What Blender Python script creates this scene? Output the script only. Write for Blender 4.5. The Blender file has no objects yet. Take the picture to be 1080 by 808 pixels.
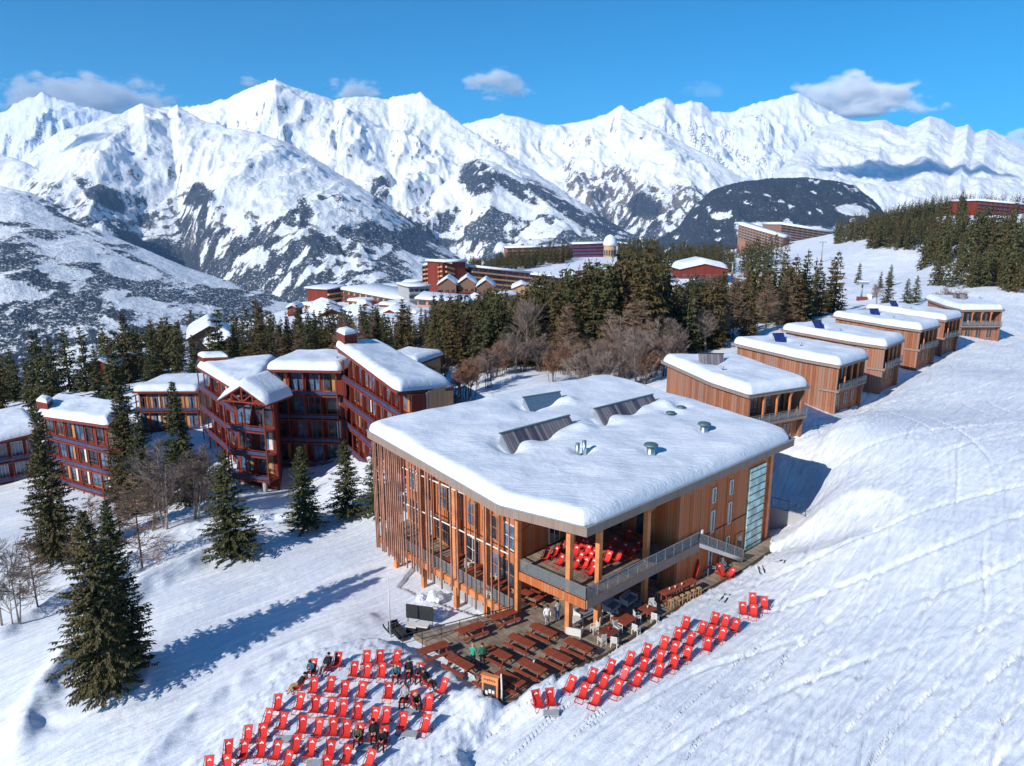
import bpy, bmesh, math, random
import numpy as np
from mathutils import Vector, Matrix
random.seed(7)
RNG = np.random.RandomState(11)
SC = bpy.context.scene
COL = SC.collection
PI = math.pi
# ------------------------------------------------------------------ camera
CH = 31.0                      # drone height above the terrace (m)
PIT = math.radians(12.7)
F = 750.0                      # focal length in photo pixels (1080 wide)
SP, CP = math.sin(PIT), math.cos(PIT)
def at(px, py, z=None, d=None, y=None):
    """world point seen at a photo pixel, on height z, at depth d or at distance y"""
    u = (px-540)/F; v = (py-404)/F
    if z is not None: d = (CH-z)/(SP+v*CP)
    elif y is not None: d = y/(CP-v*SP)
    return Vector((u*d, d*(CP-v*SP), CH-d*(SP+v*CP)))
def project(x, y, z):
    d = y*CP+(CH-z)*SP
    up = (z-CH)*CP+y*SP
    return 540+F*x/d, 404-F*up/d, d
# ------------------------------------------------------------------ numpy noise
_perm = RNG.permutation(4096); _perm = np.concatenate([_perm, _perm])
_ga = RNG.rand(4096)*2*PI
_gx, _gy = np.cos(_ga).astype(np.float32), np.sin(_ga).astype(np.float32)
_perm = _perm.astype(np.int32)
def _pn(x, y):
    xf = np.floor(x); yf = np.floor(y)
    xi = xf.astype(np.int32); yi = yf.astype(np.int32)
    xf = (x-xf).astype(np.float32); yf = (y-yf).astype(np.float32)
    u = xf*xf*xf*(xf*(xf*6-15)+10); v = yf*yf*yf*(yf*(yf*6-15)+10)
    p0 = _perm[xi & 4095]; p1 = _perm[(xi+1) & 4095]; y1 = yi+1
    h = _perm[(p0+yi) & 4095]; a = _gx[h]*xf+_gy[h]*yf
    h = _perm[(p1+yi) & 4095]; b = _gx[h]*(xf-1)+_gy[h]*yf
    h = _perm[(p0+y1) & 4095]; c = _gx[h]*xf+_gy[h]*(yf-1)
    h = _perm[(p1+y1) & 4095]; d = _gx[h]*(xf-1)+_gy[h]*(yf-1)
    a = a+u*(b-a); c = c+u*(d-c)
    return (a+v*(c-a))*1.5
def perlin(x, y):
    x, y = np.broadcast_arrays(np.asarray(x, float), np.asarray(y, float)); sh = x.shape
    x = x.ravel(); y = y.ravel(); o = np.empty(x.size)
    for i in range(0, x.size, 16384): o[i:i+16384] = _pn(x[i:i+16384], y[i:i+16384])
    return o.reshape(sh)
def fbm(x, y, o=5, g=.5, l=2.03):
    s = 0; a = 1; t = 0
    for i in range(o):
        s = s+a*perlin(x+17.3*i, y-9.1*i); t += a; a *= g; x = x*l; y = y*l
    return s/t
def ridged(x, y, o=5, g=.5, l=2.07):
    s = 0; a = 1; t = 0; w = 1
    for i in range(o):
        n = 1-np.abs(perlin(x+31.7*i, y+5.3*i)); n = n*n*w
        s = s+a*n; t += a; a *= g; x = x*l; y = y*l
        w = np.clip(n*1.6, 0, 1)
    return s/t
def smooth(a, b, x):
    t = np.clip((np.asarray(x, float)-a)/(b-a), 0, 1); return t*t*(3-2*t)
# ------------------------------------------------------------------ objects
def tag(o, label=None, cat=None, group=None, kind=None):
    if label: o['label'] = label
    if cat: o['category'] = cat
    if group: o['group'] = group
    if kind: o['kind'] = kind
    return o
def empty(name, loc=(0, 0, 0), rz=0, label=None, cat=None, group=None):
    o = bpy.data.objects.new(name, None); COL.objects.link(o)
    o.location = loc; o.rotation_euler = (0, 0, rz); o.empty_display_size = .3
    return tag(o, label, cat, group)
def link_mesh(name, me, parent=None):
    o = bpy.data.objects.new(name, me); COL.objects.link(o)
    if parent is not None: o.parent = parent
    return o
KIDS = {}
def kids(o): return [c for c in o.children]
def copy_tree(o, parent=None, loc=None, rz=None, label=None, group=None):
    c = o.copy(); COL.objects.link(c)
    if parent is not None: c.parent = parent
    if loc is not None: c.location = loc
    if rz is not None: c.rotation_euler = (0, 0, rz)
    if label: c['label'] = label
    if group: c['group'] = group
    for ch in list(o.children): copy_tree(ch, c)
    return c
class MB:
    """collects faces; build() links them as one mesh object"""
    def __init__(s): s.v = []; s.f = []; s.m = []; s.sm = []; s.mats = []
    def mi(s, mat):
        if mat not in s.mats: s.mats.append(mat)
        return s.mats.index(mat)
    def add(s, vs, fs, mat=None, sm=False):
        n = len(s.v); s.v += [tuple(p) for p in vs]
        k = s.mi(mat) if mat is not None else 0
        for f in fs: s.f.append([i+n for i in f]); s.m.append(k); s.sm.append(sm)
        return s
    def box(s, c, size, rz=0, mat=None, M=None):
        x, y, z = size[0]/2, size[1]/2, size[2]/2
        P = [Vector((a*x, b*y, e*z)) for e in (-1, 1) for b in (-1, 1) for a in (-1, 1)]
        R = M if M is not None else Matrix.Rotation(rz, 3, 'Z')
        c = Vector(c); P = [R @ p+c for p in P]
        return s.add(P, [(0, 2, 3, 1), (4, 5, 7, 6), (0, 1, 5, 4), (2, 6, 7, 3), (0, 4, 6, 2), (1, 3, 7, 5)], mat)
    def bar(s, a, b, w, h=None, mat=None, up=(0, 0, 1)):
        """rectangular bar from a to b; w across, h along up"""
        a = Vector(a); b = Vector(b); h = h or w; d = b-a; L = d.length
        if L < 1e-6: return s
        d.normalize(); up = Vector(up)
        if abs(d.dot(up)) > .98: up = Vector((1, 0, 0))
        sx = d.cross(up).normalized(); uz = sx.cross(d)
        M = Matrix((sx, d, uz)).transposed()
        return s.box((a+b)/2, (w, L, h), M=M, mat=mat)
    def tube(s, pts, r, n=6, mat=None, cap=True, sm=True):
        pts = [Vector(p) for p in pts]
        rs = r if isinstance(r, (list, tuple)) else [r]*len(pts)
        V = []; Fs = []
        for i, p in enumerate(pts):
            d = (pts[min(i+1, len(pts)-1)]-pts[max(i-1, 0)]).normalized()
            up = Vector((0, 0, 1)) if abs(d.z) < .9 else Vector((1, 0, 0))
            a = d.cross(up).normalized(); b = d.cross(a)
            for k in range(n):
                t = 2*PI*k/n; V.append(p+(a*math.cos(t)+b*math.sin(t))*rs[i])
        for i in range(len(pts)-1):
            for k in range(n):
                k2 = (k+1) % n
                Fs.append((i*n+k, i*n+k2, (i+1)*n+k2, (i+1)*n+k))
        s.add(V, Fs, mat, sm)
        if cap:
            m = len(s.v)-len(V)
            k = s.mi(mat) if mat is not None else 0
            s.f.append([m+i for i in range(n)][::-1]); s.m.append(k); s.sm.append(False)
            s.f.append([m+(len(pts)-1)*n+i for i in range(n)]); s.m.append(k); s.sm.append(False)
        return s
    def prism(s, poly, z0, z1, mat=None, top=None):
        """vertical prism over a ground polygon; z0/z1 numbers or lists"""
        n = len(poly)
        a = z0 if isinstance(z0, (list, tuple)) else [z0]*n
        b = z1 if isinstance(z1, (list, tuple)) else [z1]*n
        V = [(p[0], p[1], a[i]) for i, p in enumerate(poly)]+[(p[0], p[1], b[i]) for i, p in enumerate(poly)]
        s.add(V, [(i, (i+1) % n, n+(i+1) % n, n+i) for i in range(n)]+[tuple(range(n))[::-1]], mat)
        k = s.mi(top if top is not None else mat) if (mat is not None or top is not None) else 0
        m = len(s.v)-2*n
        s.f.append([m+n+i for i in range(n)]); s.m.append(k); s.sm.append(False)
        return s
    def lathe(s, c, prof, n=12, mat=None, sm=True):
        c = Vector(c); V = []; Fs = []
        for r, z in prof:
            for k in range(n):
                t = 2*PI*k/n; V.append(c+Vector((r*math.cos(t), r*math.sin(t), z)))
        for i in range(len(prof)-1):
            for k in range(n):
                k2 = (k+1) % n; Fs.append((i*n+k, i*n+k2, (i+1)*n+k2, (i+1)*n+k))
        Fs.append(tuple(range(n))[::-1]); Fs.append(tuple((len(prof)-1)*n+i for i in range(n)))
        return s.add(V, Fs, mat, sm)
    def mesh(s, name, mat=None):
        me = bpy.data.meshes.new(name)
        me.from_pydata(s.v, [], s.f)
        if s.mats:
            for m in s.mats: me.materials.append(m)
            me.polygons.foreach_set('material_index', s.m)
        elif mat: me.materials.append(mat)
        me.polygons.foreach_set('use_smooth', s.sm)
        me.update(); return me
    def build(s, name, mat=None, parent=None):
        return link_mesh(name, s.mesh(name, mat), parent)
def grid_mesh(name, X, Y, Z, mat, attrs=None, smooth_=True):
    nr, nc = X.shape
    co = np.stack([X, Y, Z], -1).reshape(-1, 3).astype(np.float32)
    i = np.arange(nr-1)[:, None]*nc+np.arange(nc-1)[None, :]
    q = np.stack([i, i+1, i+nc+1, i+nc], -1).reshape(-1, 4).astype(np.int32)
    me = bpy.data.meshes.new(name)
    me.vertices.add(len(co)); me.vertices.foreach_set('co', co.ravel())
    me.loops.add(q.size); me.loops.foreach_set('vertex_index', q.ravel())
    me.polygons.add(len(q))
    me.polygons.foreach_set('loop_start', np.arange(0, q.size, 4, dtype=np.int32))
    me.polygons.foreach_set('use_smooth', np.ones(len(q), dtype=bool))
    me.update(calc_edges=True)
    if attrs:
        for k, a in attrs.items():
            at_ = me.attributes.new(k, 'FLOAT', 'POINT')
            at_.data.foreach_set('value', np.asarray(a, np.float32).ravel())
    me.materials.append(mat)
    o = bpy.data.objects.new(name, me); COL.objects.link(o)
    return o
# ------------------------------------------------------------------ materials
class NT:
    def __init__(s, name, col=(.5, .5, .5), rough=.8, spec=.3, metal=0):
        s.m = bpy.data.materials.new(name); s.m.use_nodes = True
        s.t = s.m.node_tree; s.n = s.t.nodes; s.l = s.t.links
        s.b = s.n['Principled BSDF']
        s.b.inputs['Base Color'].default_value = (*col, 1)
        s.b.inputs['Roughness'].default_value = rough
        s.b.inputs['Specular IOR Level'].default_value = spec
        s.b.inputs['Metallic'].default_value = metal
    def node(s, t, **k):
        n = s.n.new(t)
        for a, b in k.items():
            if hasattr(n, a): setattr(n, a, b)
            else: n.inputs[a.replace('_', ' ')].default_value = b
        return n
    def link(s, a, b): s.l.new(a, b)
    def coords(s, scale=(1, 1, 1), kind='Object', rot=(0, 0, 0)):
        if kind == 'World':
            g = s.node('ShaderNodeNewGeometry'); src = g.outputs['Position']
        else:
            g = s.node('ShaderNodeTexCoord'); src = g.outputs[kind]
        m = s.node('ShaderNodeMapping'); s.link(src, m.inputs['Vector'])
        m.inputs['Scale'].default_value = scale; m.inputs['Rotation'].default_value = rot
        return m.outputs['Vector']
    def noise(s, vec, scale=5, detail=4, rough=.55, dist=0):
        n = s.node('ShaderNodeTexNoise'); s.link(vec, n.inputs['Vector'])
        n.inputs['Scale'].default_value = scale; n.inputs['Detail'].default_value = detail
        n.inputs['Roughness'].default_value = rough; n.inputs['Distortion'].default_value = dist
        return n.outputs['Fac']
    def ramp(s, fac, stops, interp='LINEAR'):
        r = s.node('ShaderNodeValToRGB'); s.link(fac, r.inputs['Fac']); r.color_ramp.interpolation = interp
        e = r.color_ramp.elements
        while len(e) < len(stops): e.new(.5)
        for i, (p, c) in enumerate(stops):
            e[i].position = p
            e[i].color = (c, c, c, 1) if isinstance(c, (int, float)) else (*c, 1)
        return r.outputs['Color']
    def mix(s, fac, a, b, mode='MIX'):
        m = s.node('ShaderNodeMix'); m.data_type = 'RGBA'; m.blend_type = mode
        for sock, v in ((m.inputs[0], fac), (m.inputs[6], a), (m.inputs[7], b)):
            if hasattr(v, 'is_output') or hasattr(v, 'node'): s.link(v, sock)
            elif isinstance(v, (int, float)): sock.default_value = v
            else: sock.default_value = (*v, 1)
        return m.outputs[2]
    def math(s, op, a, b=None, clamp=False):
        m = s.node('ShaderNodeMath'); m.operation = op; m.use_clamp = clamp
        for i, v in enumerate((a, b)):
            if v is None: continue
            if hasattr(v, 'node'): s.link(v, m.inputs[i])
            else: m.inputs[i].default_value = v
        return m.outputs[0]
    def bump(s, h, strength=.3, dist=.05, normal=None):
        b = s.node('ShaderNodeBump'); s.link(h, b.inputs['Height'])
        b.inputs['Strength'].default_value = strength; b.inputs['Distance'].default_value = dist
        if normal is not None: s.link(normal, b.inputs['Normal'])
        s.link(b.outputs['Normal'], s.b.inputs['Normal']); return b.outputs['Normal']
    def color(s, c): s.link(c, s.b.inputs['Base Color'])
def rgb(h):
    c = [int(h[i:i+2], 16)/255 for i in (0, 2, 4)]
    return tuple(x/12.92 if x < .04045 else ((x+.055)/1.055)**2.4 for x in c)
M = {}
def plain(name, col, rough=.7, spec=.3, metal=0, var=.15, scale=3.0, bump=0):
    """painted / cloth / metal surface with slight tone variation"""
    t = NT(name, col, rough, spec, metal)
    v = t.coords()
    n = t.noise(v, scale, 5)
    t.color(t.mix(t.ramp(n, [(.3, 0), (.7, 1)]), tuple(c*(1-var) for c in col), tuple(min(1, c*(1+var)) for c in col)))
    if bump: t.bump(t.noise(v, scale*8, 3), .3, bump)
    M[name] = t.m; return t.m
# ================================================================== sun, sky, camera
SUN_EL = math.radians(30); SUN_AZ = math.radians(47)     # shadows run towards +x +y, 47 deg right of the view
sd = Vector((math.sin(SUN_AZ)*math.cos(SUN_EL), math.cos(SUN_AZ)*math.cos(SUN_EL), -math.sin(SUN_EL)))
# ================================================================== near ground
CPTS = []   # (x, y, z)
for a in [(560,735,.2),(640,690,.3),(720,640,.25),(800,595,.35),(700,700,1.0),(820,640,1.6),(620,760,.8),(560,808,.2),
          (700,808,1.8),(850,808,3.2),(1080,808,5.2),(1080,700,5.8),(900,700,3.5),(900,600,3.8),(1080,600,6.4),(824,552,.3),(838,528,.7),(850,508,1.6),(862,566,3.0),(890,525,4.6),
          (1000,500,6.6),(1080,500,7.6),(930,470,6.2),
          (500,770,-.3),(420,760,-.9),(330,720,-1.2),(400,690,-1.2),(250,800,-1.6),(460,720,-.8),
          (400,640,-2.8),(300,660,-3.0),(200,740,-3.4),(100,800,-4.0),(420,600,-2.7),(360,590,-2.7),(440,655,-2.7),(450,630,-2.6),
          (200,640,-3.4),(115,725,-3.6),(0,808,-5.0),(30,760,-4.6),(0,700,-5.6),(100,640,-5.0),(190,600,-4.2),(245,588,-3.8),(290,562,-3.8),
          (20,650,-7.0),(60,590,-7.4),(0,600,-8.5),(130,590,-5.6),(180,560,-4.6),(360,548,-3.6),(410,540,-2.6),(320,556,-4.0)]:
    CPTS.append(at(a[0], a[1], z=a[2]))
for a in [(855,472,86),(905,437,103),(950,409,122),(985,386,140),(1005,371,153),(1062,361,165),(1080,341,195),(1075,319,225),(1035,316,235),(1080,306,265),(960,440,101),(1010,405,118),(1080,400,122),
          (560,398,128),(390,500,93),(300,508,106),(230,514,101),(330,512,103),(40,545,103),(90,532,107),(150,520,112),(170,470,122),(100,432,150),(200,392,200),(0,432,170),(270,382,205),
          (400,352,250),(340,332,330),(460,322,380),(560,306,450),(620,302,450),(640,271,650),(500,287,520),(700,302,430),
          (760,290,430),(740,372,150),(650,400,130),(830,333,215),(870,322,260),(900,300,330),(860,282,480),(850,264,700),(960,292,400),
          (1000,282,420),(960,262,500),(1040,242,560),(1080,236,560),(900,256,650),(1000,228,620),(1080,290,390),(1060,226,660),(780,268,900),
          (700,420,112),(760,400,118),(820,380,135),(880,350,165),(940,335,185),(1000,325,215),(500,330,330),(350,380,175),(180,430,135)]:
    CPTS.append(at(a[0], a[1], d=a[2]))
for a in [(-40,0,-5),(-15,0,-2.5),(15,0,2.5),(50,0,8),(-60,40,-9),(80,50,12),(130,120,12),(170,250,9),(-110,80,-14),(-150,160,-20),
          (-250,300,-45),(400,500,40),(500,800,50),(0,-25,0),(250,400,22),(2,20,.6),(-12,24,-1.2)]:
    CPTS.append(Vector(a))
OY = -30.0
def pol(x, y):
    return np.arctan2(x, y-OY)*3.0, np.log(np.hypot(x, y-OY))*2.2
_cx = np.array([p.x for p in CPTS]); _cy = np.array([p.y for p in CPTS]); _cz = np.array([p.z for p in CPTS])
_cu, _cv = pol(_cx, _cy)
def _phi(d2): return np.where(d2 > 1e-12, .5*d2*np.log(np.maximum(d2, 1e-12)), 0)
_n = len(CPTS)
_A = np.zeros((_n+3, _n+3))
_A[:_n, :_n] = _phi((_cu[:, None]-_cu[None])**2+(_cv[:, None]-_cv[None])**2)+np.eye(_n)*.0015
_A[:_n, _n] = 1; _A[:_n, _n+1] = _cu; _A[:_n, _n+2] = _cv; _A[_n:, :_n] = _A[:_n, _n:].T
_w = np.linalg.solve(_A, np.concatenate([_cz, np.zeros(3)]))
EDGE = [(-300, 240), (0, 300), (150, 300), (300, 400), (450, 470), (560, 600), (640, 760), (760, 1050), (900, 950), (1080, 780), (1400, 800)]
_ea = np.array([math.atan((p[0]-540)/F/CP) for p in EDGE]); _er = np.array([p[1] for p in EDGE], float)
def _tps(x, y):
    sh = x.shape; x = x.ravel(); y = y.ravel(); out = np.empty(len(x))
    for i in range(0, len(x), 8000):
        u, v = x[i:i+8000], y[i:i+8000]
        out[i:i+8000] = _phi((u[:, None]-_cu)**2+(v[:, None]-_cv)**2) @ _w[:_n]+_w[_n]+_w[_n+1]*u+_w[_n+2]*v
    return out.reshape(sh)
_U0, _U1, _V0, _V1, _NG = -4.2, 4.2, math.log(4)*2.2, math.log(3000)*2.2, 420
_TG = _tps(*np.meshgrid(np.linspace(_U0, _U1, _NG), np.linspace(_V0, _V1, _NG)))
def base_z(x, y):
    x = np.asarray(x, float); y = np.asarray(y, float)
    u, v = pol(x, y)
    a = np.clip((u-_U0)/(_U1-_U0)*(_NG-1), 0, _NG-1.001); b = np.clip((v-_V0)/(_V1-_V0)*(_NG-1), 0, _NG-1.001)
    i = a.astype(int); j = b.astype(int); a = a-i; b = b-j
    # smooth the bilinear weights only slightly: the lookup grid is far finer than the surface
    out = (_TG[j, i]*(1-a)+_TG[j, i+1]*a)*(1-b)+(_TG[j+1, i]*(1-a)+_TG[j+1, i+1]*a)*b
    r = np.hypot(x, y); e = np.interp(np.arctan2(x, y), _ea, _er)
    s = np.maximum(r-e, 0)
    return np.clip(out, -60, 60)-np.where(s < 120, s*s/240*.62, (s-60)*.62)
def seg_d(x, y, pts):
    """signed-less distance to polyline and parameter along"""
    best = None
    for a, b in zip(pts[:-1], pts[1:]):
        ax, ay = a[0], a[1]; dx, dy = b[0]-ax, b[1]-ay
        t = np.clip(((x-ax)*dx+(y-ay)*dy)/(dx*dx+dy*dy), 0, 1)
        d = np.hypot(x-ax-t*dx, y-ay-t*dy)
        best = d if best is None else np.minimum(best, d)
    return best
def in_poly(x, y, poly):
    x = np.asarray(x); y = np.asarray(y); c = np.zeros(x.shape, bool); n = len(poly)
    for i in range(n):
        x0, y0 = poly[i][0], poly[i][1]; x1, y1 = poly[(i+1) % n][0], poly[(i+1) % n][1]
        if y0 == y1: continue
        c ^= ((y0 > y) != (y1 > y)) & (x < (x1-x0)*(y-y0)/(y1-y0)+x0)
    return c
# footprints (z = 0 level)
DECK = [at(436,668,z=0), at(500,706,z=0), at(512,741,z=0), at(545,737,z=0), at(590,712,z=0), at(640,690,z=0), at(680,664,z=0),
        at(735,628,z=0), at(786,600,z=0), at(812,582,z=0), at(812,566,z=0), at(700,560,z=0), at(560,580,z=0), at(470,600,z=0), at(437,606,z=0)]
DECK[13] = at(540,643,z=0)+Vector((2,2,0)); DECK[14] = at(538,642,z=0)
DECK = DECK[:13]+[DECK[14]]
DXY = [(p.x, p.y) for p in DECK]
DECK_EDGE = [at(512,741,z=0), at(545,737,z=0), at(590,712,z=0), at(640,690,z=0), at(680,664,z=0), at(735,628,z=0), at(786,600,z=0), at(812,582,z=0)]
# building body on the slope (approximate footprint, used to keep snow out of it)
BPIT = [at(538,642,z=0), at(437,606,z=0)+Vector((-2,3,0)), (-6, 80), (10, 88), (28, 74), at(812,570,z=0)]
BPIT = [(p[0], p[1]) for p in BPIT]
MOUND = [at(300,690,z=-1), at(395,668,z=-1), at(440,690,z=-1), at(492,735,z=-1), at(520,760,z=-1), at(480,808,z=-.5), at(470,860,z=-.5), at(150,860,z=-1.5), at(195,800,z=-1.5)]
MXY = [(p.x, p.y) for p in MOUND]
PISTE = [at(816,588,z=.6), at(842,566,z=2.2), at(860,545,z=3), at(878,512,z=4), at(864,483,d=84), at(908,443,d=101), at(938,421,d=114), at(962,406,d=126), at(988,388,d=139), at(1006,376,d=150), at(1062,366,d=158), Vector((150,190,0)), Vector((200,250,0)), Vector((260,120,0)), Vector((120,20,0)), Vector((40,40,0))]
PISTE = [(p.x, p.y) for p in PISTE]
def poly_sd(x, y, poly):
    d = seg_d(x, y, list(poly)+[poly[0]]); return np.where(in_poly(x, y, poly), -d, d)
def ground_z(x, y, detail=False):
    x = np.asarray(x, float); y = np.asarray(y, float)
    z = base_z(x, y)
    near = (y < 140) & (np.abs(x) < 110)
    # snow mound carrying the deck chairs on the left: sharp bank down to the groomed track
    wob = 1.1*fbm(x*.35, y*.35, 3)
    sm = poly_sd(x, y, MXY)+wob
    z = z+np.where(near, .55*smooth(1.2, -.6, sm)-.35*smooth(3.5, .8, sm)*smooth(-.5, .8, sm), 0)
    # berm along the terrace front
    de = seg_d(x, y, DECK_EDGE)
    ind = in_poly(x, y, DXY)
    wb = .35*fbm(x*.9, y*.9, 3)
    z = z+np.where(near & ~ind, smooth(13, 4, x)*.5*np.exp(-((de-.9)/.9)**2)*(1+.5*fbm(x*.5+3, y*.5, 2)), 0)
    # never let the snow stand above the boards right at the edge further up
    z = np.where(near & ~ind & (x > 3), np.minimum(z, .02+smooth(3, 9, 9-0*x)*0+.45*smooth(.1, 1.6, de)*smooth(13, 4, x)+.55*np.maximum(de-.2, 0)), z)
    # chalet row bank: chalets sit in a trench lower than the piste
    psd = poly_sd(x, y, PISTE)+.8*fbm(x*.22, y*.22, 3)
    z = z+np.where((y > 55) & (y < 260), smooth(60, 76, y)*(1.2*smooth(2.0, -2.2, psd)-1.0*smooth(-.5, 2.5, psd)*smooth(14, 5, psd))*smooth(260, 190, y), 0)
    # deck + building hollow
    z = np.where(ind, np.minimum(z, -.45), z)
    inb = in_poly(x, y, BPIT)
    z = np.where(inb & ~ind, np.minimum(z, -3.0), z)
    # tree hump
    t1 = at(115,725,z=-3.6); dd = np.hypot((x-t1.x+1.2), (y-t1.y+1))
    z = z+np.where(near, 1.0*np.exp(-(dd/4.2)**2)-.5*np.exp(-(np.hypot(x-t1.x, y-t1.y)/1.3)**2), 0)
    for ln_, hh_, ww_ in (([at(20,790,z=-4.6), at(50,730,z=-4.4), at(95,665,z=-4.4), at(150,622,z=-4.2), at(215,590,z=-3.8), at(262,572,z=-3.6)], 1.3, 1.2),
                          ([at(0,668,z=-6), at(60,630,z=-5.6), at(125,598,z=-5.2), at(190,566,z=-4.6), at(262,548,z=-3.8), at(330,548,z=-3.8)], 1.0, 1.1),
                          ([at(150,808,z=-3.5), at(215,745,z=-3.2), at(300,690,z=-3), at(390,655,z=-2.8)], .45, .7)):
        dl = seg_d(x, y, ln_)+.5*fbm(x*.4, y*.4, 2)
        z = z+np.where(near, hh_*np.exp(-(dl/ww_)**2), 0)
    # roadside bank on the left track edge
    rb = seg_d(x, y, [at(150,620,z=-4.6), at(190,590,z=-4), at(240,560,z=-3), at(300,545,z=-2.5)])
    z = z+np.where(near, .7*np.exp(-(rb/2.0)**2), 0)
    # piste waves
    r = np.hypot(x, y)
    z = z+.2*fbm(x*.06, y*.06, 3)*smooth(20, 60, r)*np.where((x > 5) | (y > 90), 1, .4)*np.clip(r/80, .5, 3)*(~ind)*(~inb)
    if detail:
        rough = np.clip(.25+1.0*smooth(1.5, -.5, sm)*smooth(-9, -1, sm)+1.0*np.exp(-((de-.9)/1.0)**2)+.08*(x > 6), 0, 1.3)
        rough = np.where(ind | inb, 0, rough)
        z = z+rough*(.10*fbm(x*1.6, y*1.6, 3)+.07*fbm(x*4.2, y*4.2, 2))*smooth(160, 70, r)
        # ski tracks carved across the piste, running with the fall line toward the camera
        a = math.radians(33); sx = x*math.cos(a)-y*math.sin(a); sy = x*math.sin(a)+y*math.cos(a)
        tr = fbm(sx*.14+.6*fbm(sx*.05, sy*.05, 2), sy*1.3+1.2*fbm(sx*.06, sy*.06, 2), 3)
        a2 = math.radians(52); tx = x*math.cos(a2)-y*math.sin(a2); ty = x*math.sin(a2)+y*math.cos(a2)
        tr2 = fbm(tx*.09, ty*.9+.8*fbm(tx*.05+7, ty*.05, 2), 3)
        pist = smooth(4, 12, x-(y-45)*.75+8)*smooth(260, 120, r)
        z = z+np.where(ind | inb, 0, pist*(.04*tr+.035*tr2))
        # single ski tracks: long crossing grooves
        for (deg, fr_, wa, sh) in ((38, .42, 1.6, 0), (55, .36, 2.2, 3.1), (24, .30, 2.6, 7.7), (46, .5, 3.0, 15.1), (70, .22, 2.0, 11.3)):
            an = math.radians(deg); q = (x*math.cos(an)-y*math.sin(an))*fr_+wa*fbm(x*.018+sh, y*.018, 2)+.12*fbm(x*.1, y*.1+sh, 2)
            g = np.abs(q-np.floor(q)-.5); z = z-np.where(ind | inb, 0, pist*.19*np.exp(-(g/(.055))**2)*smooth(-.1, .25, fbm(x*.03+sh, y*.03+np.floor(q)*3.3, 2)))
            g = np.abs(g-.09); z = z+np.where(ind | inb, 0, pist*.06*np.exp(-(g/.03)**2))
        # groomer corduroy ridges and wheel ruts on the left tracks
        lf = smooth(0, -6, x+0)*smooth(3, 5, sm)*smooth(120, 60, r)
        a3 = math.radians(-38); cx = x*math.cos(a3)-y*math.sin(a3); cy = x*math.sin(a3)+y*math.cos(a3)
        z = z+lf*.05*fbm(cx*.10+.3*fbm(x*.1, y*.1, 2), cy*1.9, 3)
        hump = np.exp(-((dd-3.5)/2.4)**2)
        z = z+hump*.09*np.sin(dd*3.4+1.2*fbm(x*.5, y*.5, 2))*smooth(6.5, 3, dd)*(y < t1.y+2)*smooth(0.5, 3, np.hypot(x-t1.x, y-t1.y))
    return z
def gz(x, y): return float(ground_z(np.array([x]), np.array([y]))[0])
def on(px, py, h=0.0):
    """point on the modelled ground seen at a photo pixel (ray march)"""
    ds = np.exp(np.linspace(math.log(30), math.log(1200), 420))
    u = (px-540)/F; v = (py-404)/F
    X = u*ds; Y = ds*(CP-v*SP); Z = CH-ds*(SP+v*CP)
    g = ground_z(X, Y)+h-Z
    k = np.argmax(g > 0) if (g > 0).any() else len(ds)-1
    if k > 0:
        a, b = g[k-1], g[k]; t = -a/(b-a) if b != a else 0
        d = ds[k-1]+t*(ds[k]-ds[k-1])
    else: d = ds[0]
    return Vector((u*d, d*(CP-v*SP), CH-d*(SP+v*CP)-h))
def put(px, d):
    """ground point in the column px at depth d"""
    x = (px-540)/F*d; y = d/CP
    for _ in range(4):
        z = gz(x, y); y = (d-(CH-z)*SP)/CP
    return Vector((x, y, gz(x, y)))
# ================================================================== snow material
t = NT('snow_ground', (.80, .83, .88), .65, .25)
w = t.coords(kind='World')
n1 = t.noise(w, .9, 6, .65); n2 = t.noise(w, 6, 4, .6)
def streak(rot, sx, sy, sc, dist):
    q = t.coords((1, 1, 1), 'World', (0, 0, math.radians(rot)))
    w1 = t.node('ShaderNodeMapping'); t.link(q, w1.inputs['Vector']); w1.inputs['Scale'].default_value = (sx, sy, 1)
    wa = t.node('ShaderNodeVectorMath'); wa.operation = 'ADD'; wn_ = t.node('ShaderNodeTexNoise'); t.link(w, wn_.inputs['Vector']); wn_.inputs['Scale'].default_value = .05; wn_.inputs['Detail'].default_value = 2
    sc_ = t.node('ShaderNodeVectorMath'); sc_.operation = 'SCALE'; t.link(wn_.outputs['Color'], sc_.inputs[0]); sc_.inputs['Scale'].default_value = dist
    t.link(w1.outputs[0], wa.inputs[0]); t.link(sc_.outputs[0], wa.inputs[1])
    return t.noise(wa.outputs[0], sc, 5, .62, .3)
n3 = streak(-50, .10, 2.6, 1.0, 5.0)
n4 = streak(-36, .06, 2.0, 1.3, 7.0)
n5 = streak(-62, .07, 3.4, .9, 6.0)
mk = t.ramp(t.noise(w, .035, 3), [(.42, 0), (.58, 1)])
h = t.math('ADD', t.math('MULTIPLY', n1, .45), t.math('MULTIPLY', n2, .22))
h = t.math('ADD', h, t.math('MULTIPLY', n3, 1.1)); h = t.math('ADD', h, t.math('MULTIPLY', n4, .9))
h = t.math('ADD', h, t.math('MULTIPLY', t.math('MULTIPLY', n5, mk), .9))
t.bump(h, .62, .2)
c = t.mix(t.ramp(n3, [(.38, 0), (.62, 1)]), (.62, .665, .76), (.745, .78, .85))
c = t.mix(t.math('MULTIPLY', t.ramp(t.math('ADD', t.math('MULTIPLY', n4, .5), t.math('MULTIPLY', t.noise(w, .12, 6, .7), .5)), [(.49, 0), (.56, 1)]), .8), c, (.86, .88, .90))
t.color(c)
M['snow_ground'] = t.m
t = NT('roof_snow', (.84, .87, .91), .6, .25)
w = t.coords()
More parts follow.
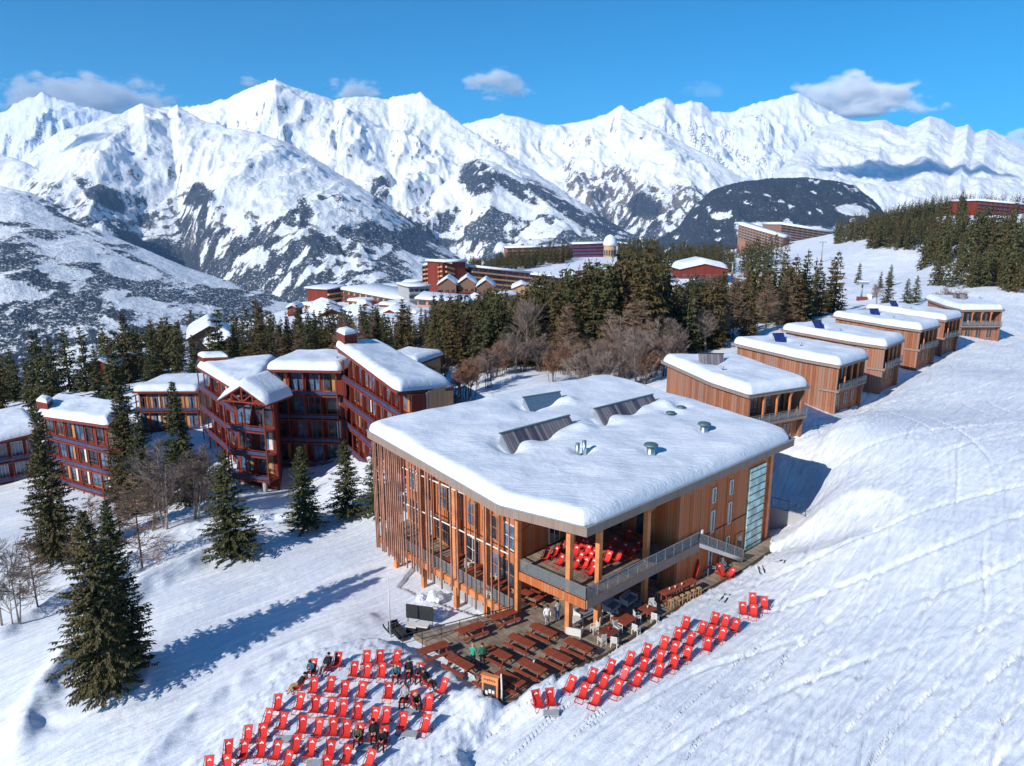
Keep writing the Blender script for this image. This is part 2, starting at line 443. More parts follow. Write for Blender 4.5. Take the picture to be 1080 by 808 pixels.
wv = t.coords((.25, 2.2, 1), 'Object', (0, 0, math.radians(20)))
h = t.math('ADD', t.math('MULTIPLY', t.noise(w, .6, 5, .6), 1.0), t.math('MULTIPLY', t.noise(wv, 1.6, 5, .65, .8), .9))
h = t.math('ADD', h, t.math('MULTIPLY', t.noise(w, 5, 3, .6), .2))
t.bump(h, .8, .16); t.color(t.mix(t.ramp(t.noise(w, .3, 3), [(.4, 0), (.6, 1)]), (.64, .69, .78), (.76, .80, .87)))
M['roof_snow'] = t.m
# ================================================================== ground sheet
na, nr = 1050, 1150
ang = np.tan(np.linspace(-1, 1, na)*math.radians(47))
ang = np.arctan(ang)
rad = np.exp(np.linspace(math.log(38), math.log(2300), nr))
A_, R_ = np.meshgrid(ang, rad)
GX = R_*np.sin(A_); GY = R_*np.cos(A_)+OY
GZ = ground_z(GX, GY, True)
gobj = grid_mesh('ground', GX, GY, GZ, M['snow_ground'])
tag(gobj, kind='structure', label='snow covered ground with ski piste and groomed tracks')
# ================================================================== valley and mountain ranges
ZV = -830.0
# each range: list of (px, py, distance) along its crest; width of the front slope; crest jaggedness
RANGES = {
 'far': dict(p=[(-220,165,21000),(-60,135,21000),(0,120,21000),(20,107,21000),(35,102,21000),(45,97,21000),(54,102,21000),(75,108,21000),(110,118,21000),(170,130,21000),(300,150,22000),(560,150,22000),(640,132,22000),
               (668,116,22000),(690,106,22000),(702,101,22000),(712,109,22000),(727,106,22000),(740,107,22000),(750,117,22000),(770,118,22000),(790,111,22000),(806,106,22000),(828,101,22000),(842,97,22000),(856,105,22000),(875,116,22000),
               (890,124,21000),(920,133,20000),(1000,160,19000),(1150,170,19000)], W=8000, jag=90, conc=1.5),
 'east': dict(p=[(760,235,8500),(800,205,10500),(835,165,12500),(865,135,14500),(893,125,15000),(912,128,15000),(932,126,15000),(944,131,15000),(958,133,15000),(970,127,15000),(981,122,15000),(994,126,15000),(1008,134,15000),(1021,131,14500),(1029,139,14500),(1042,135,14500),(1056,142,14500),(1080,155,14000),(1120,165,14000),(1250,185,14000)], W=9500, jag=45, conc=1.15),
 'mid': dict(p=[(440,160,15000),(480,132,15000),(515,124,14500),(530,120,14500),(548,123,14000),(575,131,14000),(600,130,14000),(625,125,13500),(640,120,13500),(655,110,13000),(668,120,12600),(690,132,12000),(715,147,11500),(745,163,11000),(780,185,10500),(830,215,9800),(900,250,9000)], W=5600, jag=40, conc=1.05),
 'massif': dict(p=[(60,140,13500),(120,122,13500),(180,113,13500),(215,110,13200),(238,104,13000),(258,94,12500),(275,88,12200),(290,83,12000),(303,89,12000),(322,96,12000),(340,101,12000),(352,106,12000),(362,103,11800),(376,101,11800),(395,102,11800),(410,104,11800),(425,99,11600),(445,97,11500),(456,108,11300),(478,124,11000),(505,143,10500),(545,168,9800),(590,199,9000),(630,225,8400),(665,247,7900),(720,285,7200)], W=5600, jag=60, conc=1.25),
 'spur': dict(p=[(430,235,8400),(465,195,8500),(490,175,8600),(503,167,8600),(520,170,8500),(550,188,8300),(585,208,8000),(625,232,7600),(660,252,7300)], W=2600, jag=20, conc=1.0),
 'west': dict(p=[(-60,215,8500),(20,200,8800),(60,165,9300),(85,142,9600),(110,128,10000),(135,116,10500),(150,109,10500),(163,114,10500),(178,116,10500),(187,110,10300),(196,117,10000),(215,127,9600),(240,134,9300),(270,140,9000),(300,149,8700),(330,166,8400),(370,191,8000),(410,217,7600),(440,240,7300),(470,262,7000),(500,284,6800)], W=4600, jag=25, conc=.8),
 'left_back': dict(p=[(-250,150,12000),(-80,155,11500),(0,162,11000),(25,170,10500),(50,184,10000),(75,205,9300),(100,235,8600)], W=3500, jag=20, conc=1.0),
 'gorge': dict(p=[(-100,205,6900),(0,196,7000),(30,202,7000),(60,215,7000),(80,232,6800),(105,250,6600),(140,275,6200)], W=1700, jag=15, conc=.8),
 'fields': dict(p=[(-260,190,5600),(-100,194,5600),(0,203,5500),(20,206,5500),(60,224,5400),(100,241,5300),(150,262,5200),(200,283,5050),(250,300,4950),(300,315,4850),(340,330,4700),(380,345,4600)], W=3600, jag=6, conc=1.0),
 'woodhill': dict(p=[(650,275,5600),(690,257,5700),(715,240,5800),(732,216,5900),(750,201,6000),(780,192,6000),(815,188,6000),(850,188,6000),(880,191,6000),(903,197,6000),(922,212,5900),(945,238,5800),(975,262,5700),(1050,270,5600)], W=3000, jag=8, conc=1.0),
}
na, nr = 1500, 760
tanx = np.linspace(-1.02, .98, na)
dist = np.exp(np.linspace(math.log(1500), math.log(27000), nr))
TX, YY = np.meshgrid(tanx, dist)
XX = TX*YY
H = np.full(XX.shape, ZV)+40*fbm(XX/900, YY/900, 3)
LAY = np.zeros(XX.shape, int)-1
TT = np.zeros(XX.shape)
sp1 = ridged(XX/2300+3.1, YY/3300+.7, 5, .52)          # big spurs
wx = XX+260*perlin(XX/700, YY/700)
gul = ridged(wx/620, YY/2100+7, 4, .55)                # gullies running down towards the valley
fine = ridged(XX/260+2, YY/330, 4, .55)
jn = ridged(XX/420+9, YY/2600, 4, .6)-.45
for li, (nm, L) in enumerate(RANGES.items()):
    P = [at(a[0], a[1], y=a[2]) for a in L['p']]
    pu = np.array([p.x/p.y for p in P]); pd = np.array([p.y for p in P]); pz = np.array([p.z for p in P])
    Rr = np.interp(tanx, pu, pd)[None]; Zr = np.interp(tanx, pu, pz)[None]
    k = (tanx < pu[0]); Zr = np.where(k, Zr-(pu[0]-tanx)*9000, Zr); k = (tanx > pu[-1]); Zr = np.where(k, Zr-(tanx-pu[-1])*9000, Zr)
    Rw = Rr+L['W']*.10*perlin(TX*6+li*3.3, TX*0+li)     # wander of the foot only
    s = (Rr-YY)
    W = L['W']*(1+.12*perlin(TX*5+li, TX*0+.3))
    tf = np.clip(s/W, 0, 1); tb = np.clip(-s/(L['W']*.75), 0, 1)
    c = L['conc']
    hf = ZV+(Zr-ZV)*((1-tf)**c)
    hb = ZV+(Zr-ZV)*(1-tb)**1.2
    h = np.where(s >= 0, hf, hb)
    hh = np.maximum(Zr-ZV, 0)
    bell = np.clip(tf*5, 0, 1)*np.clip((1-tf)*3.0, 0, 1)*(s >= 0)+np.clip(tb*5, 0, 1)*(s < 0)
    rel = {'fields': .05, 'woodhill': .05, 'east': .06, 'west': .11}.get(nm, .14)
    g2 = {'fields': .02, 'woodhill': .04, 'east': .04, 'west': .065}.get(nm, .08)
    h = h+hh*bell*(rel*(sp1-.42)*1.6+g2*(gul-.45)+.014*(fine-.45))
    h = h+L['jag']*jn*.6*np.exp(-(np.abs(s)/500)**2)*smooth(0, 1, hh/1200)+L['jag']*.35*(fine-.45)*(hh > 100)
    up = h > H
    H = np.where(up, h, H); LAY = np.where(up, li, LAY); TT = np.where(up, tf, TT)
# terraces of the fields and general roughness
H = H+7*fbm(XX/120, YY/160, 4)*np.clip(YY/5000, .4, 2)
# slope
dy = np.gradient(H, axis=0)/np.gradient(YY, axis=0)
dx = np.gradient(H, axis=1)/np.gradient(XX, axis=1)
slope = np.hypot(dx, dy)
PX, PY, PD = project(XX, YY, H)
BN = .45*fbm(XX/500, YY/700, 4)+.12*fbm(XX/90, YY/130, 3)
def blob(cx, cy, rx, ry, rot=0, soft=.5):
    a = math.radians(rot); u = (PX-cx)*math.cos(a)+(PY-cy)*math.sin(a); v = -(PX-cx)*math.sin(a)+(PY-cy)*math.cos(a)
    q = np.hypot(u/rx, v/ry)+BN
    return smooth(1+soft/2, 1-soft/2, q)
names = list(RANGES)
isl = lambda n: (LAY == names.index(n))
alt = H
nz = fbm(XX/420, YY/560, 5); nz2 = fbm(XX/110+4, YY/150, 4)
# rock: steep faces, more of it low down on the massif and gorge, little on the high snow
rock = smooth(1.5, 2.0, slope+.6*nz+.5*nz2)*.7
low = smooth(650, -150, alt)
hi = smooth(1000, 1900, alt)
mass = isl('massif') | isl('west') | isl('mid') | isl('spur') | isl('gorge')
forest_and_shade = np.zeros(H.shape)
forest_and_shade = np.maximum(forest_and_shade, mass*smooth(.0, .35, nz*1.1+nz2*.6+low*.74-.46-.3*smooth(0, 600, alt))*.9)
rock = np.maximum(rock, mass*smooth(.0, .45, low*.6+.9*nz2+.35*(slope-.75)-.55)*.85)
rock = np.maximum(rock, hi*smooth(.6, 1.1, (slope-1.0)*.6+nz2*1.3+nz*.8)*.6)
# named patches (cliffs and woods of the real massif, one painted shadow)
for b in [(60,215,42,20,35),(130,235,45,32,40),(200,235,48,40,10),(265,255,45,35,30),(340,268,55,28,15),(430,240,40,28,20),(470,262,30,14,20),(600,215,0.1,.1,0)]:
    rock = np.maximum(rock, (isl('west') | isl('gorge') | isl('massif') | isl('spur'))*blob(*b)*smooth(-.35, .3, nz2+.05)*.8)
for b in [(60,262,70,18,30),(105,205,32,10,35),(205,205,22,14,0),(365,235,32,16,15),(440,262,30,18,40),(160,262,60,20,28),(330,245,12,40,-20),(400,200,10,16,0)]:
    forest_and_shade = np.maximum(forest_and_shade, (isl('west') | isl('gorge') | isl('massif'))*blob(*b)*smooth(-.4, .1, nz+.1))
for b in [(505,188,22,20,0),(545,200,30,8,35),(600,222,55,8,33),(640,240,30,10,35)]:
    forest_and_shade = np.maximum(forest_and_shade, (isl('spur') | isl('massif'))*blob(*b)*smooth(-.55, -.1, nz2))
for b in [(640,205,35,30,0),(680,215,30,25,20),(610,190,14,10,0),(740,220,40,22,20)]:
    rock = np.maximum(rock, (isl('mid'))*blob(*b)*smooth(-.25, .15, nz2+.05))
for b in [(680,218,20,14,10)]:
    forest_and_shade = np.maximum(forest_and_shade, (isl('mid'))*blob(*b))  # blue shadow on the mid range cliffs, painted through the wood mask
# wooded hill: dense wood with clearings
wh = isl('woodhill')
clear = smooth(-.5, .2, nz2+.25)*np.maximum.reduce([blob(900,222,16,5,5), blob(830,243,50,7,4), blob(905,243,26,4,3), blob(800,246,20,9,0), blob(760,228,12,4,0)*.7])
forest_and_shade = np.where(wh, smooth(-.45, -.1, nz2+.1)*(1-clear)*1.08, forest_and_shade)
# field slope on the left: hedges, orchards, copses along the contours, painted shade low down
fl = isl('fields') | ((LAY == -1))
hed = ridged(XX/330+.35*nz, H/85+.35*nz, 3, .6)
hed2 = fbm(XX/240, H/55, 4)
pat = smooth(.03, .28, nz*.95+.6*hed2+.50*smooth(-100, -600, alt)-.08)  # cover thickened towards the valley also paints the slope's blue shade
forest_and_shade = np.where(fl, np.maximum(pat*.85, smooth(.80, .9, hed)*.6*smooth(-.3, .2, nz)), forest_and_shade)
for b in [(15,275,28,22,0),(60,305,70,10,25),(120,330,70,9,27),(160,350,60,12,27),(30,330,40,14,0),(190,370,70,14,5),(75,355,60,12,0),(0,375,60,20,0),(120,262,60,3,27),(250,350,40,6,10),(150,345,26,6,0),(80,235,40,3,26)]:
    forest_and_shade = np.maximum(forest_and_shade, fl*blob(*b)*smooth(-.5, .3, nz2+.15)*.95)
for b in [(225,345,40,5,-5),(125,365,18,5,-8),(135,285,30,8,10)]:
    forest_and_shade = np.where(fl, forest_and_shade*(1-blob(*b)*.9), forest_and_shade)
vill = fl*np.maximum.reduce([blob(110,265,25,5,-6), blob(215,325,26,10,0), blob(175,300,16,4,-10)])*smooth(.0, .25, fbm(XX/26, YY/40, 2))
rock = np.where(fl, np.maximum(rock*.3, vill*.7), rock)
rock = np.where(isl('east'), rock*.5*smooth(.1, .5, nz2+.2)+smooth(.25, .5, nz2)*hi*.5, rock)
rock = np.clip(rock, 0, 1); forest_and_shade = np.clip(forest_and_shade, 0, 1.25)
H = H+forest_and_shade*np.where(H > ZV+60, 1, .4)*13*np.abs(perlin(XX/17, YY/26))+rock*9*perlin(XX/45, YY/60)
# ---- material
t = NT('alpine_cover', (.8, .8, .85), .85, .12)
a1 = t.node('ShaderNodeAttribute'); a1.attribute_name = 'forest_and_shade'
a2 = t.node('ShaderNodeAttribute'); a2.attribute_name = 'rock'
w = t.coords((.001, .001, .001), 'World')
f1 = t.noise(w, 20, 9, .75); f2 = t.noise(w, 42, 8, .8)
def thr(att, nz_, k):      # sharpen the cover mask with fine noise
    s = t.math('ADD', t.math('MULTIPLY', att, .68), t.math('MULTIPLY', t.math('SUBTRACT', nz_, .5), k))
    return t.ramp(s, [(.40, 0), (.50, 1)])
snow = t.mix(t.ramp(t.noise(w, 3, 5), [(.4, 0), (.6, 1)]), (.80, .82, .86), (.89, .90, .92))
rockc = t.ramp(t.noise(t.coords((.001, .001, .004), 'World'), 14, 6, .7), [(.3, (.07, .07, .08)), (.5, (.16, .14, .14)), (.7, (.27, .23, .21))])
woodc = t.mix(t.ramp(f2, [(.35, 0), (.65, 1)]), (.022, .034, .05), (.055, .06, .072))  # blue of the distant haze is mixed into these wood tones
c = t.mix(thr(a2.outputs['Fac'], f1, 2.0), snow, rockc)
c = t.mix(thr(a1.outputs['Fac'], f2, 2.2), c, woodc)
t.color(c)
t.bump(t.math('ADD', t.math('MULTIPLY', t.noise(w, 7, 8, .65), 1.0), t.math('MULTIPLY', f2, .25)), .7, 65)
M['alpine_cover'] = t.m
mobj = grid_mesh('mountains', XX, YY, H, M['alpine_cover'], {'forest_and_shade': forest_and_shade, 'rock': rock})
tag(mobj, kind='structure', label='snowy alpine range and valley behind the resort')
# ================================================================== building materials
def planks(name, c0, c1, width=.18, seam=.55, grey=None, gamt=.4, horiz=False, rough=.75, stain=.5):
    """boards running up a wall of any direction: tone per board, dark seams, weather streaks"""
    t = NT(name, c0, rough, .2)
    g = t.node('ShaderNodeNewGeometry')
    cr = t.node('ShaderNodeVectorMath'); cr.operation = 'CROSS_PRODUCT'
    t.link(g.outputs['True Normal'], cr.inputs[0]); cr.inputs[1].default_value = (0, 0, 1)
    nm = t.node('ShaderNodeVectorMath'); nm.operation = 'NORMALIZE'; t.link(cr.outputs[0], nm.inputs[0])
    dt = t.node('ShaderNodeVectorMath'); dt.operation = 'DOT_PRODUCT'
    t.link(g.outputs['Position'], dt.inputs[0]); t.link(nm.outputs[0], dt.inputs[1])
    sx = t.node('ShaderNodeSeparateXYZ'); t.link(g.outputs['Position'], sx.inputs[0])
    u = t.math('DIVIDE', sx.outputs['Z'] if horiz else dt.outputs['Value'], width)
    fl = t.math('FLOOR', u); fr = t.math('FRACT', u)
    wn = t.node('ShaderNodeTexWhiteNoise'); wn.noise_dimensions = '1D'; t.link(fl, wn.inputs['W'])
    cb = t.node('ShaderNodeCombineXYZ')
    t.link(t.math('MULTIPLY', dt.outputs['Value'], .6 if horiz else 3.0), cb.inputs[0]); t.link(t.math('MULTIPLY', sx.outputs['Z'], 3.0 if horiz else .35), cb.inputs[1]); t.link(wn.outputs['Value'], cb.inputs[2])
    st = t.noise(cb.outputs[0], 1.6, 5, .6)
    tone = t.math('ADD', t.math('MULTIPLY', wn.outputs['Value'], .6), t.math('MULTIPLY', st, stain))
    c = t.mix(t.ramp(tone, [(.15, 0), (.85, 1)]), c0, c1)
    if grey:
        big = t.noise(t.coords((1, 1, .4), 'World'), .5, 4, .6)
        c = t.mix(t.math('MULTIPLY', t.ramp(t.math('ADD', t.math('MULTIPLY', big, .6), t.math('MULTIPLY', wn.outputs['Value'], .4)), [(.42, 0), (.62, 1)]), gamt), c, grey)
    sm = t.math('LESS_THAN', t.math('ABSOLUTE', t.math('SUBTRACT', fr, .5)), .455)
    c = t.mix(sm, tuple(k*(1-seam) for k in c0), c)
    t.color(c)
    t.bump(t.math('ADD', t.math('MULTIPLY', sm, .8), t.math('MULTIPLY', st, .2)), .6, .015)
    M[name] = t.m; return t.m
planks('orange_boards', (.40, .10, .03), (.64, .19, .065), .3, .5, (.28, .17, .11), .45)
planks('larch_boards', (.20, .075, .04), (.50, .20, .105), .42, .65, (.25, .17, .14), .8)
planks('weathered_boards', (.24, .165, .13), (.38, .285, .24), .16, .5, (.20, .16, .14), .5)
planks('red_render', (.15, .026, .018), (.21, .038, .026), 1.2, .25, None)
planks('pale_boards', (.42, .24, .13), (.58, .36, .2), .3, .45)
planks('pink_render', (.52, .28, .2), (.62, .36, .27), 2.0, .15, None)
planks('deck_boards', (.17, .125, .09), (.34, .26, .19), .16, .6, (.12, .09, .07), .5)
def floor_boards(name, c0, c1, width, ang):
    t = NT(name, c0, .8, .2); w = t.coords((1, 1, 1), 'World', (0, 0, ang))
    s = t.node('ShaderNodeSeparateXYZ'); t.link(w, s.inputs[0])
    u = t.math('DIVIDE', s.outputs['X'], width); fl = t.math('FLOOR', u); fr = t.math('FRACT', u)
    v = t.math('FLOOR', t.math('ADD', t.math('DIVIDE', s.outputs['Y'], 3.2), t.math('MULTIPLY', fl, .37)))
    cb = t.node('ShaderNodeCombineXYZ'); t.link(fl, cb.inputs[0]); t.link(v, cb.inputs[1])
    wn = t.node('ShaderNodeTexWhiteNoise'); t.link(cb.outputs[0], wn.inputs['Vector'])
    c = t.mix(wn.outputs['Value'], c0, c1)
    c = t.mix(t.math('MULTIPLY', t.ramp(t.noise(t.coords(kind='World'), .45, 5, .65), [(.45, 0), (.6, 1)]), .55), c, (.09, .075, .065))
    sm = t.math('LESS_THAN', t.math('ABSOLUTE', t.math('SUBTRACT', fr, .5)), .44)
    t.color(t.mix(sm, (.03, .025, .02), c)); t.bump(sm, .5, .012); M[name] = t.m
floor_boards('terrace_boards', (.24, .18, .13), (.42, .33, .25), .17, math.radians(-43))
plain('column_wood', (.60, .22, .085), .65, .25, var=.22, scale=1.2)
plain('fin_wood', (.32, .15, .105), .75, .2, var=.35, scale=.8)
plain('metal_grey', (.33, .34, .35), .45, .5, .5)
plain('metal_dark', (.05, .052, .055), .5, .5, .4)
plain('steel', (.62, .64, .65), .3, .5, .9, var=.08)
plain('vent_cap', (.10, .17, .18), .5, .4, .3)
plain('concrete', (.33, .33, .34), .9, .15, var=.12, scale=.8)
plain('red_metal', (.19, .035, .025), .55, .3)
plain('dark_red', (.10, .022, .018), .7, .2)
plain('blue_rail', (.05, .055, .12), .55, .4, var=.3, scale=.9)
plain('curtain_white', (.62, .6, .55), .9, .1)
plain('curtain_ochre', (.46, .23, .08), .9, .1)
plain('frame_orange', (.50, .20, .07), .7, .2)
plain('frame_red', (.22, .04, .028), .7, .2)
plain('frame_white', (.72, .71, .68), .6, .3)
plain('black_soft', (.018, .018, .02), .8, .2)
plain('soffit', (.20, .12, .08), .8, .15)
plain('purple_render', (.13, .045, .10), .8, .2)
plain('brown_band', (.28, .14, .10), .8, .2)
plain('ochre_plastic', (.75, .48, .08), .5, .3)
def glass(name, col, rough=.08):
    t = NT(name, col, rough, .9); v = t.coords((1, 1, 1), 'World')
    t.color(t.mix(t.ramp(t.noise(v, .9, 3), [(.4, 0), (.62, 1)]), col, tuple(min(1, c*2.2+.02) for c in col)))
    M[name] = t.m
glass('glass_dark', (.02, .028, .04)); glass('glass_blue', (.05, .09, .15)); glass('glass_green', (.22, .36, .34), .2)
t = NT('rail_glass', (.20, .23, .25), .35, .3); t.b.inputs['Alpha'].default_value = .42
M['rail_glass'] = t.m
t = NT('solar', (.01, .02, .07), .12, .8)
w = t.coords((1, 1, 1)); br = t.node('ShaderNodeTexBrick'); t.link(w, br.inputs['Vector'])
br.inputs['Scale'].default_value = 1.0; br.offset = 0; br.inputs['Mortar Size'].default_value = .03; br.inputs['Brick Width'].default_value = .95; br.inputs['Row Height'].default_value = .95
br.inputs['Color1'].default_value = (.012, .025, .14, 1); br.inputs['Color2'].default_value = (.02, .035, .18, 1); br.inputs['Mortar'].default_value = (.05, .06, .09, 1)
t.color(br.outputs['Color']); M['solar'] = t.m
planks('collector', (.05, .045, .075), (.17, .14, .16), .42, .6, (.30, .28, .28), .5, rough=.3)
# ================================================================== building helpers
def V2(p): return Vector((p[0], p[1], 0))
def shift(mb, o): mb.v = [(a-o[0], b-o[1], c-o[2]) for a, b, c in mb.v]; return mb
def part(name, mb, root, mat=None, parent=None):
    """world-space mesh builder -> child of root (root unrotated)"""
    shift(mb, root.location); o = link_mesh(name, mb.mesh(name, mat), parent if parent is not None else root)
    return o
def chaikin(poly, n=2, k=.2):
    P = [tuple(p) for p in poly]
    for _ in range(n):
        Q = []
        for i in range(len(P)):
            a = P[i]; b = P[(i+1) % len(P)]
            Q.append(tuple(a[j]+(b[j]-a[j])*k for j in range(len(a)))); Q.append(tuple(a[j]+(b[j]-a[j])*(1-k) for j in range(len(a))))
        P = Q
    return P
def cen(poly): return (sum(p[0] for p in poly)/len(poly), sum(p[1] for p in poly)/len(poly))
def fit_plane(poly3):
    A = np.array([[p[0], p[1], 1] for p in poly3]); z = np.array([p[2] for p in poly3])
    s, *_ = np.linalg.lstsq(A, z, rcond=None); return lambda x, y: s[0]*x+s[1]*y+s[2]
def snow_cap(poly, zf, T=.9, R=1.3, dents=(), bumps=(), ringn=22, step=.6, inset=.05, seed=0, amp=.12, cut=.035):
    """rounded blanket of snow on a roof outline; zf(x, y) is the roof height"""
    c = cen(poly)
    P = [(c[0]+(p[0]-c[0])*(1-inset*.02), c[1]+(p[1]-c[1])*(1-inset*.02)) for p in chaikin([(p[0], p[1]) for p in poly], 3, cut)]
    Q = []
    for i in range(len(P)):
        a, b = P[i], P[(i+1) % len(P)]; L = math.hypot(b[0]-a[0], b[1]-a[1]); n = max(1, int(L/step))
        Q += [(a[0]+(b[0]-a[0])*k/n, a[1]+(b[1]-a[1])*k/n) for k in range(n)]
    Q = np.array(Q); nb = len(Q)
    size = np.mean(np.hypot(Q[:, 0]-c[0], Q[:, 1]-c[1]))
    near = np.array([0, .02, .06, .13, .24, .4, .6, .85, 1.15])*R
    ss = list(near/size)+list(np.linspace(near[-1]/size, 1, ringn+1)[1:])
    ss = [s for s in ss if s < .985]
    X = np.concatenate([c[0]+(Q[:, 0]-c[0])*(1-s) for s in ss]+[[c[0]]]); Y = np.concatenate([c[1]+(Q[:, 1]-c[1])*(1-s) for s in ss]+[[c[1]]])
    d = seg_d(X, Y, [tuple(q) for q in P]+[P[0]]) if len(P) < 90 else None
    if d is None: d = seg_d(X, Y, [tuple(q) for q in P[::1]]+[P[0]])
    th = T*(1+.16*fbm(X*.16+seed, Y*.16, 2))*np.sqrt(np.clip(1-(1-np.clip(d/R, 0, 1))**2, 0, 1))
    th = th+amp*(fbm(X*.35+seed, Y*.35, 3)+.25*fbm(X*2.2, Y*2.2+seed, 2))*np.clip(d/R, 0, 1)
    for (x, y, r, dep) in dents: th = th-dep*np.exp(-(np.hypot(X-x, Y-y)/r)**2)
    for (x, y, r, up) in bumps: th = th+up*np.exp(-(np.hypot(X-x, Y-y)/r)**2)
    Z = np.array([zf(x, y) for x, y in zip(X, Y)])+np.maximum(th, .02)
    # droop of the outer lip
    lip = np.exp(-(d/.25)**2); Z = Z+.0*lip
    V = [(X[i], Y[i], Z[i]) for i in range(len(X))]
    Fs = []
    for k in range(len(ss)-1):
        for i in range(nb):
            j = (i+1) % nb; Fs.append((k*nb+i, k*nb+j, (k+1)*nb+j, (k+1)*nb+i))
    k = len(ss)-1
    for i in range(nb): Fs.append((k*nb+i, k*nb+(i+1) % nb, len(V)-1))
    # make sure faces look up
    a, b, e = [Vector(V[q]) for q in Fs[0][:3]]
    if (b-a).cross(e-a).z < 0: Fs = [f[::-1] for f in Fs]
    m = MB(); m.add(V, Fs, M['roof_snow'], True); return m
def ccw(poly):
    a = sum(poly[i][0]*poly[(i+1) % len(poly)][1]-poly[(i+1) % len(poly)][0]*poly[i][1] for i in range(len(poly)))
    return list(poly) if a > 0 else list(poly)[::-1]
def roof_slab(poly3, th, mat, top=None):
    poly3 = ccw(poly3); zf = fit_plane(poly3); m = MB()
    m.prism(poly3, [zf(p[0], p[1])-th for p in poly3], [zf(p[0], p[1]) for p in poly3], mat, top)
    return m
# ================================================================== the terrace restaurant building
RA = [at(387,454,z=10.9), at(439,484,z=10.4), at(489,512,z=10.1), at(526,533,z=9.9), at(619,557,z=9.5), at(838,463,z=9.5), Vector((12.2, 91.5, 10.9))]
lodge = empty('mountain_lodge', (5, 60, 0), 0, 'large timber lodge with snow covered roof, tall wooden slats and an open restaurant terrace', 'building')
zr = fit_plane([(p.x, p.y, p.z) for p in RA])
ROUT = ccw([(p.x, p.y, zr(p.x, p.y)) for p in RA])
o = part('roof', roof_slab(ROUT, .75, M['weathered_boards'], M['soffit']), lodge)
# zinc edge strip on top of the fascia
m = MB()
for i in range(len(ROUT)):
    a = Vector(ROUT[i]); b = Vector(ROUT[(i+1) % len(ROUT)]); m.bar(a+Vector((0, 0, .035)), b+Vector((0, 0, .035)), .22, .07, M['metal_grey'])
part('roof_edge', m, lodge, parent=None)
# --- body
P0 = Vector((.8, 54.8, 0)); Q0 = Vector((8, 62.5, 0)); W0 = Vector((14.1, 55.9, 0)); W1 = Vector((25.0, 66.0, 0))
C1 = Vector((26.6, 70.2, 0)); D1 = Vector((12, 88, 0)); A1 = Vector((-11.2, 71.2, 0))
BODY = [P0, Q0, W0, W1, C1, D1, A1]
def ztop(p): return zr(p[0], p[1])-.76
bp = ccw([(p.x, p.y) for p in BODY])
m = MB(); m.prism(bp, -3.2, [ztop(p) for p in bp], M['orange_boards']); part('wall', m, lodge)
def nrm(a, b):
    d = (V2(b)-V2(a)).normalized(); return d, Vector((d.y, -d.x, 0))
def window(root, c, d, n, w, h, frame, glassm, mull=1, trans=0, out=.05, cur=None, name='window'):
    """window centred at c on a wall; d along, n outward. Frame mesh with a pane child"""
    m = MB(); f = .07
    Mx = Matrix((d, n, Vector((0, 0, 1)))).transposed()
    for sx in (-1, 1): m.box(c+d*sx*(w/2-f/2)+n*out, (f, .1, h), M=Mx, mat=M[frame])
    for sz in (-1, 1): m.box(c+Vector((0, 0, sz*(h/2-f/2)))+n*out, (w-2*f, .1, f), M=Mx, mat=M[frame])
    for k in range(mull): m.box(c+d*(w*((k+1)/(mull+1)-.5))+n*out, (.05, .08, h-2*f), M=Mx, mat=M[frame])
    for k in range(trans): m.box(c+Vector((0, 0, h*((k+1)/(trans+1)-.5)))+n*(out-.005), (w-2*f, .07, .045), M=Mx, mat=M[frame])
    fo = part(name, m, root)
    g = MB(); g.box(c+n*(out-.02), (w-2*f+.02, .02, h-2*f+.02), M=Mx, mat=M[glassm])
    part('pane', g, root, parent=fo)
    if cur:
        q = MB(); q.box(c+n*(out+.004)+d*(w*.28), (w*.26, .02, h-2*f), M=Mx, mat=M[cur]); part('curtain', q, root, parent=fo)
    return fo
def z3(p, z): return Vector((p[0], p[1], z))
# windows of the side behind the slats, in two storeys
d, n = nrm(A1, P0); LL = (P0-A1).length
for lvl, z in ((0, 1.5), (1, 5.0), (2, 7.6)):
    k = 0; s = 1.6
    while s < LL-1:
        w = [2.2, 1.5, 2.4, 1.7][(k+lvl) % 4]; h = [2.5, 2.3, 1.3][lvl]
        window(lodge, z3(A1+d*s, z), d, n, w, h, ['frame_orange', 'frame_white', 'frame_orange'][(k+lvl) % 3], ['glass_dark', 'glass_blue'][(k+lvl) % 2], 1, 1 if lvl < 2 else 0)
        s += w+[.8, 1.3, .6][k % 3]; k += 1
# terrace-side windows
for a, b, zs in ((P0, Q0, ((2.0, 1.45, 2.4), (5.6, 1.6, 2.4), (9.0, 5.0, 2.3))),):
    d, n = nrm(a, b)
    for s, z, h in zs: window(lodge, z3(a+d*s, z), d, n, 1.7, h, 'frame_white', 'glass_dark', 1, 0)
    window(lodge, z3(a+d*1.9, 7.3), d, n, .9, 1.3, 'frame_orange', 'glass_dark', 0, 0)
    window(lodge, z3(a+d*4.2, 4.9), d, n, 1.5, 2.4, 'frame_white', 'glass_dark', 1, 0)
    window(lodge, z3(a+d*7.6, 1.35), d, n, 2.4, 2.5, 'frame_orange', 'glass_dark', 2, 0)
d, n = nrm(Q0, W0)
for s in (2.2, 5.4): window(lodge, z3(Q0+d*s, 5.1), d, n, 1.8, 2.4, 'frame_orange', 'glass_dark', 1, 0)
for s in (3.0, 6.2): window(lodge, z3(Q0+d*s, 1.3), d, n, 2.0, 2.4, 'frame_orange', 'glass_dark', 1, 0)
d, n = nrm(W0, W1); FL = (W1-W0).length
for s in (5.2, 8.1):
    for z, h in ((1.6, 1.9), (4.9, 2.1), (7.4, 1.4)):
        window(lodge, z3(W0+d*s, z), d, n, .55, h, 'frame_white', 'glass_dark', 0, 0)
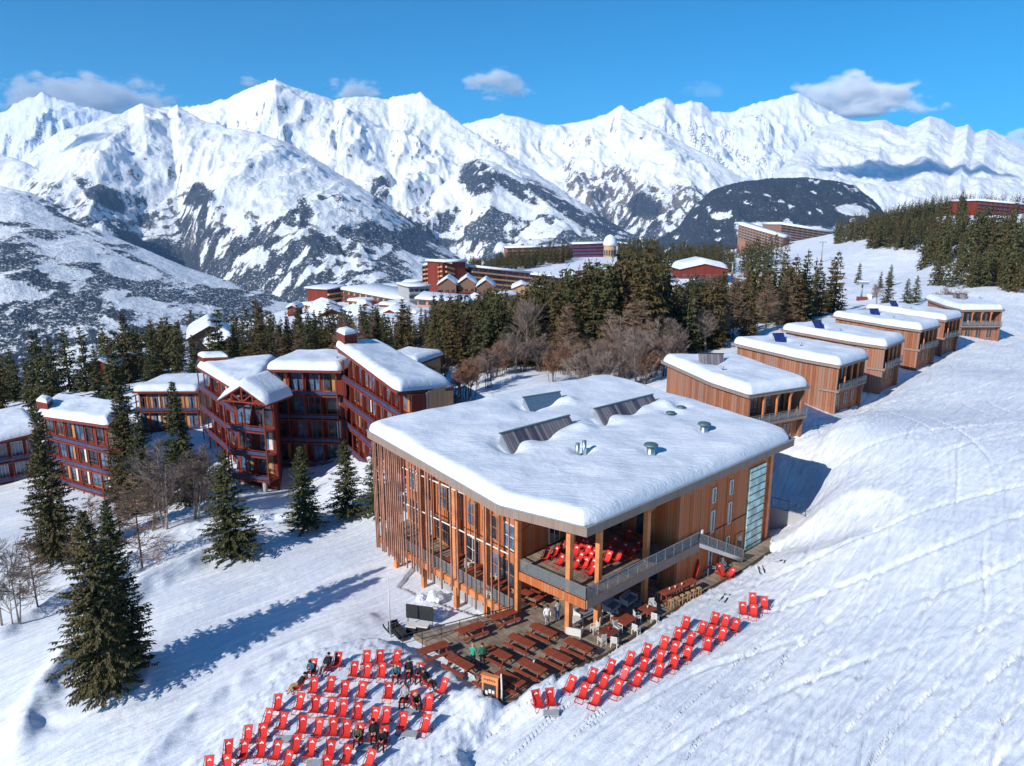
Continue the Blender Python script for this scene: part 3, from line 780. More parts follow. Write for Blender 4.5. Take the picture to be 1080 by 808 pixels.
for i in range(6):                                     # vertical batten joints between the big cladding panels
    m = MB(); s = [1.6, 3.2, 4.6, 5.8, 7.5, 8.7][i]
    m.bar(z3(W0+d*s+n*.03, -.2), z3(W0+d*s+n*.03, 8.4), .05, .05, M['frame_orange']); part('cover_strip', m, lodge)
m = MB(); m.bar(W0+n*.04+Vector((0, 0, 3.9)), W1+n*.04+Vector((0, 0, 3.9)), .05, .07, M['dark_red']); part('cover_strip', m, lodge)
# glazed green stair tower panel at the uphill end, with louvre lines
gp = MB(); g0 = W0+d*(FL-3.6); g1 = W0+d*(FL-.6)
Mx = Matrix((d, n, Vector((0, 0, 1)))).transposed()
gp.box(z3((g0+g1)/2+n*.1, 4.2), (3.0, .16, 8.3), M=Mx, mat=M['glass_green']); go = part('glazed_panel', gp, lodge)
for k in range(11):
    m = MB(); m.box(z3((g0+g1)/2+n*.2, .4+k*.76), (3.05, .05, .06), M=Mx, mat=M['metal_dark']); part('glazing_bar', m, lodge, parent=go)
dm = MB(); dm.box(z3(W0+d*(FL-4.7)+n*.05, 1.1), (1.3, .12, 2.3), M=Mx, mat=M['frame_orange']); dr = part('door', dm, lodge)
dm = MB(); dm.box(z3(W0+d*(FL-4.7)+n*.125, 1.3), (.8, .03, 1.4), M=Mx, mat=M['glass_dark']); part('door_pane', dm, lodge, parent=dr)
# little wall lamp
m = MB(); m.box(z3(W0+d*3.4+n*.16, 4.5), (.22, .2, .38), M=Mx, mat=M['frame_white']); part('wall_lamp', m, lodge)
# --- lower level terrace behind the slats
FA = at(416, 592, z=0); FK = Vector((.15, 52.35, 0)); FA = Vector((-13.4, 67.0, 0))
TC = [FA, FK, P0, A1]
tp = ccw([(p.x, p.y) for p in TC])
m = MB(); m.prism(tp, -.4, 0.0, M['column_wood'], M['terrace_boards']); part('terrace_floor', m, lodge)
m = MB(); dA, nA = nrm(FA, FK)
m.bar(FA+nA*.1+Vector((0, 0, -.28)), FK+nA*.1+Vector((0, 0, -.28)), .22, .6, M['column_wood']); part('edge_beam', m, lodge)
# concrete retaining wall under it
m = MB(); ra = FA+dA*3.2-nA*1.7; rb = FK-nA*1.5; m.bar(z3(ra, -2.2), z3(rb, -2.2), .3, 3.5, M['concrete']); part('retaining_wall', m, lodge)
LF = (FK-FA).length
# timber columns in the slat plane
for s in (2.4, 7.0, 12.0, 16.2):
    m = MB(); q = FA+dA*s-nA*.35
    m.bar(z3(q, gz(q.x, q.y)-.6), z3(q, ztop(q)), .42, .42, M['column_wood'], up=tuple(nA)); part('column', m, lodge)
for s in (4.4, 9.4, 13.8):
    m = MB(); q = FA+dA*s-nA*2.6
    m.bar(z3(q, 0), z3(q, ztop(q)), .36, .36, M['column_wood'], up=tuple(nA)); part('column', m, lodge)
# hanging slats: dense at the far end, sparser towards the terrace
s = .05; k = 0; rr = random.Random(5)
while s < LF+.3 and k < 60:
    q = FA+dA*s+nA*.42; zt = zr(q.x, q.y)-.72
    zb = -1.15+rr.uniform(-.25, .25)
    m = MB(); w_ = rr.choice((.12, .16, .12, .2)); m.bar(z3(q, zb), z3(q, zt), w_, .1, M['fin_wood'], up=tuple(nA)); part('slat', m, lodge)
    s += rr.choice((.26, .34, .5, .34)) if s < 5 else rr.choice((.38, .5, .8)) if s < 9.5 else rr.choice((.9, 1.2, 1.5)); k += 1
for z, s0, s1 in ((8.7, 3, LF-.2), (5.2, 4.5, LF-.2), (2.3, 0, 4)):
    m = MB(); m.bar(z3(FA+dA*s0+nA*.3, z+(zr(FA.x, FA.y)-10.9)*.5), z3(FA+dA*s1+nA*.3, z), .07, .09, M['frame_white']); part('cross_rail', m, lodge)
def railing(root, pts, z, h=1.05, sp=1.5, post='metal_grey', infill='rail_glass', bars=0, lead=None, name='railing'):
    """rail with posts; one part for the rail, panes and posts are its sub-parts"""
    rail = MB()
    for a, b in zip(pts[:-1], pts[1:]):
        za = z if not isinstance(z, (list, tuple)) else z[pts.index(a)]; zb = z if not isinstance(z, (list, tuple)) else z[pts.index(b)]
        rail.bar(z3(a, za+h), z3(b, zb+h), .06, .05, M[post]); rail.bar(z3(a, za+.12), z3(b, zb+.12), .035, .035, M[post])
    ro = part(name, rail, root)
    for a, b in zip(pts[:-1], pts[1:]):
        za = z if not isinstance(z, (list, tuple)) else z[pts.index(a)]; zb = z if not isinstance(z, (list, tuple)) else z[pts.index(b)]
        L = (V2(b)-V2(a)).length; k = max(1, round(L/sp))
        A = z3(a, za); B = z3(b, zb)
        for i in range(k+1):
            q = A.lerp(B, i/k)
            pm = MB(); pm.bar(q, q+Vector((0, 0, h)), .045, .045, M[post]); part('baluster', pm, root, parent=ro)
            if i < k and infill:
                q2 = A.lerp(B, (i+1)/k); dd = (q2-q).normalized()*.05
                g = MB(); g.bar(q+dd+Vector((0, 0, h*.55)), q2-dd+Vector((0, 0, h*.55)), .014, h*.78, M[infill]); part('pane', g, root, parent=ro)
    return ro
railing(lodge, [FA-nA*.15, FK-nA*.15-dA*.3], 0, 1.05, 1.6)
# --- upper terrace (balcony) over the dining deck
BK = Vector((.35, 52.75, 0)); BC = Vector((5.5, 47.95, 0)); BR = Vector((16.3, 57.6, 0))
up = ccw([(p.x, p.y) for p in (BK, BC, BR, W0+Vector((-.03, .03, 0)), Q0, P0)])
# order by hand (non-convex)
up = [(BK.x, BK.y), (BC.x, BC.y), (BR.x, BR.y), (W0.x+.9, W0.y+.8), (W0.x, W0.y), (Q0.x, Q0.y), (P0.x, P0.y)]
m = MB(); m.prism(up, 3.25, 3.6, M['column_wood'], M['terrace_boards']); part('balcony_floor', m, lodge)
dB, nB = nrm(BK, BC); dC, nC = nrm(BC, BR)
m = MB(); m.bar(z3(BK+nB*.06, 3.3), z3(BC+nB*.06, 3.3), .12, .72, M['orange_boards']); part('fascia', m, lodge)
m = MB(); m.bar(z3(BC+nC*.06, 3.3), z3(BR+nC*.06, 3.3), .12, .72, M['weathered_boards']); part('fascia', m, lodge)
for q in (BK+dB*.2, BC-dB*1.7-nC*.9+dC*.2):
    m = MB(); m.bar(z3(q-nC*.0, 2.75), z3(q+Vector((6, 5.6, 0)), 2.75), .24, .36, M['column_wood']); part('beam', m, lodge)
railing(lodge, [BK, BC, BR], 3.62, 1.05, 1.25)
# outside stair down from the balcony
SF = at(783, 593, z=0)
m = MB(); st0 = z3(BR, 3.5); st1 = z3(SF, .2); dS = (V2(st1)-V2(st0)).normalized(); nS = Vector((dS.y, -dS.x, 0))
for sd_ in (0, 1.3): m.bar(st0-nS*sd_, st1-nS*sd_, .09, .34, M['steel' if sd_ == 0 else 'metal_grey'])
so = part('stair', m, lodge)
for i in range(17):
    q = st0.lerp(st1, (i+.5)/17)-nS*.65; t_ = MB(); t_.box(q, (.28, 1.2, .05), M=Matrix((dS, nS, Vector((0, 0, 1)))).transposed(), mat=M['metal_grey']); part('tread', t_, lodge, parent=so)
railing(lodge, [BR, SF], [3.62, .3], 1.0, 1.4, 'metal_grey', 'rail_glass')
# --- the big timber posts
def post(q, zt, w=.42, zb=-.6):
    m = MB(); m.bar(z3(q, zb), z3(q, zt), w, w, M['column_wood'], up=(.68, -.73, 0)); part('column', m, lodge)
post(Vector((.45, 52.55, 0)), ztop((.45, 52.55)))
post(Vector((4.35, 49.4, 0)), ztop((4.35, 49.4)))
post(Vector((6.7, 50.6, 0)), ztop((6.7, 50.6)), .4)
post(Vector((11.1, 54.4, 0)), ztop((11.1, 54.4)), .42)
post(Vector((25.5, 66.9, 0)), ztop((25.5, 66.9)), .5, -.8)
post(Vector((5.2, 56.4, 0)), ztop((5.2, 56.4)), .36)
# knee braces under the eaves
for q in (Vector((11.1, 54.4, 0)),):
    m = MB(); m.bar(z3(q, ztop(q)-1.0), z3(q+Vector((.5, -.55, 0)), ztop(q)-.1), .12, .2, M['column_wood']); part('brace', m, lodge)
# diagonal wire + cross bars upstairs
m = MB(); m.bar(Vector((.6, 52.8, 6.9)), Vector((4.3, 57.4, 7.6)), .05, .05, M['metal_dark']); part('tie_rod', m, lodge)
# --- rooftop solar collectors
dents = []; bumps = []
def collector(p0, p1, z, run, rise, mat, name='solar_collector'):
    """tilted collector: top edge from p0 to p1 (px), leaning towards the sun side"""
    a = at(p0[0], p0[1], z=z+rise); b = at(p1[0], p1[1], z=z+rise)
    dd = (V2(b)-V2(a)).normalized(); nn = Vector((dd.y, -dd.x, 0))
    f0 = z3(a+nn*run, z); f1 = z3(b+nn*run, z); b0 = z3(a-nn*.35, z); b1 = z3(b-nn*.35, z)
    m = MB(); m.add([a, b, f1, f0, b0, b1], [(3, 2, 1, 0), (0, 1, 5, 4)], M[mat]); co_ = part(name, m, lodge)
    for tri in ([a, b0, f0], [b, f1, b1]):
        m = MB(); m.add(tri, [(0, 1, 2)], M['steel']); part('side_cheek', m, lodge, parent=co_)
    m = MB(); m.bar(a-dd*.12, b+dd*.12, .22, .12, M['vent_cap']); part('top_rail', m, lodge, parent=co_)
    c = (a+b)/2
    dents.append((f0.x*.5+f1.x*.5-nn.x*.4, f0.y*.5+f1.y*.5-nn.y*.4, 1.5, .5)); dents.append((f0.x+.2, f0.y, 1.4, .55)); 
    dents.append((a.x*.6+f0.x*.4, a.y*.6+f0.y*.4, 1.1, .5)); bumps.append((f1.x+nn.x*.3, f1.y+nn.y*.3, 1.0, .55))
    return co_
zq = lambda px, py: zr(*at(px, py, z=10.6)[:2])
collector((528, 457), (600, 438), zq(560, 460)+.15, 1.5, 1.75, 'collector')
collector((627, 431), (688, 416), zq(655, 435)+.15, 1.5, 1.7, 'collector')
collector((552, 419), (590, 413), zq(570, 425)+.2, 1.4, 1.4, 'steel')
def vent(px, py, r, h, cap, z=None):
    z = zr(*at(px, py, z=11)[:2]); p = at(px, py, z=z+.5); z0 = zr(p.x, p.y)
    m = MB(); m.lathe(z3(p, z0-.1), [(r*1.0, 0), (r*1.0, h+.1)], 14, M['steel']); v_ = part('vent', m, lodge)
    if cap:
        m = MB(); m.lathe(z3(p, z0+h+.12), [(r*1.7, 0), (r*1.75, .1), (r*1.5, .2), (.05, .26)], 16, M['vent_cap']); part('vent_cap', m, lodge, parent=v_)
        m = MB(); m.lathe(z3(p, z0+h-.02), [(r*.6, 0), (r*.6, .15)], 10, M['metal_dark']); part('vent_neck', m, lodge, parent=v_)
    dents.append((p.x+.1, p.y+.1, .75, .4))
vent(609, 482, .2, 1.75, False); vent(616, 481, .2, 1.9, False)
vent(686, 484, .38, 1.55, True); vent(742, 460, .38, 1.5, True); vent(707, 441, .3, .85, True); vent(718, 435, .28, .85, True)
part('snow_cap', snow_cap([(p[0], p[1]) for p in ROUT], lambda x, y: zr(x, y)+.02, 1.1, .85, dents, bumps, 46, .5, seed=3, amp=.12), lodge)
# ================================================================== dining deck
deck = empty('wooden_deck', (8, 50, 0), 0, 'grey brown board deck around the lodge, crowded with picnic tables', 'deck')
dp = ccw([(p.x, p.y) for p in DECK])
m = MB(); m.prism(dp, -.5, -.06, M['deck_boards'], M['terrace_boards']); part('boards', m, deck)
m = MB()
for a, b in zip(DECK_EDGE[:-1], DECK_EDGE[1:]): m.bar(z3(a, -.03), z3(b, -.03), .28, .1, M['deck_boards'])
part('edge_board', m, deck)
# ================================================================== the row of timber chalets
SPEC = [((790,417),28,1.0,85.3), ((886,386),43,1.0,104), ((935,366),47,1.0,118.5), ((972,348.5),42,.98,136.7), ((998,338),41,.95,150.5), ((1015,327),2,.98,168.6)]
COUT = [(0,0),(10.6,0),(12.6,15),(2.2,19),(-.2,6.2)]
BAL = [(.4,.3),(10.3,.3),(12.1,14.4),(2.6,18.2),(.25,6.2)]
EV = 7.1
clabels = ['nearest timber chalet, right behind the lodge, with a dark collector on its snowy roof',
 'second timber chalet from the lodge, bright blue solar panels tilted on its snowy roof',
 'third timber chalet from the lodge, small blue panel near the left end of its roof',
 'fourth timber chalet from the lodge, dark blue panel on its roof, between two similar chalets',
 'fifth timber chalet from the lodge, half hidden behind the fourth chalet',
 'farthest timber chalet at the top end of the row, broad balcony front facing the camera']
def chalet(idx):
    (px, py), deg, sc, d = SPEC[idx]
    corner = at(px, py, d=d); rz = math.radians(deg)
    root = empty('timber_chalet', (0, 0, 0), 0, clabels[idx], 'chalet', 'timber chalets in a row along the piste')
    eav = EV
    def lp(mbname, mb, parent=None, name=None): return link_mesh(mbname, mb.mesh(mbname), parent if parent is not None else root)
    zf = lambda x, y: eav+.045*y
    out = [(x, y, zf(x, y)) for x, y in COUT]
    lp('roof', roof_slab(out, .42, M['weathered_boards'], M['soffit']))
    m = MB()
    for i in range(5):
        a = Vector(out[i]); b = Vector(out[(i+1) % 5]); m.bar(a+Vector((0,0,.03)), b+Vector((0,0,.03)), .2, .06, M['metal_grey'])
    lp('roof_edge', m)
    # body with a loggia cut into the front: walls as separate blocks
    IN = 2.6; FZ = 3.3
    body = [(.45,IN+.3),(10.2,IN+.3),(12.0,14.3),(2.7,18.1),(.3,6.2)]
    m = MB(); m.prism(ccw(body), -2.5, [zf(x, y)-.43 for x, y in ccw(body)], M['larch_boards']); lp('wall', m)
    m = MB(); m.prism(ccw([(.4,.3),(.7,.3),(.72,IN+.29),(.42,IN+.29)]), -2.5, [zf(0,1)-.43]*4, M['larch_boards']); lp('side_wall', m)
    m = MB(); m.prism(ccw([(9.9,.3),(10.2,.3),(10.28,IN+.29),(9.98,IN+.29)]), -2.5, [zf(0,1)-.43]*4, M['larch_boards']); lp('side_wall', m)
    m = MB(); m.prism(ccw([(.2,-.1),(10.4,-.1),(10.4,IN+.28),(.2,IN+.28)]), FZ-.35, FZ, M['weathered_boards'], M['terrace_boards']); lp('balcony_floor', m)
    m = MB(); m.prism(ccw([(.72,.9),(9.88,.9),(9.9,IN+.28),(.74,IN+.28)]), -2.5, FZ-.36, M['larch_boards']); lp('lower_wall', m)
    # windows of the loggia
    def win(x, y, z, w, h, fr, g, mull=1, cur=None):
        m = MB(); f = .09
        for sx in (-1, 1): m.box((x+sx*(w/2-f/2), y, z), (f, .1, h), mat=M[fr])
        for sz in (-1, 1): m.box((x, y, z+sz*(h/2-f/2)), (w-2*f, .1, f), mat=M[fr])
        for k in range(mull): m.box((x+w*((k+1)/(mull+1)-.5), y, z), (.07, .08, h-2*f), mat=M[fr])
        fo = lp('window', m); q = MB(); q.box((x, y+.02, z), (w-2*f+.02, .02, h-2*f+.02), mat=M[g]); lp('pane', q, fo)
        if cur:
            q = MB(); q.box((x-w*.24, y-.012, z), (w*.3, .02, h-2*f), mat=M[cur]); lp('curtain', q, fo)
    for k, x in enumerate((1.7, 4.0, 6.3, 8.6)): win(x, IN+.24, FZ+1.35, 1.7, 2.5, 'frame_orange', 'glass_dark', 1, ['curtain_white', None, 'curtain_white', None][(k+idx) % 4])
    for k, x in enumerate((2.6, 5.3, 8.0)): win(x, .84, 1.3, 1.5, 2.0, 'frame_orange', 'glass_dark', 1)
    for x in (2.85, 5.15, 7.45):
        m = MB(); m.bar((x, .25, FZ), (x, .25, eav-.42), .2, .2, M['column_wood']); lp('post', m)
        m = MB(); m.bar((x, .3, eav-1.3), (x+.55, .3, eav-.45), .12, .16, M['column_wood']); lp('brace', m)
    # balcony rail with boards and glass
    m = MB(); m.bar((.25, -.1, FZ+1.05), (10.35, -.1, FZ+1.05), .08, .06, M['weathered_boards']); ra = lp('railing', m)
    for k in range(7):
        m = MB(); x = .3+k*1.67; m.bar((x, -.1, FZ), (x, -.1, FZ+1.02), .06, .06, M['metal_grey']); lp('baluster', m, ra)
        if k < 6:
            m = MB(); m.bar((x+.06, -.1, FZ+.5), (x+1.6, -.1, FZ+.5), .02, .8, M['rail_glass']); lp('pane', m, ra)
    # diagonal buttress under the balcony end
    m = MB(); m.add([(10.22,.1,FZ-.36),(10.22,.9,FZ-.36),(10.22,.9,-1),(10.0,.1,FZ-.36),(10.0,.9,FZ-.36),(10.0,.9,-1)], [(0,1,2),(3,5,4),(0,3,4,1),(1,4,5,2),(2,5,3,0)], M['larch_boards']); lp('buttress', m)
    # chimney flue + collector
    blue = idx not in (0, 5)
    cx, cy = ((5.2, 12.0), (6.2, 12.5), (4.8, 13.0), (6.4, 11.5), (5.2, 13.2), (7.4, 12.2))[idx]
    z0 = zf(cx, cy)+.3; R_ = Matrix.Rotation(math.radians([-8, 4, 10, -6, 8, -16][idx]-deg*.9), 3, 'Z')
    w_, r_, h_ = ((3.4, 1.5, 1.7) if not blue else (1.9, 1.5, 1.75))
    def tp(x, y, z): p = R_ @ Vector((x, y, 0)); return (cx+p.x, cy+p.y, z0+z)
    m = MB(); m.add([tp(-w_/2, r_/2, h_), tp(w_/2, r_/2, h_), tp(w_/2, -r_/2, .1), tp(-w_/2, -r_/2, .1), tp(-w_/2, r_/2+.08, h_), tp(w_/2, r_/2+.08, h_), tp(w_/2, -r_/2+.08, .1), tp(-w_/2, -r_/2+.08, .1)],
          [(3,2,1,0),(4,5,6,7),(0,1,5,4),(2,3,7,6),(1,2,6,5),(3,0,4,7)], M['solar' if blue else 'collector']); so = lp('solar_panel', m)
    m = MB(); m.bar(tp(-w_/2-.1, r_/2, h_+.06), tp(w_/2+.1, r_/2, h_+.06), .2, .12, M['metal_dark']); lp('top_rail', m, so)
    for sx in (-1, 1):
        m = MB(); m.bar(tp(sx*w_*.45, r_/2+.15, -.3), tp(sx*w_*.45, r_/2+.15, h_), .1, .1, M['steel']); lp('support', m, so)
    m = MB(); m.lathe((cx-2.4, cy-4.6, zf(cx, cy-4.6)), [(.11, 0), (.11, 1.5), (.2, 1.52), (.2, 1.62)], 8, M['steel']); lp('flue', m)
    dn = [tp(0, -r_/2, 0)+(), ]
    lp('snow_cap', snow_cap([(x, y) for x, y, z in out], lambda x, y: zf(x, y)+.02, 1.2, 1.0, [(dn[0][0], dn[0][1], 1.2, .5), (cx, cy, 1.4, .4)], [], 26, .5, seed=20+idx*3, amp=.10, cut=.05))
    root.location = (corner.x, corner.y, corner.z-EV); root.rotation_euler = (0, 0, rz); root.scale = (sc, sc, 1)
    return root
CH_ = [chalet(i) for i in range(6)]
# ================================================================== red apartment houses on the left
def facade(root, a, b, z0, nl, fh, nb, wallz=None, depth=1.5, rail='blue_rail', frame='frame_red', posts=True, fins=True, curt=True, seed=0, mull=1, open_top=False):
    """balconied front between ground points a and b, outward normal to the right of a->b"""
    rr = random.Random(seed); d, n = nrm(a, b); L = (V2(b)-V2(a)).length; bw = L/nb
    Mx = Matrix((d, n, Vector((0, 0, 1)))).transposed()
    for k in range(nl):
        z = z0+k*fh
        if k > 0 or True:
            m = MB(); m.box(z3((V2(a)+V2(b))/2+n*depth/2, z+.0), (L, depth, .22), M=Mx, mat=M['red_metal']); bo = part('balcony', m, root)
            m = MB(); m.box(z3((V2(a)+V2(b))/2+n*(depth+.02), z+.55), (L, .07, .5), M=Mx, mat=M[rail]); part('railing', m, root, parent=bo)
            m = MB(); m.box(z3((V2(a)+V2(b))/2+n*(depth+.02), z+.98), (L, .1, .08), M=Mx, mat=M['red_metal']); part('handrail', m, root, parent=bo)
        for i in range(nb):
            c = z3(V2(a)+d*(bw*(i+.5)), z+fh*.5+.1)
            ww = bw*rr.choice((.66, .78, .84)); 
            window(root, c+d*rr.uniform(-.1, .1)*bw, d, n, ww, fh*.78, rr.choice((frame, frame, 'frame_orange')), rr.choice(('glass_dark', 'glass_blue')), mull, 0, .05,
                   rr.choice(('curtain_white', 'curtain_ochre', None, None)) if curt else None)
            if fins and i > 0 and rr.random() < .7:
                m = MB(); q = z3(V2(a)+d*bw*i, 0)
                m.add([z3(q+d*.04, z+.1), z3(q+n*depth*.62+d*.04, z+.1), z3(q+n*depth*.2+d*.04, z+fh-.15), z3(q+d*.04, z+fh-.15), z3(q-d*.04, z+.1), z3(q+n*depth*.62-d*.04, z+.1), z3(q+n*depth*.2-d*.04, z+fh-.15), z3(q-d*.04, z+fh-.15)],
                      [(0,1,2,3),(7,6,5,4),(1,5,6,2),(2,6,7,3),(0,4,5,1),(3,7,4,0)], M['red_render']); part('partition', m, root)
    if posts:
        for i in range(nb+1):
            q = V2(a)+d*bw*i+n*(depth-.05)
            m = MB(); m.bar(z3(q, z0-.4), z3(q, z0+nl*fh-(fh*.1 if not open_top else 0)), .16, .16, M['red_metal'], up=tuple(n)); part('post', m, root)
    return d, n, L
def chair_small(root, p, col='ochre_plastic'):
    m = MB(); m.box(z3(p, p[2]+.42), (.5, .5, .06), mat=M[col]); m.box(z3(p+Vector((0, .25, 0)), p[2]+.7), (.5, .06, .55), mat=M[col])
    for sx in (-.2, .2):
        for sy in (-.2, .2): m.bar(z3(p+Vector((sx, sy, 0)), p[2]), z3(p+Vector((sx, sy, 0)), p[2]+.4), .05, .05, M[col])
    return m
def body(root, poly, z0, zt, mat='red_render'):
    p = ccw([(q[0], q[1]) for q in poly]); m = MB(); m.prism(p, z0, zt, M[mat]); return part('wall', m, root)
def roofed(root, poly, z, th=.35, T=.95, R=1.1, tilt=None, seed=0, ringn=20, over=0, step=.8, dents=(), bumps=(), fasc='red_metal', cut=.05, amp=.13):
    c = cen(poly); P = ccw([(c[0]+(p[0]-c[0])*(1+over), c[1]+(p[1]-c[1])*(1+over)) for p in poly])
    zf = tilt if tilt else (lambda x, y: z)
    P3 = [(x, y, zf(x, y)) for x, y in P]
    o1 = part('roof', roof_slab(P3, th, M[fasc], M['soffit']), root)
    part('snow_cap', snow_cap(P, lambda x, y: zf(x, y)+.015, T, R, dents, bumps, ringn, step, seed=seed, cut=cut, amp=amp), root)
    return zf
# --- right wing (long stepped facade running to the near corner), middle block, left wing with gabled porch
ap = empty('apartment_house', (-30, 100, -2), 0, 'big red apartment house with three snow covered wings, blue balcony rails and a gabled porch', 'apartment house')
N1 = at(418, 413, d=85); N0 = at(352, 364, d=108); N2 = at(478, 408, d=93)       # eave corners of the right wing
zN = N1.z; zN0 = N0.z
dW = V2(N2)-V2(N1)
F1 = V2(N1); F0 = V2(N0); R1 = V2(N2); R0 = F0+dW*.9
zw = fit_plane([(F1.x, F1.y, N1.z), (F0.x, F0.y, N0.z), (R1.x, R1.y, N2.z)])
dF, nF = nrm(F0, F1)
ins = lambda p, k: p-nF*k
b0, b1 = ins(F0, 1.9), ins(F1, 1.9)
pb = ccw([(p.x, p.y) for p in (b0, b1, R1-dW*.03, R0-dW*.03)])
m = MB(); m.prism(pb, -8, [zw(*p)-.4 for p in pb], M['red_render']); part('wall', m, ap)
P3 = [(p.x, p.y, zw(p.x, p.y)) for p in (F0, F1+dF*.3, R1+dF*.3, R0)]
part('roof', roof_slab(P3, .4, M['red_metal'], M['soffit']), ap)
part('snow_cap', snow_cap([(p[0], p[1]) for p in ccw(P3)], lambda x, y: zw(x, y)+.02, 1.15, 1.3, [], [], 30, .7, seed=41, cut=.05, amp=.12), ap)
z0w = zN-.6-4*3.5
facade(ap, b0, b1, z0w+.3, 4, 3.6, 9, seed=3, curt=True)
# upper parapet box (stair tower) with its own snow hat
q0 = at(353, 358, d=109); q1 = at(381, 360, d=106)
tw = [F0+dW*.03-nF*.3, F0+dF*4.2+dW*.03-nF*.3, F0+dF*4.2+dW*.30, F0+dW*.30]
body(ap, tw, zN0-1.2, zN0+1.75); roofed(ap, [(p.x, p.y) for p in tw], zN0+2.0, .25, .75, 1.1, seed=5, over=.06, ringn=8, step=.5)
dE, nE = nrm(b1, R1)
m = MB(); LE = (R1-b1).length
window(ap, z3(b1+dE*3.0, zN-2.2), dE, nE, .6, 2.6, 'metal_grey', 'metal_grey', 0)
for k in range(3): window(ap, z3(b1+dE*(5.2+k*1.9), zN-5.2), dE, nE, 1.0, 1.6, 'frame_orange', 'glass_dark', 0)
m = MB(); m.box(z3((b1+dE*(LE*.68))+nE*.06, zN-3.1), (LE*.6, .1, 4.6), M=Matrix((dE, nE, Vector((0,0,1)))).transposed(), mat=M['pale_boards']); part('cladding', m, ap)
# --- middle block
Lm = at(283, 392, d=107); Rm = at(353, 389, d=106)
zm = (Lm.z+Rm.z)/2
a_, b_ = V2(Lm), V2(Rm); dM, nM = nrm(a_, b_)
mp = [a_-nM*1.8, b_-nM*1.8+dM*1, b_-nM*11+dM*2, a_-nM*11]
body(ap, mp, -9, zm-.3)
facade(ap, a_-nM*1.8, b_-nM*1.8, zm-.4-3.72*4, 4, 3.72, 4, seed=8)
roofed(ap, [(p.x, p.y) for p in (a_-dM*.4+nM*.1, b_+dM*1+nM*.1, b_-nM*11.5+dM*2, a_-nM*11.5-dM*.4)], zm, .35, 1.3, 1.2, seed=9, ringn=18)
# --- left wing
L0 = at(206, 386, d=120); L1 = at(252, 414, d=101); zl = (L0.z+L1.z)/2
l0, l1 = V2(L0), V2(L1); dL, nL = nrm(l0, l1)
back = V2(Lm)-V2(L1)
lb = [l0-nL*1.7, l1-nL*1.7, l1+Vector((1.0, 3.2, 0)), l0+Vector((12, 3.0, 0))]
body(ap, lb, -10, zl-.3)
facade(ap, l0-nL*1.7, l1-nL*1.7, zl-.4-3.6*4, 4, 3.6, 6, seed=12)
roofed(ap, [(p.x, p.y) for p in (l0, l1+dL*.5, l1+Vector((1.7, 3.6, 0)), l0+Vector((12.8, 3.3, 0)))], zl, .35, 1.1, 1.1, seed=13, ringn=22, tilt=(lambda f: f)(fit_plane([(l0.x, l0.y, L0.z), (l1.x, l1.y, L1.z), (l0.x+10, l0.y+3, L0.z+.5)])))
tw = [l0-nL*.6, l0+dL*3.4-nL*.6, l0+dL*3.4+Vector((4.2, 1.2, 0)), l0+Vector((4.6, 1.2, 0))]
body(ap, tw, L0.z-1, L0.z+1.6); roofed(ap, [(p.x, p.y) for p in tw], L0.z+1.8, .25, .7, 1.0, seed=15, over=.05, ringn=8, step=.5)
# gabled porch bay, gable truss, bowed balconies
G0 = V2(at(235, 420, d=99)); G1 = V2(at(277, 426, d=97)); dG, nG = nrm(G0, G1); zg = at(256, 424, d=98).z
LG = (G1-G0).length
body(ap, [G0-nG*2.2, G1-nG*2.2, a_-nM*2.2+dM*.3, l1-nL*3.0], -9, zg-.2)
facade(ap, G0-nG*2.2, G1-nG*2.2, zg-.6-3.6*3, 3, 3.55, 2, depth=2.2, seed=16, open_top=True)
mid = (G0+G1)/2; ap_z = zg+2.1
for nm_, off in (('gable_truss', .1),):
    m = MB(); A = z3(G0-dG*.4+nG*off, zg); B = z3(G1+dG*.4+nG*off, zg); Cc = z3(mid+nG*off, ap_z)
    for p, q in ((A, Cc), (Cc, B), (A, B), (z3(mid+nG*off, zg), Cc), (A.lerp(B, .25), A.lerp(Cc, .55)), (A.lerp(B, .75), B.lerp(Cc, .55)), (A.lerp(B, .5), A.lerp(Cc, .55)), (A.lerp(B, .5), B.lerp(Cc, .55))):
        m.bar(p, q, .15, .2, M['frame_red'])
    part(nm_, m, ap)
def gable_cap(root, A, B, C_, depthv, T, name='snow_cap', mat='roof_snow'):
    """thick snow (or roof) over a gable A-C-B pushed back by depthv"""
    m = MB(); N_ = 10; V = []; prof = []
    for i in range(2*N_+1):
        s_ = i/(2*N_); p = A.lerp(C_, s_*2) if s_ < .5 else C_.lerp(B, s_*2-1)
        e = 1-abs(2*s_-1); th = T*math.sqrt(max(0, 1-(1-min(1, e/.3))**2))+.02
        prof.append((p, th))
    rows = []
    for k in range(9):
        f = k/8; ed = min(1, math.sqrt(max(0, 1-(1-min(1, f/.25))**2))); rows.append([(p+depthv*f+Vector((0, 0, th*ed-.12*e2))) for (p, th), e2 in [((pp, tt), abs(2*j/(2*N_)-1)**3*0) for j, (pp, tt) in enumerate(prof)]])
    n_ = len(prof)
    for r_ in rows: V += r_
    Fs = [(k*n_+i, k*n_+i+1, (k+1)*n_+i+1, (k+1)*n_+i) for k in range(len(rows)-1) for i in range(n_-1)]
    m.add(V, Fs, M[mat], True); return part(name, m, root)
A = z3(G0-dG*.8+nG*.3, zg-.1); B = z3(G1+dG*.8+nG*.3, zg-.1); Cc = z3(mid+nG*.3, ap_z+.15)
m = MB()
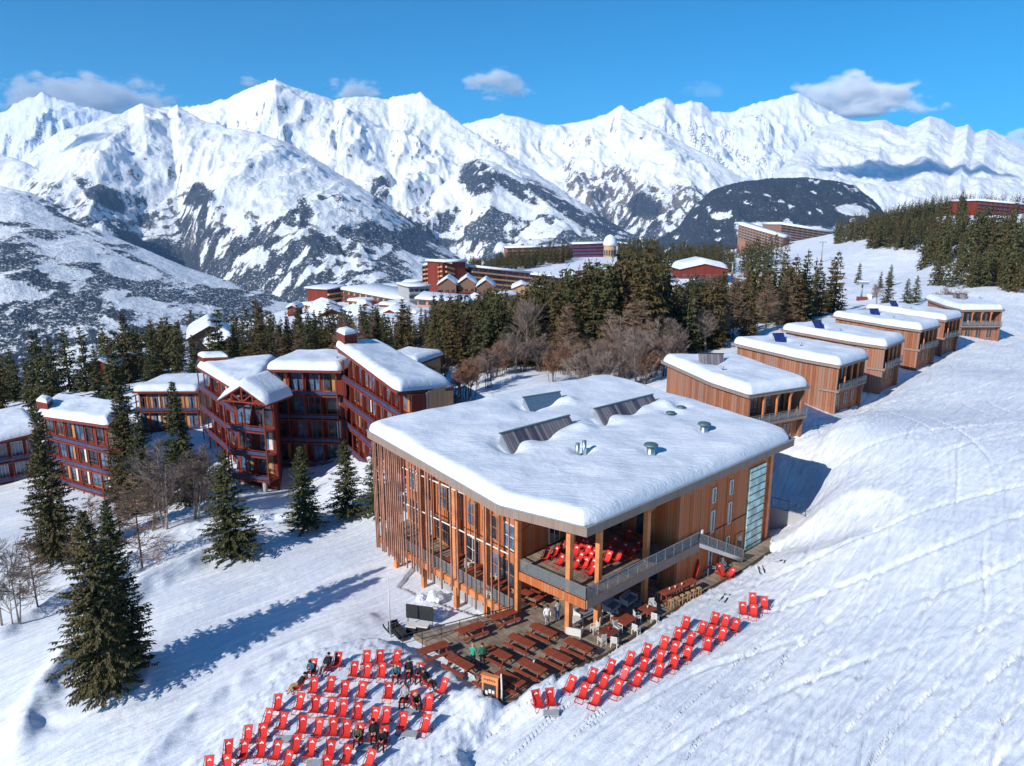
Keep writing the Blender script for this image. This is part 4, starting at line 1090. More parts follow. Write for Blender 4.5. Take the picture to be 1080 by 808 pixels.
for p, q in ((A, Cc), (Cc, B)):
    m.add([p, q, q-nG*6, p-nG*6, p-Vector((0,0,.2)), q-Vector((0,0,.2)), q-nG*6-Vector((0,0,.2)), p-nG*6-Vector((0,0,.2))], [(0,1,2,3),(7,6,5,4),(0,4,5,1),(1,5,6,2),(3,2,6,7),(0,3,7,4)], M['red_metal'])
part('porch_roof', m, ap)
gable_cap(ap, A+Vector((0,0,.05)), B+Vector((0,0,.05)), Cc+Vector((0,0,.05)), -nG*6, 1.0)
for s_ in (.15, .85):
    q = G0.lerp(G1, s_)-nG*.4; m = MB(); m.lathe(z3(q, zg-.6-3.6*3-3.2), [(.32, 0), (.32, 3.2)], 12, M['concrete']); part('pillar', m, ap)
# --- the two red houses further left
h2 = empty('apartment_house', (-60, 105, -8), 0, 'red apartment house behind the tallest left spruce, with a dark end wall and ochre curtains', 'apartment house')
e0 = at(36, 438, d=112); e1 = at(112, 449, d=103); e2 = at(133, 437, d=112); dX, nX = nrm(V2(e0), V2(e1))
ze = (e0.z+e1.z)/2; ebk = V2(e2)-V2(e1)
hb = [V2(e0)-nX*1.6, V2(e1)-nX*1.6, V2(e2)+ebk*.1, V2(e0)+ebk*1.1]
body(h2, hb, -14, ze-.3)
facade(h2, V2(e0)-nX*1.6, V2(e1)-nX*1.6-dX*.4, ze-.4-3.6*3, 3, 3.6, 7, seed=21, fins=False)
zt_ = fit_plane([tuple(e0), tuple(e1), (e2.x, e2.y, e1.z+.3)])
roofed(h2, [(p.x, p.y) for p in (V2(e0)-dX*.4, V2(e1)+dX*.4, V2(e2)+dX*.6+ebk*.1, V2(e0)+ebk*1.15-dX*.4)], ze, .4, 1.1, 1.1, tilt=zt_, seed=22, ringn=20)
tw = [V2(e0)-nX*.6, V2(e0)+dX*3.0-nX*.6, V2(e0)+dX*3.0+ebk*.4, V2(e0)+ebk*.4]
body(h2, tw, ze-1, ze+1.5); roofed(h2, [(p.x, p.y) for p in tw], ze+1.7, .25, .6, .9, seed=23, over=.04, ringn=7, step=.5)
h3 = empty('apartment_house', (-80, 108, -10), 0, 'low wing with grey mullioned windows at the left edge, beside a red house', 'apartment house')
f0 = at(-60, 480, d=108); f1 = at(42, 456, d=116); dY, nY = nrm(V2(f0), V2(f1)); zf_ = (f0.z+f1.z)/2
body(h3, [V2(f0)-nY*1.4, V2(f1)-nY*1.4, V2(f1)-nY*12, V2(f0)-nY*12], -16, zf_-.3, 'red_render')
facade(h3, V2(f0)-nY*1.4, V2(f1)-nY*1.4, zf_-.4-3.3*4, 4, 3.3, 6, depth=1.3, frame='frame_white', fins=False, curt=False, seed=25, mull=2)
roofed(h3, [(p.x, p.y) for p in (V2(f0), V2(f1)+dY*.4, V2(f1)-nY*13, V2(f0)-nY*13)], zf_, .35, 1.0, 1.1, tilt=fit_plane([tuple(f0), tuple(f1), (f1.x, f1.y+10, f1.z+1.2)]), seed=26, ringn=18)
# --- pale timber block between the spruces
h4 = empty('timber_block', (-56, 120, -6), 0, 'pale timber fronted block under thick snow between two dark spruces', 'apartment house')
k0 = at(142, 415, d=124); k1 = at(206, 411, d=124); dZ, nZ = nrm(V2(k0), V2(k1)); zk = (k0.z+k1.z)/2
body(h4, [V2(k0)-nZ*1, V2(k1)-nZ*1, V2(k1)-nZ*10, V2(k0)-nZ*10], -14, zk-.3, 'pale_boards')
facade(h4, V2(k0)-nZ*1, V2(k1)-nZ*1, zk-.4-3.4*3, 3, 3.4, 5, depth=.9, frame='frame_orange', fins=False, seed=28)
roofed(h4, [(p.x, p.y) for p in (V2(k0)-dZ*.5, V2(k1)+dZ*.5, V2(k1)-nZ*11, V2(k0)-nZ*11)], zk, .35, 1.1, 1.1, seed=29, ringn=16)
# --- smaller roofs in the trees
def chalet_house(name, label, cl, cr, d0, d1, depth, base, T=1.2, gable=0, mat='red_render', group=None, seed=0, nb=3, nl=2, cat='house'):
    a = at(cl[0], cl[1], d=d0); b = at(cr[0], cr[1], d=d1); d, n = nrm(V2(a), V2(b)); z = (a.z+b.z)/2
    r = empty(name, (a.x, a.y, z-base), 0, label, cat, group)
    A_, B_ = V2(a), V2(b)
    if gable:
        mid = (A_+B_)/2
        pts = [(A_.x, A_.y, z), (B_.x, B_.y, z)]
        m = MB(); q = [z3(A_, z-base), z3(B_, z-base), z3(B_, z), z3(mid, z+gable), z3(A_, z)]; w_ = [p-n*depth for p in q]
        m.add(q+w_, [(0,1,2,3,4), (9,8,7,6,5), (0,5,6,1), (1,6,7,2), (4,9,5,0)], M[mat]); part('wall', m, r)
        AA = z3(A_-d*.8+n*.7, z-gable*.12); BB = z3(B_+d*.8+n*.7, z-gable*.12); CC = z3(mid+n*.7, z+gable+.15); m = MB()
        for p, q2 in ((AA, CC), (CC, BB)):
            e = -n*(depth+1.2); dn_ = Vector((0,0,.25))
            m.add([p, q2, q2+e, p+e, p-dn_, q2-dn_, q2+e-dn_, p+e-dn_], [(0,1,2,3),(7,6,5,4),(0,4,5,1),(1,5,6,2),(3,2,6,7),(0,3,7,4)], M['red_metal'])
        part('roof', m, r); gable_cap(r, AA+Vector((0,0,.05)), BB+Vector((0,0,.05)), CC+Vector((0,0,.05)), -n*(depth+1.2), T)
    else:
        body(r, [A_-n*.6, B_-n*.6, B_-n*depth, A_-n*depth], z-base, z-.3, mat)
        roofed(r, [(p.x, p.y) for p in (A_-d*.5, B_+d*.5, B_-n*(depth+1)+d*.3, A_-n*(depth+1)-d*.3)], z, .35, T, T*1.4, seed=seed, ringn=10, step=1.2)
    L = (B_-A_).length
    for k in range(nl):
        for i in range(nb):
            window(r, z3(A_+d*(L*(i+.5)/nb)-n*(0 if gable else .6), z-base+1.6+k*2.9), d, n, L/nb*.6, 1.7, 'frame_orange', 'glass_dark', 1)
        m = MB(); m.box(z3((A_+B_)/2+n*.5, z-base+.6+k*2.9+.0), (L, 1.0, .9), M=Matrix((d, n, Vector((0,0,1)))).transposed(), mat=M['red_metal']); part('balcony', m, r)
    return r
chalet_house('roofed_hall', 'big sloping snow roof seen over the spruces at far left', (28,412), (78,404), 260, 260, 34, 9, 2.2, 0, 'soffit', seed=31)
chalet_house('gabled_chalet', 'small red gabled chalet peeping out of the trees left of the timber block', (92,388), (120,386), 190, 190, 12, 9, .9, 1.8)
chalet_house('gabled_chalet', 'snow roofed house behind the red gabled chalet, only its roof showing', (126,380), (142,377), 225, 222, 10, 7, .9, 1.2)
chalet_house('gabled_chalet', 'large gabled chalet on the wooded edge, upper of the twin snow roofs', (199,358), (244,352), 235, 240, 20, 9, 1.6, 3.5, 'soffit')
chalet_house('gabled_chalet', 'lower of the twin snow roofed chalets on the wooded edge, open gable with orange timber', (224,371), (262,360), 215, 220, 12, 9, 1.3, 3.0, 'red_render')
chalet_house('flat_annex', 'low annex with a snow roof showing behind the right wing of the red apartment house', (398,380), (437,384), 125, 122, 9, 9, 1.2, 0, 'pale_boards', seed=37)
# ================================================================== the resort village, farther blocks
def far_block(name, label, L, R, d0, d1, floors, fh, depth, mat='brown_band', band='frame_white', nb=10, T=1.0, group=None, cat='building', win='glass_dark', snowtilt=0, base=3, steps=0, winlim=100):
    """storeyed block given its front eave line in the photo; L, R = (px, py), d0, d1 depths"""
    a = at(L[0], L[1], d=d0); b = at(R[0], R[1], d=d1); d, n = nrm(V2(a), V2(b)); Ln = (V2(b)-V2(a)).length
    hgt = floors*fh
    A_, B_ = V2(a), V2(b)
    r = empty(name, (a.x, a.y, min(a.z, b.z)-hgt), 0, label, cat, group)
    bk = -n*depth
    P = [(A_.x, A_.y), (B_.x, B_.y), ((B_+bk).x, (B_+bk).y), ((A_+bk).x, (A_+bk).y)]
    zt = [a.z, b.z, b.z+snowtilt, a.z+snowtilt]
    m = MB(); p = P; V = [(q[0], q[1], min(a.z, b.z)-hgt-base) for q in p]+[(q[0], q[1], z) for q, z in zip(p, zt)]
    m.add(V, [(3,2,1,0),(4,5,6,7),(0,1,5,4),(1,2,6,5),(2,3,7,6),(3,0,4,7)], M[mat]); part('wall', m, r)
    # roof slab and snow
    ov = 1.0
    Q = [A_+n*ov-d*ov, B_+n*ov+d*ov, B_+bk-n*ov+d*ov, A_+bk-n*ov-d*ov]
    m = MB(); V = [(q.x, q.y, z+.02) for q, z in zip(Q, zt)]+[(q.x, q.y, z+.42) for q, z in zip(Q, zt)]
    m.add(V, [(3,2,1,0),(4,5,6,7),(0,1,5,4),(1,2,6,5),(2,3,7,6),(3,0,4,7)], M['soffit']); part('roof', m, r)
    m = MB(); V = []
    for k, (sh, zz) in enumerate(((0, .44), (0, .44+T*.6), (.9, .44+T))):
        c = (Q[0]+Q[1]+Q[2]+Q[3])/4
        for q, z in zip(Q, zt):
            e = (c-q).normalized()*sh; V.append((q.x+e.x, q.y+e.y, z+zz))
    m.add(V, [(0,1,5,4),(1,2,6,5),(2,3,7,6),(3,0,4,7),(4,5,9,8),(5,6,10,9),(6,7,11,10),(7,4,8,11),(8,9,10,11)], M['roof_snow'], True); part('snow_cap', m, r)
    Mx = Matrix((d, n, Vector((0, 0, 1)))).transposed(); cnt = 0
    sl = (b.z-a.z)/Ln
    for k in range(floors):
        za = a.z-(k+1)*fh; zb = b.z-(k+1)*fh
        m = MB(); m.bar(z3(A_+n*.7, za+.5), z3(B_+n*.7, zb+.5), 1.4, 1.0, M[band]); part('balcony', m, r)
        for i in range(nb):
            if cnt >= winlim: break
            f = (i+.5)/nb; c = z3(A_+d*Ln*f+n*.05, za+(zb-za)*f+1.75)
            g = MB(); g.box(c, (Ln/nb*.72, .12, fh*.46), M=Mx, mat=M[win]); part('window', g, r); cnt += 1
    if steps:
        for i in range(nb+1):
            f = i/nb; m = MB(); q = A_+d*Ln*f+n*.9; z = a.z+(b.z-a.z)*f
            m.bar(z3(q, z-hgt-1), z3(q, z), .35, 1.6, M[mat], up=tuple(n)); part('partition', m, r)
    return r
far_block('curved_residence', 'stepped left gable end of the long red residence above the village', (448,281), (469,277), 442, 420, 6, 2.7, 14, 'red_render', 'pale_boards', 6, 1.4, steps=1)
far_block('curved_residence', 'dark red front right of the stepped end, above the gabled lodges', (469.5,277), (496,285), 420, 436, 5, 2.9, 16, 'red_render', 'pale_boards', 6, 1.4)
far_block('long_residence', 'long red residence with a snow roof running behind the village', (497,282), (560,289), 432, 455, 4, 3.1, 22, 'red_render', 'pale_boards', 13, 1.3)
far_block('long_residence', 'low right hand end of the long red residence, nearly all snow roof', (560,290), (612,297), 455, 470, 2, 3.1, 24, 'red_render', 'brown_band', 10, 1.6)
far_block('pink_house', 'pale pink house with a flat snow roof in front of the red residence', (440,316), (491,320), 330, 330, 3, 3.2, 24, 'pink_render', 'pink_render', 5, 1.2)
far_block('concrete_house', 'grey concrete house at the left corner of the village', (431,303), (453,303), 365, 370, 2, 3.4, 18, 'concrete', 'concrete', 4, 1.0)
for i, (l, r, y, dd, lb) in enumerate([(462, 481, 300, 375, 'left'), (483, 501, 299, 378, 'middle'), (503, 521, 302, 374, 'right')]):
    chalet_house('gabled_lodge', lb+'most of three dark gabled lodges below the red residence' if lb != 'middle' else 'middle one of three dark gabled lodges below the red residence', (l, y), (r, y), dd, dd, 14, 8, 1.2, 3.2, 'soffit', 'dark gabled lodges in the village', seed=50+i, nb=3)
chalet_house('gabled_lodge', 'small pale lodge half buried in snow right of the dark gabled lodges', (541,305), (560,303), 385, 385, 12, 5, 1.3, 2.0, 'pale_boards', nb=2, nl=1)
far_block('terraced_residence', 'red terraced residence at the left edge of the village', (345,306), (364,303), 400, 412, 4, 3.0, 16, 'red_render', 'pale_boards', 5, .9)
far_block('sloping_residence', 'long low residence under one sloping snow sheet, village left side', (362,306), (424,318), 400, 375, 3, 2.9, 26, 'pale_boards', 'red_metal', 10, 1.6)
far_block('flat_house', 'brown flat roofed house behind the sloping residence, left one', (402,303), (424,303), 440, 440, 2, 3.2, 14, 'pale_boards', 'frame_orange', 5, .9)
far_block('flat_house', 'brown flat roofed house behind the sloping residence, right one', (425,299), (446,297), 445, 445, 2, 3.2, 16, 'brown_band', 'pale_boards', 5, .9)
chalet_house('village_chalet', 'broad snow humped chalet at the lower left of the village', (336,334), (362,330), 320, 325, 16, 6, 2.4, 2.6, 'red_render', nb=3)
chalet_house('village_chalet', 'snow humped chalet in the middle of the lower village row', (371,336), (396,332), 320, 325, 15, 6, 2.2, 2.2, 'pale_boards', nb=3)
chalet_house('village_chalet', 'snow humped chalet at the right of the lower village row', (400,331), (424,334), 330, 325, 15, 6, 2.2, 2.4, 'red_render', nb=3)
chalet_house('village_chalet', 'tiny red chalet with a white cap far left of the village', (303,325), (313,325), 345, 345, 9, 6, 1.2, 1.2, 'red_render', nb=2)
chalet_house('village_chalet', 'low flat chalet just above the spruce tops left of the village', (314,336), (333,338), 320, 320, 10, 4, 1.4, .8, 'brown_band', nb=2, nl=1)
# purple hotel with domed entrance
far_block('purple_hotel', 'long purple hotel with a thin white roof above the wood', (604,258), (641,257), 700, 700, 4, 3.2, 22, 'purple_render', 'purple_render', 12, 1.4)
far_block('brown_hotel', 'low brown hotel left of the purple one, almost hidden by the wood', (535,262), (600,260), 690, 700, 3, 3.2, 20, 'brown_band', 'brown_band', 12, 1.4)
r = empty('domed_tower', tuple(at(645, 272, d=690)), 0, 'white domed snow covered tower beside the purple hotel', 'tower')
c_ = at(643, 272, d=690); m = MB(); m.lathe(z3(c_, c_.z-3), [(6, 0), (6, 14), (5.4, 15)], 20, M['pale_boards']); part('wall', m, r)
m = MB(); m.lathe(z3(c_, c_.z+11.5), [(6.5, 0), (6.8, 2), (6.2, 5), (4.7, 8), (2.4, 10), (.2, 10.8)], 20, M['roof_snow']); part('snow_cap', m, r)
for k in range(6):
    m = MB(); a = -PI/2+(k-2.5)*.42; m.box((c_.x+6*math.cos(a), c_.y+6*math.sin(a), c_.z+5), (1.6, .3, 5), rz=a+PI/2, mat=M['glass_dark']); part('window', m, r)
far_block('brown_hotel', 'short dark hotel wing right of the domed tower', (654,257), (662,258), 690, 690, 4, 3.2, 18, 'soffit', 'brown_band', 3, 1.4)
chalet_house('gabled_lodge', 'snow decked lodge below the domed tower', (620,284), (640,282), 560, 560, 16, 7, 2.0, 2.5, 'pale_boards', nb=3)
# far resort blocks on the shelf
far_block('ridge_hotel', 'far stepped residence with a long slanting snow roof line, left one', (779,237), (826,251), 900, 870, 5, 3.3, 26, 'brown_band', 'weathered_boards', 15, 3.0)
far_block('ridge_hotel', 'tallest far residence with many pale balcony bands', (824,237), (890,248), 930, 960, 8, 3.3, 40, 'brown_band', 'weathered_boards', 12, 3.0, winlim=96)
far_block('ridge_hotel', 'small far residence at the right end of the resort shelf, behind spruces', (890,248), (905,251), 960, 970, 4, 3.3, 26, 'brown_band', 'frame_white', 5, 2.0)
far_block('hilltop_hotel', 'red hotel on the wooded hilltop at the right edge', (1031,212), (1095,218), 620, 640, 5, 3.1, 26, 'red_render', 'red_metal', 12, 1.6)
# red barn like hall with humped snow
r = chalet_house('piste_hall', 'low red hall with a humped snow roof beside the far piste', (718,284), (768,283), 395, 395, 20, 5.5, 3.0, 2.6, 'red_render', nb=6, nl=1)
# lift pylon, lift station with red netting, and small piste fences
def pylon(px, py, d, h, label, chair=False):
    p = put(px, d); r = empty('lift_pylon', tuple(p), 0, label, 'lift pylon')
    m = MB(); m.lathe((0, 0, -1), [(.5, 0), (.32, h+1)], 10, M['metal_grey']); link_mesh('mast', m.mesh('mast'), r)
    m = MB(); m.bar((-2.4, 0, h), (2.4, 0, h), .3, .4, M['metal_grey']); a = link_mesh('crossarm', m.mesh('crossarm'), r)
    for s in (-1, 1):
        for k in range(3):
            m = MB(); m.lathe((s*2.3, -.6+k*.6, h-.35), [(.24, -.06), (.24, .06)], 10, M['metal_dark']); link_mesh('sheave', m.mesh('sheave'), a)
    m = MB(); m.box((0, 0, .6), (1.2, 1.2, 1.6), mat=M['red_metal']); link_mesh('pad', m.mesh('pad'), r)
    return r
pylon(866, 275, 500, 14, 'tall grey lift pylon standing in the open snow below the far resort')
pylon(952, 246, 640, 12, 'thin lift pylon on the white shoulder left of the hill wood')
pylon(772, 300, 420, 8, 'short lift pylon among the snowy trees left of the open piste')
p = put(908, 260); r = empty('lift_station', tuple(p), math.radians(-15), 'small lift station with red mats and a frosted roof behind the chalets', 'lift station')
for nm, mb_ in (('mast', MB().lathe((0, 0, 0), [(.35, 0), (.3, 6)], 8, M['metal_grey'])), ('wheel_housing', MB().box((0, 0, 6.3), (3.4, 4.6, .9), mat=M['metal_grey'])),
                ('snow_cap', MB().box((0, 0, 6.95), (3.2, 4.4, .35), mat=M['roof_snow'])), ('red_mat', MB().box((0, -1.2, .7), (3.6, .4, 1.4), mat=M['red_metal'])), ('cabin', MB().box((2.6, .5, 1.2), (1.8, 1.8, 2.4), mat=M['frame_white']))):
    link_mesh(nm, mb_.mesh(nm), r)

hs_ = [(322,322,390,'tan cube house'),(347,322,370,'tan low house'),(386,324,372,'pale boarded house'),(408,322,366,'red house with a deep snow hat'),(352,345,300,'red hut by the spruce tops'),(384,346,298,'brown hut by the spruce tops'),(430,330,325,'pale house with one long window row'),
       (447,336,318,'pink house left of the pale pink one'),(505,318,345,'dark hut right of the pale pink house'),(523,312,360,'tan hut below the third gabled lodge'),(572,306,400,'small tan house by the long residence'),(590,312,385,'small red house near the wood edge'),(375,318,385,'low tan annex above the village lane')]
for i, (px, py, dd, lb) in enumerate(hs_):
    w_ = 12+(i*5) % 9
    chalet_house('village_house', lb+(' at the left of the village' if px < 400 and 'spruce' not in lb else ' in the village' if px < 480 and 'pink' not in lb else ''), (px-w_/2, py), (px+w_/2, py), dd, dd+(-6, 5, 2)[i % 3], 9+i % 4, 6, 1.5, (0, 1.6, 1.9)[i % 3], ('pale_boards', 'red_render', 'brown_band', 'pink_render', 'pale_boards')[(0 if 'tan' in lb or 'pale' in lb else 1 if 'red' in lb else 3 if 'pink' in lb else 2)], 'small houses of the village', seed=80+i, nb=3)
# ================================================================== foliage materials
def leafmat(name, c0, c1, c2):
    t = NT(name, c0, .85, .12); oi = t.node('ShaderNodeObjectInfo'); w = t.coords(kind='World')
    n = t.noise(w, .55, 4, .6); n2 = t.noise(w, 3.5, 3, .6)
    a = t.mix(t.ramp(t.math('ADD', t.math('MULTIPLY', n, .6), t.math('MULTIPLY', n2, .4)), [(.38, 0), (.62, 1)]), c0, c1)
    t.color(t.mix(t.math('MULTIPLY', oi.outputs['Random'], .6), a, c2)); t.b.inputs['Subsurface Weight'].default_value = 0
    M[name] = t.m
leafmat('spruce_needles', (.028, .042, .022), (.12, .122, .045), (.105, .085, .04))
leafmat('brown_spruce', (.035, .036, .016), (.15, .11, .045), (.13, .085, .04))
leafmat('near_spruce', (.045, .052, .026), (.16, .145, .06), (.13, .10, .05))
leafmat('larch_twigs', (.22, .13, .09), (.38, .25, .18), (.30, .2, .15))
leafmat('bare_twigs', (.20, .15, .13), (.38, .31, .27), (.28, .19, .16))
leafmat('red_twigs', (.24, .12, .075), (.40, .24, .16), (.32, .20, .14))
plain('bark', (.11, .08, .06), .9, .1, var=.35, scale=4)
plain('pale_bark', (.30, .26, .22), .9, .1, var=.3, scale=3)
# ================================================================== tree builders (meshes are shared between copies)
def tri_cloud(V, Fc, c, dirv, L, wdt, rr, droop=.2):
    """one small spray: a narrow kite of two triangles lying along dirv"""
    d = dirv.normalized(); side = d.cross(Vector((rr.uniform(-.4, .4), rr.uniform(-.4, .4), 1))).normalized()
    n = len(V); tip = c+d*L+Vector((0, 0, -L*droop))
    V += [tuple(c), tuple(c+d*L*.45+side*wdt), tuple(tip), tuple(c+d*L*.45-side*wdt)]
    Fc += [(n, n+1, n+2), (n, n+2, n+3)]
def conifer_mesh(name, H, Rb, seed, whorls, perw, sprays, spl, clear=.06, ragged=.25, lean=0, one_side=None, pw=.8):
    rr = random.Random(seed); V = []; Fc = []
    bmesh_tr = MB()
    tp_ = [(lean*H*.5*k*k, 0, H*k) for k in (0, .3, .6, .85, 1.0)]
    bmesh_tr.tube([(a, b, c-(.8 if i == 0 else 0)) for i, (a, b, c) in enumerate(tp_)], [.018*H+.06, .013*H+.03, .008*H+.02, .004*H+.01, .008], 7, M['bark'])
    for w in range(whorls):
        t = clear+(1-clear)*(w+rr.uniform(-.3, .3))/whorls
        t = min(max(t, clear), .985)
        z = H*t; R = Rb*((1-t)**pw)*(.8+.35*rr.random())+.12
        if t < .22: R *= .72+.28*(t/.22)
        for b in range(max(3, int(perw*(1-.45*t)))):
            a = rr.uniform(0, 2*PI); Rl = R*(1+rr.uniform(-ragged*1.4, ragged))
            if one_side is not None:
                Rl *= 1-.45*max(0, math.cos(a-one_side))
            cx = lean*H*.5*t*t
            d = Vector((math.cos(a), math.sin(a), 0)); dr = -.28-.25*(1-t)*rr.uniform(.4, 1.2)+.35*t
            ns = max(2, int(sprays*(.35+Rl/Rb)))
            for s in range(ns):
                f = (s+rr.uniform(.1, .9))/ns; f = f**.75
                zz = z+dr*Rl*f+.20*Rl*f*f
                c = Vector((cx, 0, 0))+d*Rl*f; c.z = zz
                aa = a+rr.choice((-1, 1))*rr.uniform(.15, 1.0)*(1-.35*f)
                dv = Vector((math.cos(aa), math.sin(aa), rr.uniform(-.35, .15)))
                tri_cloud(V, Fc, c, dv, spl*rr.uniform(.6, 1.3)*(.55+.45*(1-t)), spl*.22*rr.uniform(.7, 1.3), rr, .25)
            # drooping curtain twigs
            for s in range(max(1, ns//3)):
                f = rr.uniform(.35, 1.0); c = Vector((cx, 0, 0))+d*Rl*f; c.z = z+dr*Rl*f+.2*Rl*f*f
                tri_cloud(V, Fc, c, Vector((rr.uniform(-.5, .5), rr.uniform(-.5, .5), -1)), spl*rr.uniform(.5, .95), spl*.16, rr, 0)
    # leader
    for k in range(8):
        tri_cloud(V, Fc, Vector((lean*H*.5, 0, H*(.93+.07*k/8))), Vector((rr.uniform(-1, 1), rr.uniform(-1, 1), .8)), .35*spl+.1, .07, rr, 0)
    me = bpy.data.meshes.new(name+'_crown'); me.from_pydata(V, [], Fc); me.update()
    return bmesh_tr.mesh(name+'_trunk'), me
def bare_mesh(name, H, seed, spread=.34, depth_=4, n0=8, larch=False, stems=1, mat='pale_bark', tw='bare_twigs', dens=1.0):
    """branching tree: trunk mesh, crown mesh of thin twigs"""
    rr = random.Random(seed); tr = MB(); V = []; Fc = []
    def twig(a, b, w):
        d = (b-a); s = d.cross(Vector((rr.uniform(-1, 1), rr.uniform(-1, 1), rr.uniform(-1, 1)))).normalized()*w
        n = len(V); V.extend([tuple(a-s), tuple(a+s), tuple(b)]); Fc.append((n, n+1, n+2))
        s2 = d.cross(s).normalized()*w; n = len(V); V.extend([tuple(a-s2), tuple(a+s2), tuple(b)]); Fc.append((n, n+1, n+2))
    def grow(p, d, L, lev, w):
        q = p+d*L; twig(p, q+d*L*.1, w)
        if lev == 0: return
        for k in range(rr.choice((4, 5)) if lev > 1 else rr.choice((4, 5, 6))):
            f = rr.uniform(.3, 1.0); pp = p.lerp(q, f)
            dd = (d+Vector((rr.uniform(-1, 1), rr.uniform(-1, 1), rr.uniform(-.5, .9)))*.62).normalized()
            grow(pp, dd, L*rr.uniform(.5, .78), lev-1, w*.66)
    for s in range(stems):
        lx, ly = (rr.uniform(-.12, .12), rr.uniform(-.12, .12)) if stems > 1 else (rr.uniform(-.04, .04), rr.uniform(-.04, .04))
        ox, oy = (rr.uniform(-.5, .5), rr.uniform(-.5, .5)) if stems > 1 else (0, 0)
        hh = H*(1 if s == 0 else rr.uniform(.65, .95)); pts = [Vector((ox+lx*hh*k+rr.uniform(-.1, .1)*k, oy+ly*hh*k+rr.uniform(-.1, .1)*k, hh*k)) for k in (-.08, .2, .4, .6, .8, 1)]
        r0 = .007*hh+.02; tr.tube(pts, [r0*1.2, r0, r0*.8, r0*.6, r0*.35, .012], 6, M[mat])
        if larch:
            for k in range(int(46*dens)):
                t = rr.uniform(.14, .98); p = Vector((ox+lx*hh*t, oy+ly*hh*t, hh*t)); a = rr.uniform(0, 2*PI)
                L = hh*spread*.62*(1-t)**.8+.25; d = Vector((math.cos(a), math.sin(a), rr.uniform(-.1, .35))).normalized()
                grow(p, d, L*rr.uniform(.6, 1.1), 2, .04)
        else:
            for k in range(int(n0*dens/stems**.5)):
                t = rr.uniform(.25, .95); p = Vector((ox+lx*hh*t, oy+ly*hh*t, hh*t)); a = rr.uniform(0, 2*PI)
                up = rr.uniform(.5, 1.5); d = Vector((math.cos(a), math.sin(a), up)).normalized()
                grow(p, d, hh*spread*(1.15-t)*rr.uniform(.7, 1.1), depth_-1, .045)
    me = bpy.data.meshes.new(name+'_crown'); me.from_pydata(V, [], Fc); me.update()
    return tr.mesh(name+'_trunk'), me
def tree(name, meshes, p, rz, sc, label, cat='tree', group=None, mat=None, sz=None):
    r = empty(name, (p[0], p[1], p[2]), rz, label, cat, group)
    r.scale = (sc, sc, sc if sz is None else sz)
    a = link_mesh('trunk', meshes[0], r); b = link_mesh('crown', meshes[1], r)
    return r
def setmat(meshes, mat): meshes[1].materials.append(M[mat]); return meshes
NEAR = [setmat(conifer_mesh('near', 15, 3.5, 101, 54, 18, 25, .44, .085, .3, 0, None, .78), 'near_spruce'),
        setmat(conifer_mesh('near', 15, 3.1, 102, 52, 17, 23, .42, .08, .3, .04, 3.3, .8), 'spruce_needles'),
        setmat(conifer_mesh('near', 12, 2.6, 103, 44, 14, 18, .40, .10, .35, 0, None, .8), 'spruce_needles')]
MID = [setmat(conifer_mesh('mid', 15, R_, 200+i, 26, 10, 9, .95, .05, .3, 0, None, pw), mt) for i, (R_, pw, mt) in enumerate([(2.9, .8, 'spruce_needles'), (2.4, .75, 'spruce_needles'), (3.3, .85, 'spruce_needles'), (2.6, .7, 'brown_spruce'), (2.1, .8, 'spruce_needles'), (2.9, .7, 'brown_spruce')])]
FAR = [setmat(conifer_mesh('far', 15, R_, 300+i, 14, 8, 4, 1.7, .04, .3, 0, None, .8), mt) for i, (R_, mt) in enumerate([(2.8, 'spruce_needles'), (2.3, 'spruce_needles'), (3.2, 'spruce_needles'), (2.7, 'brown_spruce')])]
# --- single trees in front
def pxtree(px, py, z, H_px_top, meshes, hm, label, rz=0, name='spruce_tree', d=None, wide=1.0, group=None):
    p = put(px, d) if d else (on(px, py) if z is None else at(px, py, z=z))
    d_ = p.y*CP+(CH-p.z)*SP
    top = at(px, H_px_top, y=p.y); h = top.z-p.z; sc = h/hm
    r = tree(name, meshes, p-Vector((0, 0, .15)), rz, sc*wide, label, 'tree', group, sz=sc); return r
pxtree(112, 727, None, 536, NEAR[0], 15, 'big brown green spruce in front at left, front tree of the close pair', .4, wide=.84)
pxtree(134, 708, None, 526, NEAR[1], 15, 'slimmer greener spruce behind the front one, back tree of the close pair', 2.0, wide=.82)
pxtree(245, 588, None, 474, NEAR[2], 12, 'lone young spruce beside the groomed track, left of the other two', 1.0, wide=1.15)
pxtree(322, 558, None, 468, NEAR[2], 12, 'small dark spruce on the bank under the red apartment house, left of two', 3.0, wide=1.05)
pxtree(367, 546, None, 462, NEAR[2], 12, 'small dark spruce on the bank close to the lodge slats, right of two', 4.4, wide=1.05)
pxtree(399, 535, None, 463, NEAR[2], 12, 'dark spruce half hidden behind the lodge slats', 1.4, wide=1.05, d=84)
pxtree(62, 592, None, 428, NEAR[0], 15, 'tallest dark spruce, standing in front of the left red house', 5.2, wide=.72)
pxtree(140, 500, None, 410, NEAR[0], 15, 'dark spruce in front of the pale timber block, left one', .9, wide=.8, d=99)
pxtree(157, 503, None, 430, NEAR[2], 12, 'narrow dark spruce tucked against the right of another, before the timber block', 2.2, wide=.9, d=97)
pxtree(198, 500, None, 400, NEAR[1], 15, 'dark spruce hiding the left end of the red apartment house', 3.6, wide=.95, d=96)
